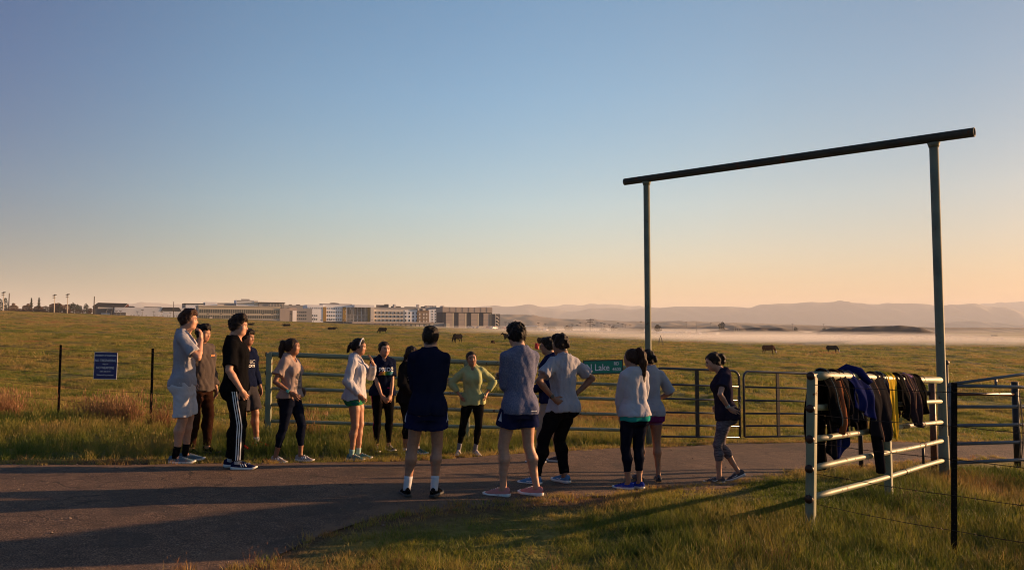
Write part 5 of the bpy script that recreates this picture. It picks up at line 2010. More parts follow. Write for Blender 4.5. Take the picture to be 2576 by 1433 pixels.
CL = dict(
    lightgrey=cloth("light_grey_jersey", (.30, .30, .335)),
    white=cloth("white_cotton", (.50, .50, .53)),
    offwhite=cloth("pale_grey_cotton", (.40, .395, .43)),
    black=cloth("black_jersey", (.006, .006, .007)),
    blackp=cloth("black_polyester", (.005, .005, .006), .6),
    navy=cloth("navy_jersey", (.006, .009, .026)),
    navy2=cloth("deep_navy_nylon", (.008, .012, .045), .6),
    midnight=cloth("midnight_tights", (.006, .008, .018), .6),
    tan=cloth("taupe_jersey", (.29, .225, .20)),
    grey=cloth("dark_grey_shell", (.070, .058, .054), .6),
    brown=cloth("dark_brown_trousers", (.022, .010, .007)),
    charcoal=cloth("charcoal_shorts", (.034, .032, .038)),
    green=cloth("sage_green_jersey", (.33, .36, .17)),
    teal=cloth("teal_jersey", (.02, .27, .25)),
    dkgreen=cloth("green_print_shorts", (.015, .10, .09), heather=((.03, .20, .06), (9, 9, 22))),
    heather=cloth("heather_blue_knit", (.085, .095, .165), heather=((.16, .165, .23), (160, 160, 40))),
    khaki=cloth("khaki_cotton", (.34, .26, .19)),
    purple=cloth("purple_shorts", (.13, .02, .12)),
    mauve=cloth("mauve_tights", (.22, .13, .26)),
    spaced=cloth("space_dyed_tights", (.065, .060, .075), heather=((.20, .18, .20), (18, 18, 130))),
    ptee=cloth("dark_plum_jersey", (.020, .017, .032)),
    red=cloth("red_mesh", (.55, .012, .02), .6),
    steel=cloth("steel_blue_mesh", (.075, .13, .18), .6),
    bluesh=cloth("sky_blue_mesh", (.085, .19, .33), .6),
    royal=cloth("royal_blue_mesh", (.025, .05, .30), .6),
    pinksh=cloth("salmon_mesh", (.52, .20, .18), .6),
    greysh=cloth("grey_mesh", (.30, .26, .25), .6),
    dgreysh=cloth("slate_mesh", (.075, .075, .085), .6),
    tealsh=cloth("teal_mesh", (.05, .16, .17), .6),
    creamsh=cloth("cream_mesh", (.48, .45, .40), .6),
    sole=simple("white_foam", (.62, .61, .58), .6, bump=.2, bscale=150),
    dsole=simple("dark_rubber", (.03, .03, .03), .7, bump=.2, bscale=150),
    hot=cloth("hot_pink_panel", (.65, .02, .15)),
    greysock=cloth("grey_knit_sock", (.20, .20, .22)),
    mint=cloth("mint_sock", (.28, .42, .38)),
)
PRINT_W = simple("white_print", (.75, .75, .75), .7, var=.03)
PRINT_D = simple("dark_print", (.035, .028, .03), .7, var=.03)
PRINT_O = simple("orange_print", (.75, .22, .06), .7, var=.03)


def hair_mat(name, c0, c1):
    m, nt, b = new_mat(name)
    tc = nt.nodes.new("ShaderNodeTexCoord")
    mp = nt.nodes.new("ShaderNodeMapping"); mp.inputs['Scale'].default_value = (210, 210, 22)
    nt.links.new(tc.outputs['Object'], mp.inputs[0])
    n = noise(nt, 1, 4, mp.outputs[0], .7)
    r = ramp(nt, n.outputs[0], [(.3, c0), (.7, c1)])
    nt.links.new(r.outputs[0], b.inputs['Base Color'])
    b.inputs['Roughness'].default_value = .55
    b.inputs['Specular IOR Level'].default_value = .18
    add_bump(nt, b, n.outputs[0], .8, .012)
    return m


HAIR = dict(black=hair_mat("black_hair", (.003, .002, .002), (.011, .007, .006)),
            dark=hair_mat("dark_brown_hair", (.004, .0025, .002), (.022, .011, .007)),
            brown=hair_mat("brown_hair", (.010, .0045, .003), (.060, .022, .011)))


def text_mesh(txt, size, align='CENTER', bold=0.0):
    cu = bpy.data.curves.new("lettering", 'FONT')
    cu.body = txt
    cu.size = size
    cu.align_x = align
    cu.align_y = 'CENTER'
    cu.resolution_u = 3
    cu.offset = bold
    ob = bpy.data.objects.new("lettering", cu)
    COL.objects.link(ob)
    dg = bpy.context.evaluated_depsgraph_get()
    me = bpy.data.meshes.new_from_object(ob.evaluated_get(dg))
    bpy.data.objects.remove(ob)
    vs = [tuple(v.co) for v in me.vertices]
    fs = [tuple(p.vertices) for p in me.polygons]
    bpy.data.meshes.remove(me)
    return vs, fs


def bvh_of(V, F):
    return BVHTree.FromPolygons([tuple(v) for v in V], [tuple(f) for f in F])


def print_on(bvh, parent, name, vs, fs, c, n, up, mat, lift=.006):
    """lay a flat print on cloth: c centre, n outward, up (all in the figure's own axes)"""
    n = nrm(n)
    up = nrm(np.asarray(up, float) - n * (n @ np.asarray(up, float)))
    right = np.cross(up, n)
    out = []
    for v in vs:
        p = np.asarray(c, float) + right * v[0] + up * v[1]
        hit = bvh.ray_cast(Vector(p + n * .35), Vector(-n), .8)
        q = np.array(hit[0]) if hit[0] is not None else p
        out.append(q + n * lift)
    return mesh_obj(name, out, fs, mat, parent)


def grid_patch(w, h, nx=10, ny=6, skew=0.0):
    vs = [((i / nx - .5) * w + skew * (j / ny - .5) * h, (j / ny - .5) * h, 0) for j in range(ny + 1) for i in range(nx + 1)]
    fs = [(j * (nx + 1) + i, j * (nx + 1) + i + 1, (j + 1) * (nx + 1) + i + 1, (j + 1) * (nx + 1) + i) for j in range(ny) for i in range(nx)]
    return vs, fs


def ring_on(S, a, b, t, r, hgt, name, mat, parent, n=14):
    """band round a limb"""
    c = a + (b - a) * t
    d = nrm(b - a)
    return MB().tube([Vector(c - d * hgt / 2), Vector(c - d * hgt * .3), Vector(c + d * hgt * .3), Vector(c + d * hgt / 2)], [r * .96, r, r, r * .96], n).build(name, mat, parent, True)


TAILS = dict(
    long=[[(0, -.45, .30, .10), (0, -.62, .24, .15), (0, -.68, -.1, .18), (.02, -.66, -.55, .17), (.03, -.60, -.95, .12), (.02, -.56, -1.25, .03)]],
    high=[[(0, -.36, .42, .10), (0, -.56, .44, .15), (.03, -.72, .15, .20), (.06, -.70, -.3, .22), (.07, -.62, -.8, .19), (.09, -.52, -1.25, .12), (.09, -.47, -1.5, .03)],
          [(0, -.54, .40, .10), (.12, -.66, .0, .15), (.20, -.58, -.5, .13), (.24, -.50, -1.0, .07), (.22, -.46, -1.25, .02)]],
    short=[[(0, -.42, .16, .08), (0, -.56, .12, .10), (.0, -.66, -.08, .10), (0, -.72, -.35, .07), (0, -.76, -.5, .02)]],
    bun=[[(0, -.46, -.12, .12), (0, -.53, -.18, .14), (0, -.50, -.24, .11)]],
    loop=[[(0, -.42, .10, .09), (0, -.58, .16, .15), (0, -.66, .02, .15), (0, -.58, -.2, .13), (0, -.52, -.32, .07)]],
    back=[[(0, -.42, .0, .12), (.0, -.50, -.2, .15), (.05, -.48, -.6, .14), (.08, -.42, -.9, .09)]],
    stub=[[(0, -.43, .10, .08), (.0, -.58, .06, .09), (.0, -.70, -.02, .11), (0, -.76, -.16, .08), (0, -.78, -.3, .02)]],
)


def person(label, x, y, H, heading, sex, pose, skin, hair, haircol, top, bottom, shoes, socks=None, under=None, res=.0075, seed=1, cat='person', prints=None):
    root = empty("person", (x, y, surf(x, y)), rad(heading), label, cat)
    S = scaled(skeleton(H, sex, pose))
    V, F = make_body(S, res)
    body = on_local(root, "body", V, F, SKIN[skin])
    # tones: scalp, brows, eyes, lips
    q = (V - S.hc) @ S.Rh / S.hs
    tone = np.ones((len(V), 4), np.float32)
    fx, fy, fz = np.abs(q[:, 0]), q[:, 1], q[:, 2]
    front = (fy > .18) & (np.abs(fz) < .5) & (fx < .3)
    lips = front & (fx < .085 - .6 * np.abs(fz + .27)) & (np.abs(fz + .272) < .045) & (fy > .3)
    tone[lips, :3] = (.80, .50, .48)
    brow = front & (np.abs(fz - .098 + .10 * (fx - .12) ** 2 * 10) < .024) & (fx > .045) & (fx < .215)
    tone[brow, :3] = (.16, .13, .13)
    eye = front & (((fx - .125) / .058) ** 2 + ((fz + .002) / .026) ** 2 < 1)
    tone[eye, :3] = (.75, .95, 1.15)
    iris = front & (((fx - .125) / .034) ** 2 + ((fz + .002) / .036) ** 2 < 1)
    tone[iris, :3] = (.07, .07, .08)
    lash = front & (np.abs(fz - .024) < .010) & (np.abs(fx - .125) < .06)
    tone[lash, :3] = (.12, .10, .10)
    zc = np.interp(fy, [-.60, -.30, -.14, -.05, .03, .10, .17, .26, .36, .5], [-.40, -.30, -.26, -.14, -.12, -.09, .14, .25, .30, .32])
    scalp = (fz > zc) & (fx < .45) & (np.abs(fz) < .7) & (np.abs(fy) < .6)
    tone[scalp, :3] = (.10, .09, .09)
    if pose.get('stubble'):
        st = front & (fz < -.2) & (fy > .0) & ~lips & (fz > -.52)
        tone[st, :3] = (.72, .68, .68)
    at_ = body.data.attributes.new("tone", 'FLOAT_COLOR', 'POINT')
    at_.data.foreach_set("color", tone.ravel())
    hs = dict(hair)
    hV, hF = make_hair(S, min(res, .007), hs, seed)
    ho = on_local(root, "hair", hV, hF, HAIR[haircol])
    fl_ = on_local(ho, "loose_hair", *strands(S, hV, hF, None, 380, seed, .005 + hs.get('rough', .005) * .5), HAIR[haircol])
    fl_['kind'] = 'stuff'
    out = dict(S=S, root=root)
    tm = None
    if top:
        t = dict(top); mat = t.pop('mat'); nm = t.pop('name')
        tV, tF = make_top(S, res, seed=seed, **t)
        out['top'] = on_local(root, nm, tV, tF, CL[mat]); out['tbvh'] = bvh_of(tV, tF)
    if under:
        t = dict(under); mat = t.pop('mat'); nm = t.pop('name')
        tV, tF = make_top(S, res, seed=seed + 3, **t)
        on_local(root, nm, tV, tF, CL[mat])
    for b_ in (bottom if isinstance(bottom, list) else [bottom]):
        t = dict(b_); mat = t.pop('mat'); nm = t.pop('name')
        lowhem = min(d_.get('hem', 0) for d_ in (top, under or top))
        t['rise'] = min(t.get('rise', .055), lowhem + .022)
        bV, bF = make_bottom(S, res, seed=seed + 1, **t)
        out['bottom'] = on_local(root, nm, bV, bF, CL[mat]); out['bbvh'] = bvh_of(bV, bF)
    up, so = shoe_meshes(.168 * H if sex == 'm' else .162 * H, shoes.get('hi', .075))
    for i in (0, 1):
        an, yaw, pit = S.foot[i]
        Rf = rot(-pit, 0, yaw)
        o = an - Rf @ v3(0, 0, .046 * H)
        sh = mesh_obj("shoe", xform(up[0], Rf, o), up[1], CL[shoes['mat']], root, True)
        mesh_obj("sole", xform(so[0], Rf, o), so[1], CL[shoes.get('sole', 'sole')], sh, True)
        # laces
        lc = MB()
        for j in range(4):
            yy = (.06 + .022 * j) * H / 1.75
            zz = (.086 - .0085 * j) * H / 1.75
            lc.tube([Vector(Rf @ v3(-.019, yy - .004, zz - .004) + o), Vector(Rf @ v3(0, yy, zz + .0035) + o), Vector(Rf @ v3(.019, yy + .004, zz - .004) + o)], .0032, 5)
        lc.build("laces", CL[shoes.get('lace', 'white')], sh, True)
        if shoes.get('stripes'):
            for sx in (-1, 1):
                for j in range(3):
                    sb = MB()
                    pts = []
                    for tt in (0, .5, 1):
                        yy = (.055 + .026 * j - .02 * tt) * H / 1.75; zz = (.035 + .033 * tt) * H / 1.75
                        xx = sx * np.interp(tt, [0, .5, 1], [.0395, .039, .031]) * H / 1.75
                        pts.append(Vector(Rf @ v3(xx, yy, zz) + o))
                    sb.tube(pts, .0055, 5)
                    sb.build("stripe", PRINT_W, sh, True)
        elif shoes.get('mark'):
            for sx in (-1, 1):
                pts = [Vector(Rf @ (v3(sx * xx, yy, zz) * H / 1.75) + o) for xx, yy, zz in ((.038, .03, .05), (.0395, .06, .037), (.040, .10, .043))]
                MB().tube(pts, [.003, .006, .003], 5).build("side_mark", PRINT_W, sh, True)
        if socks:
            lo_, hi_ = an, an + (S.knee[i] - an) * socks['up']
            pts = [an - nrm(S.knee[i] - an) * .02] + [an + (hi_ - an) * t for t in (0, .35, .7, 1)]
            rr = [max(np.interp(np.linalg.norm(p - an) / np.linalg.norm(S.knee[i] - an), [0, .35, .7], [S.B['ankle'], S.B['ankle'] * 1.18, S.B['calf']]) * H + .0045, .02) for p in pts]
            MB().tube([Vector(p) for p in pts], rr, 16).build("sock", CL[socks['mat']], root, True)
    return out


# poses shared by several figures
def akimbo(sx, fwd=.02, back=0.0, up=.05, out_=.132):
    return dict(w=(sx * out_, fwd, up), e=(sx * 1, -.45 + back, -.05), f=(-sx * .25, .75, -.55), n=(-sx, 0, -.1), curl=35)


def height_at(px, py, headpy):
    x, y = gp(px, py)
    return x, y, at(px, headpy, y).z - surf(x, y)


ARM_HANG = lambda sx, f=.02: dict(w=(sx * .138, f, -.030), e=(sx * .2, -1, 0), f=(0, .2, -1), n=(-sx, 0, 0), curl=30)
CROSS = [dict(w=(.035, .118, .135), e=(-.5, -.3, -.9), f=(.95, -.15, .15), n=(0, -1, 0), curl=40),
         dict(w=(-.045, .100, .150), e=(.5, -.3, -.9), f=(-.95, -.15, .1), n=(0, -1, 0), curl=40)]
PEOPLE = []


def add_person(px, fpy, hpy, heading, *a, **k):
    x, y, H = height_at(px, fpy, hpy)
    PEOPLE.append((px, round(x, 2), round(y, 2), round(H, 3)))
    return person(a[0], x, y, H, heading, *a[1:], **k)


FIG = {}
only = None


def build_people():
    f = FIG
    f[1] = add_person(458, 1162, 783, -72, "person in pale grey tee and long white shorts, hand raised to the mouth", 'm',
        dict(feet=[(-.050, .015, 5), (.045, -.035, -6)], head=(-4, 0, 0), arms=[dict(w=(-.135, .02, .0), e=(-.8, -1, 0), f=(0, .6, -.8), n=(1, 0, 0)),
             dict(w=(.055, .105, .262), e=(.75, .25, -1), f=(-.25, -.02, 1), n=(-.3, -1, 0), curl=45)], girth=.92), 'fair',
        dict(vol=.018, top=.16, rough=.005, low=-.14), 'brown',
        dict(name="t_shirt", mat='lightgrey', off=.014, hem=-.035, sleeve=.74, loose=.010, wr=.004, boxy=.3, drop=.024),
        dict(name="shorts", mat='white', off=.012, end=(.93, .93), loose=.02, flare=.016, wr=.004, rise=.03),
        dict(mat='steel'), dict(mat='black', up=.28), seed=11)
    f[2] = add_person(499, 1140, 820, -118, "person in dark grey jacket and brown trousers, half hidden behind the white shorts", 'm',
        dict(feet=[(-.06, .03, 10), (.055, -.01, -12)], head=(12, 4, 0), arms=[ARM_HANG(-1), ARM_HANG(1)], stubble=1), 'tan',
        dict(vol=.045, top=.14, rough=.009), 'black',
        dict(name="jacket", mat='grey', off=.02, hem=-.045, sleeve=1.9, loose=.03, wr=.007, collar=.05, boxy=1.0),
        dict(name="trousers", mat='brown', off=.008, end=(1.93, 1.93), loose=.010, wr=.004, straight=.036),
        dict(mat='black', sole='dsole', lace='black'), res=.009, seed=12)
    f[3] = add_person(590, 1180, 798, -80, "person in black tee and black track pants with three white side stripes", 'm',
        dict(feet=[(-.05, -.035, 4), (.055, .03, -4)], head=(-6, 2, 0), lean=-2, arms=[ARM_HANG(-1), dict(w=(.135, .055, -.020), e=(.5, -1, 0), f=(-.35, .4, -.8), n=(-1, 0, -.2), curl=45)], girth=1.04), 'fair',
        dict(vol=.045, top=.20, rough=.010, low=-.18), 'dark',
        dict(name="t_shirt", mat='black', off=.014, hem=-.03, sleeve=.80, loose=.016, wr=.004, boxy=.5),
        dict(name="track_pants", mat='blackp', off=.010, end=(1.94, 1.94), loose=.018, wr=.004, straight=.046),
        dict(mat='navy2', stripes=1), dict(mat='white', up=.22), seed=13)
    f[4] = add_person(617, 1126, 830, -118, "person in navy top and charcoal shorts with bright red shoes, standing in the grass", 'm',
        dict(feet=[(-.085, .045, 25), (.04, -.02, -10)], head=(14, 3, 0), hip=(.01, -.01), arms=[ARM_HANG(-1, .04), ARM_HANG(1, .04)]), 'brown',
        dict(vol=.045, top=.06, rough=.007), 'black',
        dict(name="long_sleeve_shirt", mat='navy', off=.014, hem=-.02, sleeve=1.85, loose=.014, wr=.004, drop=.020),
        dict(name="shorts", mat='charcoal', off=.012, end=(.88, .88), loose=.022, flare=.012, wr=.003),
        dict(mat='red', sole='red', lace='red'), dict(mat='white', up=.17), res=.009, seed=14)
    f[5] = add_person(725, 1160, 851, -102, "person in taupe printed tee and navy capri tights, hand on hip", 'f',
        dict(feet=[(-.045, .085, 3), (.05, -.085, -14)], hip=(0, .015), head=(12, 0, 0), lean=-2, arms=[akimbo(-1), dict(w=(.118, .060, .035), e=(.55, -1, -.1), f=(-.25, .75, -.6), n=(-1, .0, -.1), curl=25, spread=6)]), 'brown',
        dict(vol=.030, rough=.004, low=-.24, ears=-.12, chains=TAILS['long']), 'dark',
        dict(name="t_shirt", mat='tan', off=.014, hem=-.012, sleeve=.62, loose=.022, wr=.005, vneck=.015, boxy=.7),
        dict(name="capri_tights", mat='midnight', off=.004, end=(1.66, 1.66), wr=.0012),
        dict(mat='greysh', stripes=1), res=.008, seed=15)
    f[6] = add_person(893, 1155, 854, -92, "person in pale long sleeve top and green shorts, one hand lifted to the face", 'f',
        dict(feet=[(-.035, .02, 4), (.035, -.02, -12)], head=(-3, 6, 0), arms=[dict(w=(-.02, .145, .245), e=(-.5, .35, -1), f=(.15, -.35, 1), n=(.4, -1, 0), curl=20, spread=6),
             dict(w=(.108, .055, .005), e=(.6, -1, 0), f=(-.3, .6, -.8), n=(-1, 0, 0), curl=25)]), 'tan',
        dict(vol=.028, rough=.004, low=-.22, chains=TAILS['short']), 'black',
        dict(name="long_sleeve_top", mat='offwhite', off=.013, hem=-.035, sleeve=1.92, loose=.026, wr=.006, boxy=.7),
        dict(name="shorts", mat='dkgreen', off=.007, end=(.30, .30), loose=.004, wr=.002),
        dict(mat='tealsh'), dict(mat='mint', up=.19), res=.008, seed=16)
    f[7] = add_person(962, 1132, 861, -152, "person in navy tee with white PRIDE print, hands clasped in front, by the pipe fence", 'f',
        dict(feet=[(-.06, 0, 10), (.06, .01, -10)], head=(8, 4, 0), arms=[dict(w=(-.045, .105, -.035), e=(-1, -.5, 0), f=(.55, .35, -.75), n=(.3, -1, 0), curl=45), dict(w=(.045, .095, -.025), e=(1, -.5, 0), f=(-.55, .35, -.75), n=(-.3, -1, 0), curl=45)], girth=1.05), 'fair',
        dict(vol=.028, rough=.004, chains=TAILS['bun']), 'dark',
        dict(name="t_shirt", mat='navy', off=.014, hem=-.03, sleeve=.80, loose=.018, wr=.005, boxy=.6),
        dict(name="tights", mat='blackp', off=.004, end=(1.9, 1.9), wr=.0012),
        dict(mat='dgreysh'), res=.009, seed=17)
    f[8] = add_person(1030, 1142, 873, -128, "person in black hoodie and black capri tights behind the navy long sleeve shirt", 'f',
        dict(feet=[(-.085, .02, 12), (.06, .0, -12)], head=(14, 3, 0), arms=[dict(w=(-.06, .11, .02), e=(-1, -.4, 0), f=(.8, .3, -.2), n=(.2, -1, 0)), dict(w=(.06, .11, .02), e=(1, -.4, 0), f=(-.8, .3, -.2), n=(-.2, -1, 0))]), 'brown',
        dict(vol=.035, rough=.005, chains=TAILS['back'], ears=-.1), 'black',
        dict(name="hooded_sweatshirt", mat='black', off=.020, hem=-.05, sleeve=1.95, loose=.030, wr=.006, collar=.03, boxy=.8),
        dict(name="capri_tights", mat='blackp', off=.004, end=(1.55, 1.55), wr=.0012),
        dict(mat='tealsh', mark=1), dict(mat='white', up=.10), res=.009, seed=18)
    f[9] = add_person(1062, 1253, 823, 2, "person in navy long sleeve shirt and navy running shorts, seen from behind with arms folded", 'm',
        dict(feet=[(-.090, .0, 18), (.072, -.01, -14)], hip=(.030, 0), side=1.5, head=(-3, 2, 0), arms=CROSS, girth=1.0), 'tan',
        dict(vol=.020, top=.05, rough=.005, low=-.22), 'black',
        dict(name="long_sleeve_shirt", mat='navy', off=.013, hem=-.055, sleeve=1.9, loose=.010, wr=.005, boxy=.7),
        dict(name="running_shorts", mat='navy2', off=.010, end=(.54, .54), loose=.026, flare=.012, wr=.003),
        dict(mat='black', sole='dsole', lace='black'), dict(mat='white', up=.30), res=.007, seed=19)
    f[10] = add_person(1181, 1142, 884, -172, "person in sage green long sleeve top and black tights, both hands on hips", 'f',
        dict(feet=[(-.055, .02, 18), (.105, .0, -14)], hip=(-.035, 0), head=(6, -2, 6), side=2, arms=[akimbo(-1, .03), akimbo(1, .03)]), 'tan',
        dict(vol=.026, rough=.004, chains=TAILS['bun']), 'dark',
        dict(name="long_sleeve_top", mat='green', off=.013, hem=-.045, sleeve=1.70, loose=.022, wr=.006, boxy=.6),
        dict(name="tights", mat='blackp', off=.004, end=(1.78, 1.78), wr=.0012),
        dict(mat='creamsh'), dict(mat='greysock', up=.30), res=.009, seed=20)
    f[11] = add_person(1312, 1250, 818, 26, "person in heather blue half zip, navy shorts and pink shoes, seen from behind", 'm',
        dict(feet=[(-.105, .03, 45), (.085, -.03, 32)], hip=(-.015, 0), head=(10, 4, -2), arms=CROSS, girth=.98), 'fair',
        dict(vol=.05, top=.16, rough=.010, low=-.2), 'black',
        dict(name="half_zip_pullover", mat='heather', off=.015, hem=-.055, sleeve=1.9, loose=.014, wr=.0035, collar=.045, boxy=.7),
        dict(name="running_shorts", mat='navy2', off=.010, end=(.52, .52), loose=.026, flare=.012, wr=.003),
        dict(mat='pinksh'), None, res=.007, seed=21)
    f[12] = add_person(1385, 1168, 850, 78, "person with glasses in navy jacket and khaki trousers, looking at a phone", 'm',
        dict(feet=[(-.05, .07, 6), (.05, -.08, -8)], head=(4, 6, 0), arms=[dict(w=(-.08, .13, .045), e=(-.5, -.8, -.4), f=(.3, .8, .2), n=(.3, 0, 1), curl=50), dict(w=(.08, .13, .05), e=(.5, -.8, -.4), f=(-.3, .8, .2), n=(-.3, 0, 1), curl=50)]), 'tan',
        dict(vol=.04, top=.06, rough=.006), 'black',
        dict(name="jacket", mat='navy2', off=.022, hem=-.05, sleeve=1.92, loose=.032, wr=.006, collar=.05, boxy=1.0),
        dict(name="trousers", mat='khaki', off=.010, end=(1.96, 1.96), loose=.014, wr=.004, straight=.046),
        dict(mat='dgreysh'), res=.009, seed=22)
    f[13] = add_person(1402, 1219, 837, 32, "person in pale grey tee and black trousers, seen from behind, hands on hips", 'm',
        dict(feet=[(-.155, .03, 38), (.050, -.02, 10)], hip=(.050, 0), side=2, head=(22, 8, 0), twist=0, lean=2, arms=[dict(w=(-.122, -.055, .045), e=(-1, .10, .1), f=(.70, -.30, -.5), n=(.3, .9, 0), curl=15, spread=7), dict(w=(.120, .0, .075), e=(1, -.2, .15), f=(-.2, .7, -.5), n=(-1, 0, 0), curl=25)], girth=.97), 'brown',
        dict(vol=.045, top=.15, rough=.010, low=-.10), 'dark',
        dict(name="t_shirt", mat='lightgrey', off=.015, hem=-.045, sleeve=.66, loose=.016, wr=.006, boxy=.5),
        dict(name="trousers", mat='blackp', off=.007, end=(1.92, 1.92), loose=.010, wr=.005, straight=.042),
        dict(mat='bluesh', mark=1), res=.0072, seed=23)
    f[14] = add_person(1597, 1231, 881, 24, "person in pale blue grey fleece with teal hem and navy capri tights, seen from behind", 'f',
        dict(feet=[(-.055, .0, 42), (.035, -.01, 12)], head=(28, 4, 0), arms=[dict(w=(-.06, .10, -.025), e=(-1, -.4, 0), f=(.4, .4, -.8), n=(.5, -.8, 0)), dict(w=(.06, .10, -.02), e=(1, -.4, 0), f=(-.4, .4, -.8), n=(-.5, -.8, 0))], girth=1.02), 'tan',
        dict(vol=.030, rough=.004, low=-.24, chains=TAILS['high']), 'brown',
        dict(name="fleece_jacket", mat='offwhite', off=.018, hem=-.012, sleeve=1.95, loose=.022, wr=.006, collar=.035, boxy=.5),
        dict(name="capri_tights", mat='midnight', off=.005, end=(1.66, 1.66), wr=.0012),
        dict(mat='royal', lace='navy'), under=dict(name="undershirt", mat='teal', off=.002, hem=-.050, sleeve=.25, loose=.016, wr=.001, boxy=.5), res=.0075, seed=24)
    f[15] = add_person(1631, 1212, 882, 8, "person in grey tee and purple shorts, half hidden behind the pale fleece", 'f',
        dict(feet=[(-.06, .02, 6), (.07, -.03, -14)], hip=(.012, 0), head=(24, 4, 0), arms=[ARM_HANG(-1, .05), dict(w=(.075, .09, .06), e=(1, -.4, -.4), f=(-.8, .5, 0), n=(0, -1, 0))]), 'tan',
        dict(vol=.028, rough=.004, chains=TAILS['stub']), 'black',
        dict(name="t_shirt", mat='lightgrey', off=.014, hem=-.040, sleeve=.95, loose=.018, wr=.005, boxy=.6),
        [dict(name="tights", mat='mauve', off=.004, end=(.42, .42), wr=.001), dict(name="shorts", mat='purple', off=.012, end=(.24, .30), loose=.014, flare=.008, wr=.003)],
        dict(mat='dgreysh', sole='dsole'), res=.008, seed=25)
    f[16] = add_person(1832, 1214, 884, 84, "person in dark tee and space dyed capri tights stepping left with bowed head", 'f',
        dict(feet=[(-.045, .075, 0), (.05, -.085, -8, .030, 22)], hip=(.0, .012), stretch=.985, head=(4, 16, 0), headfwd=.035, lean=5, kneehint=[None, (.0, 1, 0)], arms=[dict(w=(-.118, -.005, .045), e=(-.7, .50, .0), f=(.08, -.7, -.6), n=(1, 0, 0), curl=12, spread=8), akimbo(1)]), 'fair',
        dict(vol=.026, rough=.004, chains=TAILS['loop']), 'dark',
        dict(name="t_shirt", mat='ptee', off=.013, hem=-.050, sleeve=.58, loose=.018, wr=.005, boxy=.6),
        dict(name="capri_tights", mat='spaced', off=.004, end=(1.48, 1.48), wr=.0012),
        dict(mat='dgreysh', mark=1), res=.0075, seed=26)


build_people()
print("PEOPLE", PEOPLE)
# ------------------------------------------------------------------ signs, print, worn things
c = at(266.5, 919, 14.72)
sg = board("warning_sign", "dark blue NO TRESPASSING sign wired to the fence at left", c, .455, .525, SIGNB, SIGNW, .8, 0, border=.008)
for t, z, s, sx in (("UNIVERSITY OF CALIFORNIA", .196, .040, .80), ("NO TRESPASSING", .098, .066, .80), ("602(L) PC", .030, .032, .85), ("NO WEAPONS", -.042, .066, .80), ("626.9, 626.10 PC", -.112, .036, .85), ("Violators will be prosecuted", -.182, .036, .80)):
    letter(sg, t, 0, z, s, SIGNW, sx=sx, bold=.0008)
for hx in (-.2, .2):
    for hz_ in (-.24, .24):
        MB().tube([Vector((hx, -.008, hz_)), Vector((hx, .03, hz_))], .006, 6).build("bolt", TPOST, sg)
c = at(1517, 922.5, 13.78)
st = board("street_sign", "green N Lake RD 4600 road sign on the pipe fence", c, .735, .262, SIGNG, SIGND, -.9, 0, border=.022)
letter(st, "N Lake", -.315, -.012, .172, SIGNW, 'LEFT', .002, sx=.86)
letter(st, "RD", .245, .058, .082, SIGNW, bold=.001, sx=.9)
letter(st, "4600", .245, -.045, .088, SIGNW, bold=.001, sx=.9)
for hx in (-.3, .3):
    MB().tube([Vector((hx, .004, .03)), Vector((hx, .12, .03))], .01, 6).build("clip", GATEB, st)

# red flag on a wire by the fence
fx = at(1351, 869, 13.95)
fl = empty("marker_flag", gv(fx.x, fx.y), 0, "small bright red marker flag behind the heather blue pullover", "flag")
zf = fx.z - G(fx.x, fx.y)
MB().tube([Vector((.035, 0, 0)), Vector((.035, 0, zf * .6)), Vector((.03, 0, zf + .055))], .003, 6).build("stem", WIRE, fl)
m_flag = simple("red_flag", (.75, .035, .03), .5, var=.08)
vs = [(-.045 + .075 * i / 6 + .012 * (j / 6), .012 * math.sin(i * 1.1 + j * .4), zf - .055 + .11 * j / 6 - .02 * (i / 6)) for j in range(7) for i in range(7)]
fs = [(j * 7 + i, j * 7 + i + 1, (j + 1) * 7 + i + 1, (j + 1) * 7 + i) for j in range(6) for i in range(6)]
f_o = mesh_obj("cloth", vs, fs, m_flag, fl, True)
sm = f_o.modifiers.new("thick", 'SOLIDIFY'); sm.thickness = .002


def tprint(k, name, vs, fs, q, n, up, mat, where='tbvh'):
    F = FIG[k]
    S = F['S']
    return print_on(F[where], F['top'] if where == 'tbvh' else F['bottom'], name, vs, fs, S.T(q), S.Rt @ v3(*n), S.Rt @ v3(*up), mat)


def pr(txt, size, bold=0.0, sx=1.0):
    vs, fs = text_mesh(txt, size, 'CENTER', bold)
    return [(v[0] * sx, v[1], 0) for v in vs], fs


# PRIDE tee with rainbow panel
vs, fs = pr("PRIDE", .088, .002)
tprint(7, "lettering", vs, fs, (0, .07, .205), (0, 1, 0), (0, 0, 1), PRINT_W)
rb_cols = [(.45, .10, .06), (.50, .22, .03), (.40, .36, .03), (.06, .30, .05), (.03, .33, .22), (.04, .22, .36)]
for i, c_ in enumerate(rb_cols):
    w = .21 / 6
    vs, fs = grid_patch(w, .052, 4, 4, skew=.5)
    vs = [(v[0] + (i - 2.5) * w, v[1], 0) for v in vs]
    tprint(7, "rainbow_panel", vs, fs, (0, .07, .172), (0, 1, 0), (0, 0, 1), simple("rainbow_%d" % i, c_, .7, var=.05))
vs, fs = grid_patch(.09, .014, 6, 2, skew=.4)
tprint(7, "pink_trim", vs, fs, (-.045, .07, .035), (0, 1, 0), (-.12, 0, 1), CL['hot'])
# navy tee
vs, fs = pr("CATS", .052, .001)
tprint(4, "lettering", vs, fs, (.0, .07, .155), (0, 1, 0), (0, 0, 1), PRINT_W)
m_pg = simple("pale_print", (.34, .34, .36), .7)
vs, fs = pr("UC", .075, .001)
tprint(4, "lettering", vs, fs, (.0, .07, .19), (0, 1, 0), (0, 0, 1), m_pg)
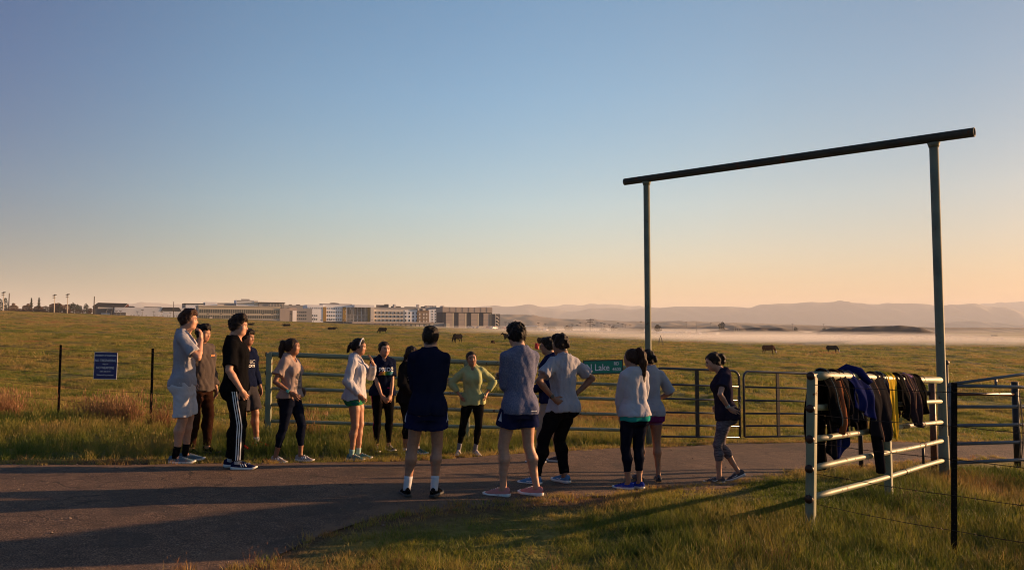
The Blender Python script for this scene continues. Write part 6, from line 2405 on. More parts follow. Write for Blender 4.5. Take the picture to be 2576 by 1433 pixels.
# taupe tee: three leaves, bars and a word
for a, l in ((-.42, .10), (0, .13), (.42, .10)):
    pts = [(0, 0)] + [(.026 * math.sin(math.pi * t) * s_, l * t) for s_ in (1,) for t in (.2, .4, .6, .8)] + [(0, l)] + [(-.026 * math.sin(math.pi * t), l * t) for t in (.8, .6, .4, .2)]
    vs = [(p[0] * math.cos(a) + p[1] * math.sin(a), p[1] * math.cos(a) - p[0] * math.sin(a) , 0) for p in pts]
    tprint(5, "leaf_print", vs, [tuple(reversed(range(len(vs))))], (.012, .07, .125), (.25, 1, 0), (0, 0, 1), PRINT_D)
for j in range(3):
    vs, fs = grid_patch(.12 - .02 * j, .008, 8, 1)
    tprint(5, "bar_print", vs, fs, (.012, .07, .115 - .010 * j), (.25, 1, 0), (0, 0, 1), PRINT_D)
vs, fs = pr("adidas", .062, .001)
tprint(5, "lettering", vs, fs, (.012, .07, .066), (.25, 1, 0), (0, 0, 1), PRINT_D)
# jacket mark, sweatshirt lettering, pullover reflector, polo mark
vs, fs = grid_patch(.05, .022, 4, 2, .3)
tprint(2, "chest_mark", vs, fs, (-.045, .07, .225), (0, 1, 0), (0, 0, 1), PRINT_O)
m_rose = simple("rose_print", (.30, .09, .09), .7)
vs, fs = pr("TRI", .06)
tprint(8, "lettering", vs, fs, (.02, .07, .19), (0, 1, 0), (0, 0, 1), m_rose)
vs, fs = grid_patch(.05, .006, 4, 1)
tprint(8, "print_bar", vs, fs, (.015, .07, .162), (0, 1, 0), (0, 0, 1), PRINT_W)
vs, fs = grid_patch(.075, .009, 6, 1)
tprint(11, "reflector", vs, fs, (.045, -.07, -.040), (0, -1, 0), (0, 0, 1), PRINT_W)
# print on the back of the pale tee
m_bp = simple("faded_print", (.16, .16, .19), .8)
r_ = random.Random(4)
for j in range(9):
    w = r_.uniform(.02, .07)
    vs, fs = grid_patch(w, .010, 4, 1, .2)
    tprint(1, "back_print", vs, fs, (-.03 + r_.uniform(-.02, .02), -.07, .235 - .014 * j), (0, -1, 0), (0, 0, 1), m_bp)
# white side panels of the running shorts
for k in (9, 11):
    S = FIG[k]['S']
    for i, sx in ((0, -1), (1, 1)):
        hp, kn = S.hip[i], S.knee[i]
        c_ = hp + (kn - hp) * .26
        vs = [(-.030, -.045, 0), (.034, -.045, 0), (.020, -.01, 0), (.0, .055, 0), (-.008, .0, 0)]
        n_ = S.Rp @ v3(sx, -.25, 0)
        print_on(FIG[k]['bbvh'], FIG[k]['bottom'], "side_panel", vs, [(0, 1, 2, 3, 4)], c_, n_, hp - kn, CL['white'], .004)
# three white stripes down the track pants, pink panel down the tights, light bars on the black tights


def leg_strip(k, i, off, w, mat, name, t0, t1, n, out=(1, 0, 0), dash=None):
    S = FIG[k]['S']
    sx = -1 if i == 0 else 1
    hp, kn, an = S.hip[i], S.knee[i], S.ank[i]
    o_ = nrm(S.Rp @ (v3(*out) * v3(sx, 1, 1)))
    fw = nrm(np.cross(v3(0, 0, 1), o_)) * (1 if sx > 0 else -1)
    vs, fs = [], []
    for j in range(n + 1):
        t = t0 + (t1 - t0) * j / n
        p = hp + (kn - hp) * t if t < 1 else kn + (an - kn) * (t - 1)
        for e in (-.5, .5):
            q = p + fw * (off + e * w)
            hit = FIG[k]['bbvh'].ray_cast(Vector(q + o_ * .25), Vector(-o_), .4)
            vs.append((np.array(hit[0]) if hit[0] is not None else q) + o_ * .003)
        if j and (dash is None or j % dash == 0):
            a_ = len(vs) - 4
            fs.append((a_, a_ + 1, a_ + 3, a_ + 2))
    return mesh_obj(name, vs, fs, mat, FIG[k]['bottom'], True)


for j in range(3):
    for i in (0, 1):
        leg_strip(3, i, (j - 1) * .024 + .012, .011, PRINT_W, "stripe", .02, 1.92, 46)
for i in (0, 1):
    leg_strip(7, i, -.015, .055, CL['hot'], "side_panel", .0, .72, 20)
    leg_strip(7, i, -.010, .016, CL['hot'], "side_panel", .72, 1.8, 24)
m_lp = simple("pale_pattern", (.36, .30, .30), .7)
leg_strip(10, 0, .0, .045, m_lp, "pattern_bars", .75, 1.7, 44, dash=4)
# watches and small things
for k, i, c0, c1 in ((5, 1, (.02, .06, .08), (.10, .45, .45)), (16, 0, (.55, .55, .55), (.30, .42, .40)), (13, 0, (.02, .02, .02), (.03, .03, .03))):
    S = FIG[k]['S']
    r_w = S.B['wrist'] * S.H + .005
    d_ = nrm(S.elb[i] - S.wri[i])
    wt = ring_on(S, S.wri[i], S.elb[i], .10, r_w + .003, .022, "watch", simple("watch_band", c0, .5), FIG[k]['root'])
    n_ = -S.hand[i][1]
    c_ = S.wri[i] + (S.elb[i] - S.wri[i]) * .10 + n_ * (r_w + .006)
    t_ = np.cross(d_, n_)
    MB().obox(Vector(c_), Vector(d_ * .017), Vector(t_ * .016), Vector(n_ * .005)).build("watch_face", simple("watch_dial", c1, .3), wt)
# headband
S = FIG[6]['S']
pts = [Vector(head_pt(S, (.365 * math.cos(a), .10 + .06 * math.sin(a), .14 + .405 * math.sin(a)))) for a in np.linspace(-.15, math.pi + .15, 22)]
MB().tube(pts, .009, 8).build("headband", CL['white'], FIG[6]['root'], True)
# glasses
S = FIG[12]['S']
g_ = MB()
for sx in (-1, 1):
    c_ = (sx * .135, .40, .0)
    g_.tube([Vector(head_pt(S, (c_[0] + .095 * math.cos(a), c_[1], c_[2] + .075 * math.sin(a)))) for a in np.linspace(0, 6.283, 16)], .0022, 5)
    g_.tube([Vector(head_pt(S, (sx * .23, .40, .02))), Vector(head_pt(S, (sx * .345, .30, .03))), Vector(head_pt(S, (sx * .36, -.02, .02)))], .0022, 5)
g_.tube([Vector(head_pt(S, (-.04, .41, .01))), Vector(head_pt(S, (.04, .41, .01)))], .0022, 5)
g_.build("glasses", GATEB, FIG[12]['root'], True)
m_lens, nt, b = new_mat("lens_glass")
b.inputs['Transmission Weight'].default_value = 1.0; b.inputs['Roughness'].default_value = .02; b.inputs['IOR'].default_value = 1.1
# phone held by that man
S = FIG[12]['S']
R_ = FIG[12]['root']
pc = S.wri[0] + S.hand[0][0] * .075 + np.array([.02, 0, .025])
ph = empty("phone", Vector(R_.location) + Vector(rot(0, 0, 78) @ pc), rad(78 + 20), "dark phone in the hand of the person with glasses", "phone")
ph.rotation_euler = (rad(35), rad(-12), rad(98))
MB().box(-.037, .037, -.075, .075, -.005, .003).build("case", GATEB, ph)
MB().box(-.033, .033, -.070, .070, .0032, .0045).build("screen", simple("dark_glass", (.02, .025, .03), .1), ph)
# jacket mark on the shoulder of that man
vs, fs = grid_patch(.05, .04, 3, 3, .5)
print_on(FIG[12]['tbvh'], FIG[12]['top'], "shoulder_mark", vs, fs, S.sho[0] + (S.elb[0] - S.sho[0]) * .35, S.Rt @ v3(-1, -.2, .2), (0, 0, 1), PRINT_W)


# ---- clothes slung over the top rail of the right fence
def drape(label, s0, s1, front, back, mat, seed, cat, swell=.05, fold=.017, taper=0.0, trim=None, lean=0.0, name="jacket"):
    """cloth over the rail between fractions s0..s1; front/back hang lengths: list across the width"""
    r = random.Random(seed)
    s0, s1 = s0 * .90, s1 * .90
    A, B = RF
    h = 1.40
    L = math.hypot(B[0] - A[0], B[1] - A[1])
    d = Vector(((B[0] - A[0]) / L, (B[1] - A[1]) / L, 0)); nf = Vector((d.y, -d.x, 0))
    nu, nv = 22, 34
    sm_ = (s0 + s1) / 2
    base = gv(A[0] + (B[0] - A[0]) * sm_, A[1] + (B[1] - A[1]) * sm_, h)
    root = empty(name, base, 0, label, cat, None)
    ph = [r.uniform(0, 6.28) for _ in range(8)]
    vs = []
    for i in range(nu + 1):
        u = i / nu
        f_len = np.interp(u, np.linspace(0, 1, len(front)), front)
        b_len = np.interp(u, np.linspace(0, 1, len(back)), back)
        for j in range(nv + 1):
            t = j / nv
            # path: front hem .. over the pipe .. back hem
            if t < .42:
                q = 1 - t / .42
                off, z = .058 + swell * math.sin(min(q * 2, 1) * math.pi / 2), -q * f_len
                side = 1; qq = q
            elif t > .58:
                q = (t - .58) / .42
                off, z = .058 + swell * .7 * math.sin(min(q * 2, 1) * math.pi / 2), -q * b_len
                side = -1; qq = q
            else:
                a_ = (t - .42) / .16 * math.pi
                off, z = .058 * math.cos(a_), .052 * math.sin(a_) + .006
                side = 1; qq = 0
            w = (s1 - s0) * L * (1 - taper * qq)
            x = (u - .5) * w + lean * qq * (1 if side > 0 else .4)
            fo = fold * (.35 + qq) * (math.sin(u * 13 + ph[0] + 1.5 * qq) + .6 * math.sin(u * 25 + ph[1] - qq * 2) + .5 * math.sin(qq * 9 + u * 6 + ph[2]))
            xo = .012 * qq * math.sin(qq * 7 + ph[3]) + .008 * math.sin(u * 9 + qq * 8 + ph[4])
            top_b = .012 * (1 - qq) * (math.sin(u * 11 + ph[5]) + .7 * math.sin(u * 23 + ph[6]))
            p = d * (x + xo) + nf * ((off + fo) if t < .42 else (-(off) + fo if t > .58 else off + fo * .3)) + Vector((0, 0, z + (top_b if z > -.08 else 0)))
            p.z += (G(base.x + p.x, base.y + p.y) - G(base.x, base.y)) * 1.0
            vs.append(p)
    fs = [(i * (nv + 1) + j, (i + 1) * (nv + 1) + j, (i + 1) * (nv + 1) + j + 1, i * (nv + 1) + j + 1) for i in range(nu) for j in range(nv)]
    c_ = mesh_obj("cloth", vs, fs, mat, root, True)
    so_ = c_.modifiers.new("thick", 'SOLIDIFY'); so_.thickness = .014; so_.offset = 0
    sb = c_.modifiers.new("smooth", 'SUBSURF'); sb.levels = 1; sb.render_levels = 1
    if trim is not None:
        for (u_, m_) in trim:
            i = int(u_ * nu)
            pts = [vs[i * (nv + 1) + j] + nf * (.010 if j < nv * .5 else -.010) + Vector((0, 0, .008 if abs(j - nv / 2) < 4 else 0)) for j in range(nv + 1)]
            MB().tube(pts, .0055, 6).build("piping", m_, root, True)
    return root, vs, (nu, nv), d, nf


def sleeve_hang(root, p0, pts, rs, mat, name="sleeve"):
    MB().tube([Vector(p0) + Vector(p) for p in pts], rs, 12).build(name, mat, root, True)


c_black = cloth("black_fleece", (.004, .004, .0045)); c_rust = cloth("rust_trim", (.20, .075, .035)); c_blue = cloth("royal_blue_shell", (.007, .012, .075), .8)
c_dkgrey = cloth("dark_slate_shell", (.008, .008, .012), .8); c_yel = cloth("yellow_jersey", (.42, .28, .022)); c_gtrim = cloth("grey_trim", (.13, .15, .15))
c_peach = cloth("peach_trim", (.45, .24, .15)); c_nav = cloth("navy_shell", (.006, .008, .02), .8)
r1, *_ = drape("black jacket with rust piping, nearest the end of the clothes fence", .055, .175, [.42, .50, .46], [.75, .95, .9], c_black, 61, "jacket", .07, .02, trim=[(.55, c_rust), (.85, c_rust), (.30, c_gtrim)])
sleeve_hang(r1, (0, 0, 0), [(.10, .02, -.05), (.13, .0, -.25), (.15, -.02, -.45), (.13, -.02, -.56)], [.045, .05, .04, .03], c_rust)
r2, *_ = drape("dark jacket with grey piping beside the royal blue jacket on the fence", .165, .255, [.34, .46, .40], [.7, .85, .7], c_dkgrey, 62, "jacket", .06, .02, trim=[(.7, c_gtrim), (.95, c_gtrim)])
r3, *_ = drape("royal blue jacket heaped highest on the clothes fence", .20, .335, [.30, .38, .46], [.8, .9, .6], c_blue, 63, "jacket", .09, .024, trim=[(.9, c_gtrim)])
sleeve_hang(r3, (0, 0, 0), [(-.12, .05, .03), (-.02, .02, .085), (.10, .0, .055), (.20, -.03, -.06)], [.04, .055, .05, .03], c_blue, "hood")
r4, v4, dims, dd, nn = drape("long dark jacket with peach piping, a sleeve hanging to the lower rail", .315, .470, [.60, .66, .70, .52], [.5, .6, .55], c_dkgrey, 64, "jacket", .08, .022, lean=.05, trim=[(.55, c_peach)])
sleeve_hang(r4, (0, 0, 0), [tuple(nn * .09 + dd * -.06 + Vector((0, 0, -.55))), tuple(nn * .10 + dd * -.02 + Vector((0, 0, -.72))), tuple(nn * .10 + dd * .03 + Vector((0, 0, -.90))), tuple(nn * .10 + dd * .06 + Vector((0, 0, -1.02)))], [.055, .058, .050, .048], c_dkgrey)
r5, *_ = drape("thin black top between the peach piped jacket and the yellow shirt", .435, .505, [.22, .30, .26], [.4, .45, .4], c_nav, 65, "top", .02, trim=[(.5, c_gtrim)])
r6, *_ = drape("bright yellow shirt hanging in two long strips over the fence", .505, .585, [.50, .66, .72], [.95, .9, .5], c_yel, 66, "shirt", .015, .010, taper=.45, name="shirt")
r7, *_ = drape("black jacket with peach piping just right of the yellow shirt", .585, .690, [.38, .50, .44], [.5, .6, .5], c_black, 67, "jacket", .06, .02, trim=[(.6, c_peach), (.92, c_peach)])
r8, *_ = drape("dark plum jacket with pale collar bulging low between two black jackets", .665, .775, [.52, .58, .60], [.4, .5, .45], cloth("plum_grey_shell", (.020, .014, .019)), 68, "jacket", .08, .02, trim=[(.35, c_peach), (.8, c_peach)])
sleeve_hang(r8, (0, 0, 0), [(-.10, .03, .03), (.0, .02, .05), (.09, .0, .02)], [.02, .035, .02], CL['mauve'], "collar")
r9, *_ = drape("small black jacket with pale cuff, nearest the arch post", .765, .845, [.34, .44, .38], [.4, .4, .4], c_black, 69, "jacket", .06, .02)
sleeve_hang(r9, (0, 0, 0), [(.08, -.02, -.32), (.10, -.03, -.36), (.11, -.035, -.40)], [.03, .035, .028], CL['lightgrey'], "cuff")
# ------------------------------------------------------------------ cattle
COWB = simple("black_hide", (.006, .005, .0045), .95, var=.3, scale=4, spec=.03)
COWR = simple("red_hide", (.11, .036, .015), .9, var=.25, scale=4, spec=.05)
COWW = simple("white_face", (.55, .48, .42), .8)
COWD = simple("dark_brown_hide", (.018, .009, .006), .95, var=.3, scale=4, spec=.03)


def cow_mesh(pose, h=.045):
    """facing +x; 1.35 m at the withers"""
    F = Field((-1.5, -.5, -.1), (1.6, .5, 1.75), h)
    z0 = 0 if pose != 'lying' else -.62
    F.ell((-.15, 0, .98 + z0), (.86, .34, .38), None, 0)
    F.ell((.48, 0, 1.0 + z0), (.38, .29, .42), None, .12)
    F.ell((-.78, 0, 1.05 + z0), (.32, .28, .34), None, .12)
    F.ell((-.1, 0, .82 + z0), (.62, .30, .28), None, .12)
    if pose == 'graze':
        F.cone((.70, 0, 1.10), (1.05, 0, .62), .20, .14, .10)
        F.cone((1.05, 0, .58), (1.22, 0, .16), .125, .085, .05)
        ears = (1.02, .62)
    elif pose == 'lying':
        F.cone((.62, 0, 1.05 + z0), (.98, 0, 1.25 + z0), .20, .14, .10)
        F.cone((1.0, 0, 1.28 + z0), (1.32, 0, 1.05 + z0), .125, .085, .05)
        ears = (.98, 1.34 + z0)
    else:
        F.cone((.65, 0, 1.18), (1.05, 0, 1.45), .20, .14, .10)
        F.cone((1.05, 0, 1.48), (1.40, 0, 1.24), .125, .085, .05)
        ears = (1.02, 1.52)
    for sy in (-1, 1):
        F.cone((ears[0], sy * .08, ears[1]), (ears[0] - .05, sy * .26, ears[1] + .02), .05, .03, .03)
        if pose == 'lying':
            F.cone((.5, sy * .26, .16), (.85, sy * .30, .07), .12, .06, .06)
            F.cone((-.6, sy * .30, .18), (-.2, sy * .42, .08), .16, .06, .06)
        else:
            st = .08 * sy
            F.cone((.52 + st, sy * .17, .85), (.56 + st, sy * .17, .45), .14, .075, .08)
            F.cone((.56 + st, sy * .17, .45), (.54 + st, sy * .17, .03), .07, .06, .04)
            F.cone((-.80 - st, sy * .17, .95), (-.70 - st, sy * .17, .60), .20, .10, .08)
            F.cone((-.70 - st, sy * .17, .60), (-.86 - st, sy * .17, .40), .09, .065, .05)
            F.cone((-.86 - st, sy * .17, .42), (-.84 - st, sy * .17, .03), .065, .06, .04)
    F.cone((-1.06, 0, 1.22 + z0), (-1.14, 0, max(.08, .55 + z0)), .045, .04, .04)
    return F.mesh()


COWM = {p: cow_mesh(p) for p in ('graze', 'lying', 'stand')}
CV = {}


def cow(label, px, bot, hpx, pose, mat, heading, white=False, depth=None, size=1.0):
    d = depth
    p = at(px, bot, d)
    zg = G(p.x, p.y)
    root = empty("cow", (p.x, p.y, zg), rad(heading), label, "cow")
    root.scale = (size,) * 3
    V, F = COWM[pose]
    np_mesh("body", V, F, mat, root)
    if white:
        f = Field((.8, -.3, -.05), (1.5, .3, 1.0), .03)
        f.cone((1.08, 0, .54), (1.24, 0, .15), .128, .092, 0)
        V2, F2 = f.mesh()
        np_mesh("white_face", V2, F2, COWW, root)
    else:
        hd = {'graze': (1.24, .12), 'lying': (1.36, .40), 'stand': (1.43, 1.22)}[pose]
        MB().tube([Vector((hd[0], -.06, hd[1])), Vector((hd[0], .06, hd[1]))], .05, 8).build("muzzle", GATEB, root, True)
    return root


cow("red brown cow with white face grazing right of the arch's left post", 1934, 892, 22, 'graze', COWR, 8, True, 118)
cow("black cow with white face grazing, the rightmost of the herd", 2094, 898, 17, 'graze', COWB, -14, True, 135, .95)
cow("black cow seen from its hind end, grazing left of the sage green top", 1150, 860, 22, 'graze', COWB, 235, False, 118)
cow("black cow grazing on the rise above the black hoodie and the PRIDE tee", 962, 846, 15, 'graze', COWB, 168, False, 170)
cow("small brown calf lying alone near the field's middle", 1240, 866, 9, 'lying', COWD, 80, False, 120, .72)
cow("black cow just left of the heather blue pullover", 1278, 866, 15, 'stand', COWB, 172, False, 145)
cow("dark cow right of the heather blue pullover, by the red flag", 1363, 873, 22, 'graze', COWD, -58, False, 112)
cow("black cow lying far off above the pale long sleeve top", 836, 838, 9, 'lying', COWB, 10, False, 190)
cow("black cow lying far off above the taupe tee", 721, 831, 8, 'lying', COWB, 185, False, 215)
cow("dark calf lying half hidden behind the black tee's wearer", 632, 828, 8, 'lying', COWD, 0, False, 215, .85)
# ------------------------------------------------------------------ grass
def blade_mat(name, stops, trans=.45):
    m, nt, b = new_mat(name)
    N, L = nt.nodes, nt.links
    a = N.new("ShaderNodeAttribute"); a.attribute_type = 'INSTANCER'; a.attribute_name = "tint"
    t = N.new("ShaderNodeAttribute"); t.attribute_name = "along"
    n = noise(nt, 40, 2)
    s = mathn(nt, 'ADD', a.outputs['Fac'], mathn(nt, 'MULTIPLY', mathn(nt, 'SUBTRACT', n.outputs[0], .5), .35))
    s = mathn(nt, 'ADD', s, mathn(nt, 'MULTIPLY', t.outputs['Fac'], .16))
    r = ramp(nt, s, stops)
    L.new(r.outputs[0], b.inputs['Base Color'])
    b.inputs['Roughness'].default_value = .55
    b.inputs['Specular IOR Level'].default_value = .25
    tr = N.new("ShaderNodeBsdfTranslucent")
    L.new(r.outputs[0], tr.inputs['Color'])
    mx = N.new("ShaderNodeMixShader"); mx.inputs[0].default_value = trans
    L.new(b.outputs[0], mx.inputs[1]); L.new(tr.outputs[0], mx.inputs[2])
    L.new(mx.outputs[0], N["Material Output"].inputs['Surface'])
    return m


GREEN = [(0.0, (.032, .060, .010)), (.33, (.105, .145, .020)), (.55, (.225, .205, .038)), (.78, (.33, .245, .075)), (1.0, (.29, .15, .05))]
M_BLADE = blade_mat("grass_blade", GREEN)
M_DRY = blade_mat("dry_stem", [(0, (.12, .05, .02)), (.5, (.22, .10, .045)), (1, (.34, .20, .09))], .25)


def tuft(name, n, h, spread, w, bend, seed, seg=3, mat=None, seedhead=0.0):
    r = np.random.default_rng(seed)
    V, F, A = [], [], []
    for i in range(n):
        a = r.uniform(0, 6.283); d = spread * math.sqrt(r.uniform(0, 1))
        x0, y0 = d * math.cos(a), d * math.sin(a)
        hh = h * r.uniform(.45, 1.1); ww = w * r.uniform(.6, 1.2)
        la = r.uniform(0, 6.283); lean = bend * r.uniform(.2, 1.2) * hh
        fa = r.uniform(0, 6.283); fx, fy = math.cos(fa) * ww / 2, math.sin(fa) * ww / 2
        b0 = len(V)
        for s in range(seg + 1):
            t = s / seg
            cx = x0 + math.cos(la) * lean * t * t; cy = y0 + math.sin(la) * lean * t * t; cz = hh * (t - .18 * bend * t * t)
            k = 1 - t ** 1.6
            if s < seg:
                V += [(cx - fx * k, cy - fy * k, cz - .01), (cx + fx * k, cy + fy * k, cz - .01)]; A += [t, t]
            else:
                V.append((cx, cy, cz)); A.append(t)
        for s in range(seg - 1):
            q = b0 + 2 * s; F.append((q, q + 1, q + 3, q + 2))
        q = b0 + 2 * (seg - 1); F.append((q, q + 1, q + 2))
        if r.uniform() < seedhead:
            k = len(V)
            tx, ty, tz = V[-1]
            for s in range(4):
                an = s * 1.57
                V.append((tx + .006 * math.cos(an), ty + .006 * math.sin(an), tz - .03)); A.append(1)
            V.append((tx, ty, tz + .02)); A.append(1); V.append((tx, ty, tz - .07)); A.append(1)
            for s in range(4): F += [(k + s, k + (s + 1) % 4, k + 4), (k + (s + 1) % 4, k + s, k + 5)]
    me = bpy.data.meshes.new(name)
    me.from_pydata(V, [], F); me.update()
    at_ = me.attributes.new("along", 'FLOAT', 'POINT'); at_.data.foreach_set("value", np.array(A, np.float32))
    me.materials.append(mat or M_BLADE)
    return bpy.data.objects.new(name, me)     # never linked to the scene itself


def scatter(name, P, tint, scale, protos, seed):
    """one stuff object that instances the tufts on a cloud of points"""
    n = len(P)
    r = np.random.default_rng(seed)
    me = bpy.data.meshes.new(name)
    me.vertices.add(n)
    me.vertices.foreach_set("co", P.astype(np.float32).ravel())
    for nm, arr in (("tint", tint), ("size", scale), ("turn", r.uniform(0, 6.283, n))):
        at_ = me.attributes.new(nm, 'FLOAT', 'POINT'); at_.data.foreach_set("value", arr.astype(np.float32))
    at_ = me.attributes.new("pick", 'INT', 'POINT'); at_.data.foreach_set("value", r.integers(0, len(protos), n).astype(np.int32))
    o = bpy.data.objects.new(name, me)
    COL.objects.link(o)
    ng = bpy.data.node_groups.new(name + "_nodes", 'GeometryNodeTree')
    ng.interface.new_socket("Geometry", in_out='INPUT', socket_type='NodeSocketGeometry')
    ng.interface.new_socket("Geometry", in_out='OUTPUT', socket_type='NodeSocketGeometry')
    N, L = ng.nodes, ng.links
    gi, go = N.new("NodeGroupInput"), N.new("NodeGroupOutput")
    mp = N.new("GeometryNodeMeshToPoints"); L.new(gi.outputs[0], mp.inputs[0])
    join = N.new("GeometryNodeGeometryToInstance")
    for p in protos:
        oi = N.new("GeometryNodeObjectInfo"); oi.inputs[0].default_value = p; oi.inputs['As Instance'].default_value = True
        L.new(oi.outputs['Geometry'], join.inputs[0])
    # each tuft becomes its own instance, picked by index
    gj = N.new("GeometryNodeJoinGeometry")
    N.remove(join)
    for nd in [n_ for n_ in N if n_.bl_idname == 'GeometryNodeObjectInfo'][::-1]:
        L.new(nd.outputs['Geometry'], gj.inputs[0])
    ip = N.new("GeometryNodeInstanceOnPoints")
    L.new(mp.outputs[0], ip.inputs['Points']); L.new(gj.outputs[0], ip.inputs['Instance'])
    ip.inputs['Pick Instance'].default_value = True

    def attr(nm, typ):
        a = N.new("GeometryNodeInputNamedAttribute"); a.data_type = typ; a.inputs[0].default_value = nm
        return a.outputs[0]
    L.new(attr("pick", 'INT'), ip.inputs['Instance Index'])
    cx = N.new("ShaderNodeCombineXYZ"); L.new(attr("turn", 'FLOAT'), cx.inputs[2]); L.new(cx.outputs[0], ip.inputs['Rotation'])
    L.new(attr("size", 'FLOAT'), ip.inputs['Scale'])
    L.new(ip.outputs[0], go.inputs[0])
    md = o.modifiers.new("grass", 'NODES'); md.node_group = ng
    tag(o, kind='stuff')
    return o


def field_pts(n, y0, y1, seed, half=.74, power=1.0, margin=2.0):
    """points spread over the view wedge between two depths"""
    r = np.random.default_rng(seed)
    t = r.uniform(0, 1, n)
    y = (y0 ** power + t * (y1 ** power - y0 ** power)) ** (1 / power)
    x = r.uniform(-1, 1, n) * (half * y + margin)
    return x, y


def relief(x, y):
    rd_ = road_dist(x, y)
    rough_ = smooth(0.2, 2.5, rd_)
    return ground_np(x, y) + rough_ * lumps(x, y)


r0 = np.random.default_rng(99)
T_TALL = [tuft("tall_tuft", 26, .34, .075, .0060, .55, 100 + i, 4, seedhead=.12) for i in range(5)]
T_MID = [tuft("mid_tuft", 28, .17, .075, .0060, .7, 110 + i, 3) for i in range(5)]
T_LOW = [tuft("low_tuft", 30, .075, .085, .0065, .9, 120 + i, 2) for i in range(5)]
T_FLD = [tuft("field_tuft", 34, .13, .16, .011, .9, 130 + i, 2) for i in range(5)]
T_FAR = [tuft("far_tuft", 30, .22, .50, .045, .9, 140 + i, 2) for i in range(4)]
T_HUM = [tuft("hummock", 90, .24, .30, .012, .9, 160 + i, 2) for i in range(4)]
T_HUMF = [tuft("low_hummock", 80, .17, .48, .030, 1.0, 170 + i, 2) for i in range(4)]
T_DRY = [tuft("dry_weed", 34, .55, .16, .0050, .5, 150 + i, 4, M_DRY, .5) for i in range(4)]


def put(name, x, y, tint, size, protos, seed):
    P = np.stack([x, y, relief(x, y) - .005], 1)
    return scatter(name, P, np.clip(tint, 0, 1), size, protos, seed)


# foreground lawn right of the lane
n = 26000
x = r0.uniform(-4, 9, n); y = r0.uniform(1.6, 12.0, n)
rd_ = near_edge(x) - y
k = (rd_ > .05) & (np.abs(x) < .80 * y + 1.2)
x, y, rd_ = x[k], y[k], rd_[k]
patch = sines(x, y, 51, 1.1); patch2 = sines(x, y, 52, 2.6)
tall = smooth(.7, 2.6, rd_) * smooth(-1.0, 3.8, x) + .28 * patch - .05
bareness = smooth(.3, 1.4, patch2 + 1.2 * (1 - smooth(-.9, 1.2, x)))
k = r0.uniform(0, 1, len(x)) > .88 * bareness
x, y, rd_, patch, patch2, tall = x[k], y[k], rd_[k], patch[k], patch2[k], tall[k]
tint = .34 + .20 * patch + .18 * patch2 + r0.normal(0, .10, len(x)) + .30 * (1 - smooth(-1.8, .6, x)) + .12 * (1 - smooth(.1, .7, rd_))
hi = tall > r0.uniform(.25, .75, len(x)); lo_ = (tall < r0.uniform(.0, .35, len(x))) & ~hi; mi = ~hi & ~lo_
sz = r0.uniform(.7, 1.25, len(x))
put("grass", x[hi], y[hi], tint[hi], sz[hi] * .52, T_TALL, 1)
put("grass", x[mi], y[mi], tint[mi], sz[mi] * .8, T_MID, 2)
put("grass", x[lo_], y[lo_], tint[lo_], sz[lo_] * .9, T_LOW, 3)

# verge between lane and fences
n = 24000
x = r0.uniform(-17, 12, n); y = r0.uniform(7.5, 19, n)
rd_ = y - far_edge(x)
fence_y = np.interp(x, [-16, -9.02, -6.7, -4.2, 2.5, 4.5, 7.2, 12], [17.9, 15.0, 14.0, 13.0, 14.05, 14.6, 15.9, 17])
k = (rd_ > .03) & (y < fence_y + 1.0) & (np.abs(x) < .74 * y + 1.5)
x, y, rd_, fy = x[k], y[k], rd_[k], fence_y[k]
patch = sines(x, y, 61, 1.4); patch2 = sines(x, y, 62, 3.3)
depth_ = smooth(.25, 1.0, rd_) * (1 - .45 * smooth(.0, .9, y - fy)) * (1 - .75 * smooth(2.2, 4.0, x))
tint = .34 + .16 * patch + .08 * patch2 + r0.normal(0, .10, len(x)) + .28 * (1 - smooth(.05, .55, rd_)) + .06 * smooth(-.6, .4, y - fy)
hi = depth_ + .15 * patch2 > r0.uniform(.3, .95, len(x)); lo_ = ~hi & (depth_ < r0.uniform(.1, .6, len(x))); mi = ~hi & ~lo_
sz = r0.uniform(.75, 1.3, len(x))
put("grass", x[hi], y[hi], tint[hi], sz[hi] * .60, T_TALL, 4)
put("grass", x[mi], y[mi], tint[mi], sz[mi] * .95, T_MID, 5)
put("grass", x[lo_], y[lo_], tint[lo_], sz[lo_] * 1.1, T_LOW, 6)

# dry weeds by the left fence and at the lower lane edge
cx = [(-10.2, 14.6, .75, 44), (-9.75, 14.5, .3, 24), (-7.75, 14.2, .42, 40), (-7.15, 14.1, .16, 24), (-6.35, 13.8, .35, 14), (-3.7, 13.2, .4, 8), (2.1, 5.6, .4, 4), (5.3, 6.9, .8, 6), (4.6, 8.2, .7, 5), (7.4, 9.3, .9, 12)]
xs, ys = [], []
for a, b_, s_, m_ in cx:
    xs += list(a + r0.normal(0, s_ * .5, m_)); ys += list(b_ + r0.normal(0, s_ * .3, m_))
x, y = np.array(xs), np.array(ys)
put("dry_grass", x, y, r0.uniform(.1, .9, len(x)), r0.uniform(.55, 1.15, len(x)) * np.where(x > 0, .55, 1), T_DRY, 7)
n = 420
x = r0.normal(-1.2, .9, n); y = r0.normal(3.9, .55, n)
k = near_edge(x) - y > -.15
x, y = x[k], y[k]
put("dry_grass", x, y, r0.uniform(.0, .5, len(x)), r0.uniform(.12, .30, len(x)), T_DRY, 8)

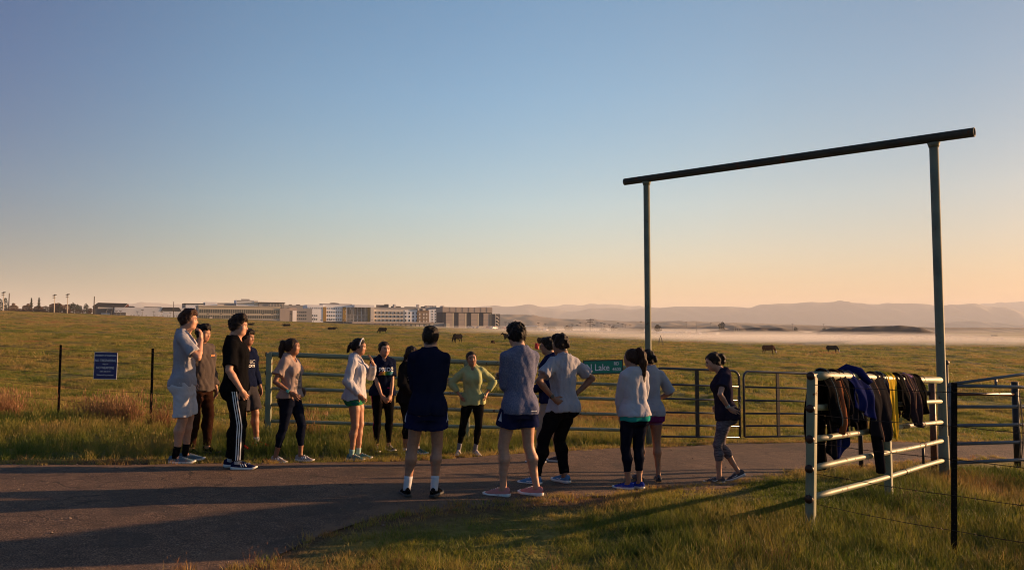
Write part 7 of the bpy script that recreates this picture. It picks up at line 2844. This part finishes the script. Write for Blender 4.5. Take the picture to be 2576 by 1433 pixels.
# pasture, in rings that thin out with distance
for (n, y0, y1, protos, s0, s1, sd, fq) in ((26000, 13.5, 30, T_FLD, .55, 1.15, 11, 3.2), (30000, 28, 75, T_FLD, .8, 1.9, 12, 1.5), (24000, 60, 160, T_FAR, .5, 1.15, 13, .65), (16000, 140, 330, T_FAR, .8, 1.7, 14, .32)):
    x, y = field_pts(n, y0, y1, sd, power=2.0)
    fence_y = np.interp(x, [-16, -9.02, -6.7, -4.2, 2.5, 4.5, 7.2, 12], [17.9, 15.0, 14.0, 13.0, 14.05, 14.6, 15.9, 17])
    k = (y > np.where((x > -16) & (x < 12), fence_y + .5, 17)) & (road_dist(x, y) > .3)
    x, y = x[k], y[k]
    q = sines(x, y * .6, 71, .55); q2 = sines(x, y * .6, 72, .16); q3 = sines(x, y, 73, 1.9)
    k = q3 * .5 + q * .6 > r0.uniform(-1.8, .4, len(x))
    x, y, q, q2 = x[k], y[k], q[k], q2[k]
    left = smooth(-.15, -.6, x / y) * smooth(40, 160, y)
    tint = .47 + .10 * q + .09 * q2 + .20 * sines(x, y * .45, 91, fq) + r0.normal(0, .09, len(x)) + .20 * left
    put("grass", x, y, tint, r0.uniform(s0, s1, len(x)) * (1 + .25 * q), protos, sd)

for (n, y0, y1, s0, s1, sd, protos) in ((5200, 14.5, 42, .40, 1.05, 21, T_HUM), (8000, 38, 120, .6, 1.9, 22, T_HUMF), (6500, 105, 320, 1.2, 3.4, 23, T_HUMF)):
    x, y = field_pts(n, y0, y1, sd, power=2.0)
    fence_y = np.interp(x, [-16, -9.02, -6.7, -4.2, 2.5, 4.5, 7.2, 12], [17.9, 15.0, 14.0, 13.0, 14.05, 14.6, 15.9, 17])
    k = (y > np.where((x > -16) & (x < 12), fence_y + .8, 17.5)) & (road_dist(x, y) > .8)
    x, y = x[k], y[k]
    q = sines(x, y * .6, 81, .30); q2 = sines(x, y, 82, .9)
    k = q + .6 * q2 > r0.uniform(-1.2, 1.2, len(x)); x, y, q = x[k], y[k], q[k]
    put("grass", x, y, .40 + .14 * q + r0.normal(0, .17, len(x)), r0.uniform(s0, s1, len(x)), protos, sd)

# loose gravel and small stones strewn on the lane and its edges
def stone(seed):
    r = np.random.default_rng(seed)
    V = [(0, 0, 1), (0, 0, -.3)] + [(math.cos(a) * r.uniform(.7, 1.1), math.sin(a) * r.uniform(.7, 1.1), r.uniform(0, .5)) for a in np.arange(6) * 1.047]
    F = [(0, 2 + i, 2 + (i + 1) % 6) for i in range(6)] + [(1, 2 + (i + 1) % 6, 2 + i) for i in range(6)]
    me = bpy.data.meshes.new("stone"); me.from_pydata([(x * .008, y * .008, z * .006) for x, y, z in V], [], F)
    me.materials.append(M_STONE)
    return bpy.data.objects.new("stone", me)


M_STONE = simple("gravel_stone", (.20, .15, .11), .9, var=.4, scale=80)
ST = [stone(i) for i in range(4)]
n = 9000
x = r0.uniform(-9, 11, n); y = r0.uniform(3.2, 15, n)
dd = road_dist(x, y)
k = (dd < .5) & (r0.uniform(0, 1, n) < np.where(dd > -.6, .8, .22)) & (np.abs(x) < .74 * y + .5)
x, y = x[k], y[k]
zz = np.array([surf(a, b_) for a, b_ in zip(x, y)]) + .004
scatter("gravel", np.stack([x, y, zz], 1), r0.uniform(0, 1, len(x)), r0.lognormal(-.25, .45, len(x)), ST, 31)
# dry tufts and weeds that break the lane's edge
n = 900
x = r0.uniform(-9, 9, n)
near_ = r0.uniform(0, 1, n) < .55
y = np.where(near_, near_edge(x) + r0.normal(.0, .10, n), far_edge(x) + r0.normal(.02, .07, n))
k = (y > 3.0) & (np.abs(x) < .74 * y + .5)
x, y = x[k], y[k]
zz = np.array([surf(a, b_) for a, b_ in zip(x, y)])
scatter("grass", np.stack([x, y, zz], 1), np.clip(r0.normal(.66, .18, len(x)), 0, 1), r0.uniform(.5, 1.15, len(x)), T_LOW, 32)
# ------------------------------------------------------------------ air
def volume_mat(name, col, dens, aniso=0.3):
    m = bpy.data.materials.new(name)
    m.use_nodes = True
    nt = m.node_tree
    nt.nodes.clear()
    out = nt.nodes.new("ShaderNodeOutputMaterial")
    v = nt.nodes.new("ShaderNodeVolumePrincipled")
    v.inputs['Color'].default_value = (*col, 1)
    v.inputs['Density'].default_value = dens
    v.inputs['Anisotropy'].default_value = aniso
    nt.links.new(v.outputs[0], out.inputs['Volume'])
    return m


hz = MB().box(-12000, 12000, -400, 12000, -12, 330).build("haze", volume_mat("haze_air", (0.82, 0.88, 0.97), 0.00015, 0.0))
tag(hz, kind='stuff')


# low morning mist lying over the wet ground beyond the pasture: flat lens-shaped banks of even density
def mist(cx, cy, rx, ry, rz, dens, seed):
    n, m = 28, 14
    vs = [(0, 0, 1.0)]
    fs = []
    r = random.Random(seed)
    ph = [r.uniform(0, 6.28) for _ in range(4)]
    for j in range(1, m):
        b = math.pi * j / m
        for i in range(n):
            a = 2 * math.pi * i / n
            k = 1 + .12 * math.sin(3 * a + ph[0]) + .07 * math.sin(5 * a + ph[1])
            vs.append((math.sin(b) * math.cos(a) * k, math.sin(b) * math.sin(a) * k, math.cos(b)))
    vs.append((0, 0, -1.0))
    for i in range(n):
        fs.append((0, 1 + i, 1 + (i + 1) % n))
        q = 1 + (m - 2) * n
        fs.append((len(vs) - 1, q + (i + 1) % n, q + i))
    for j in range(m - 2):
        for i in range(n):
            a = 1 + j * n + i; b = 1 + j * n + (i + 1) % n
            fs.append((a, a + n, b + n, b))
    z0 = G(cx, cy)
    o = mesh_obj("mist", [(x * rx, y * ry, z * rz) for x, y, z in vs], fs, volume_mat("mist_air", (.98, .96, .93), dens, 0.0), None, True)
    o.location = (cx, cy, z0 + .1)
    tag(o, kind='stuff')


rm = random.Random(12)
for k in range(11):
    my = rm.uniform(225, 335)
    mist(rm.uniform(-.05, .62) * my, my, rm.uniform(55, 120), rm.uniform(28, 60), rm.uniform(1.4, 3.0), rm.uniform(.0036, .0062), 20 + k)
mist(360, 470, 150, 40, 3.5, .004, 5)
mist(60, 560, 200, 60, 3.5, .005, 6)
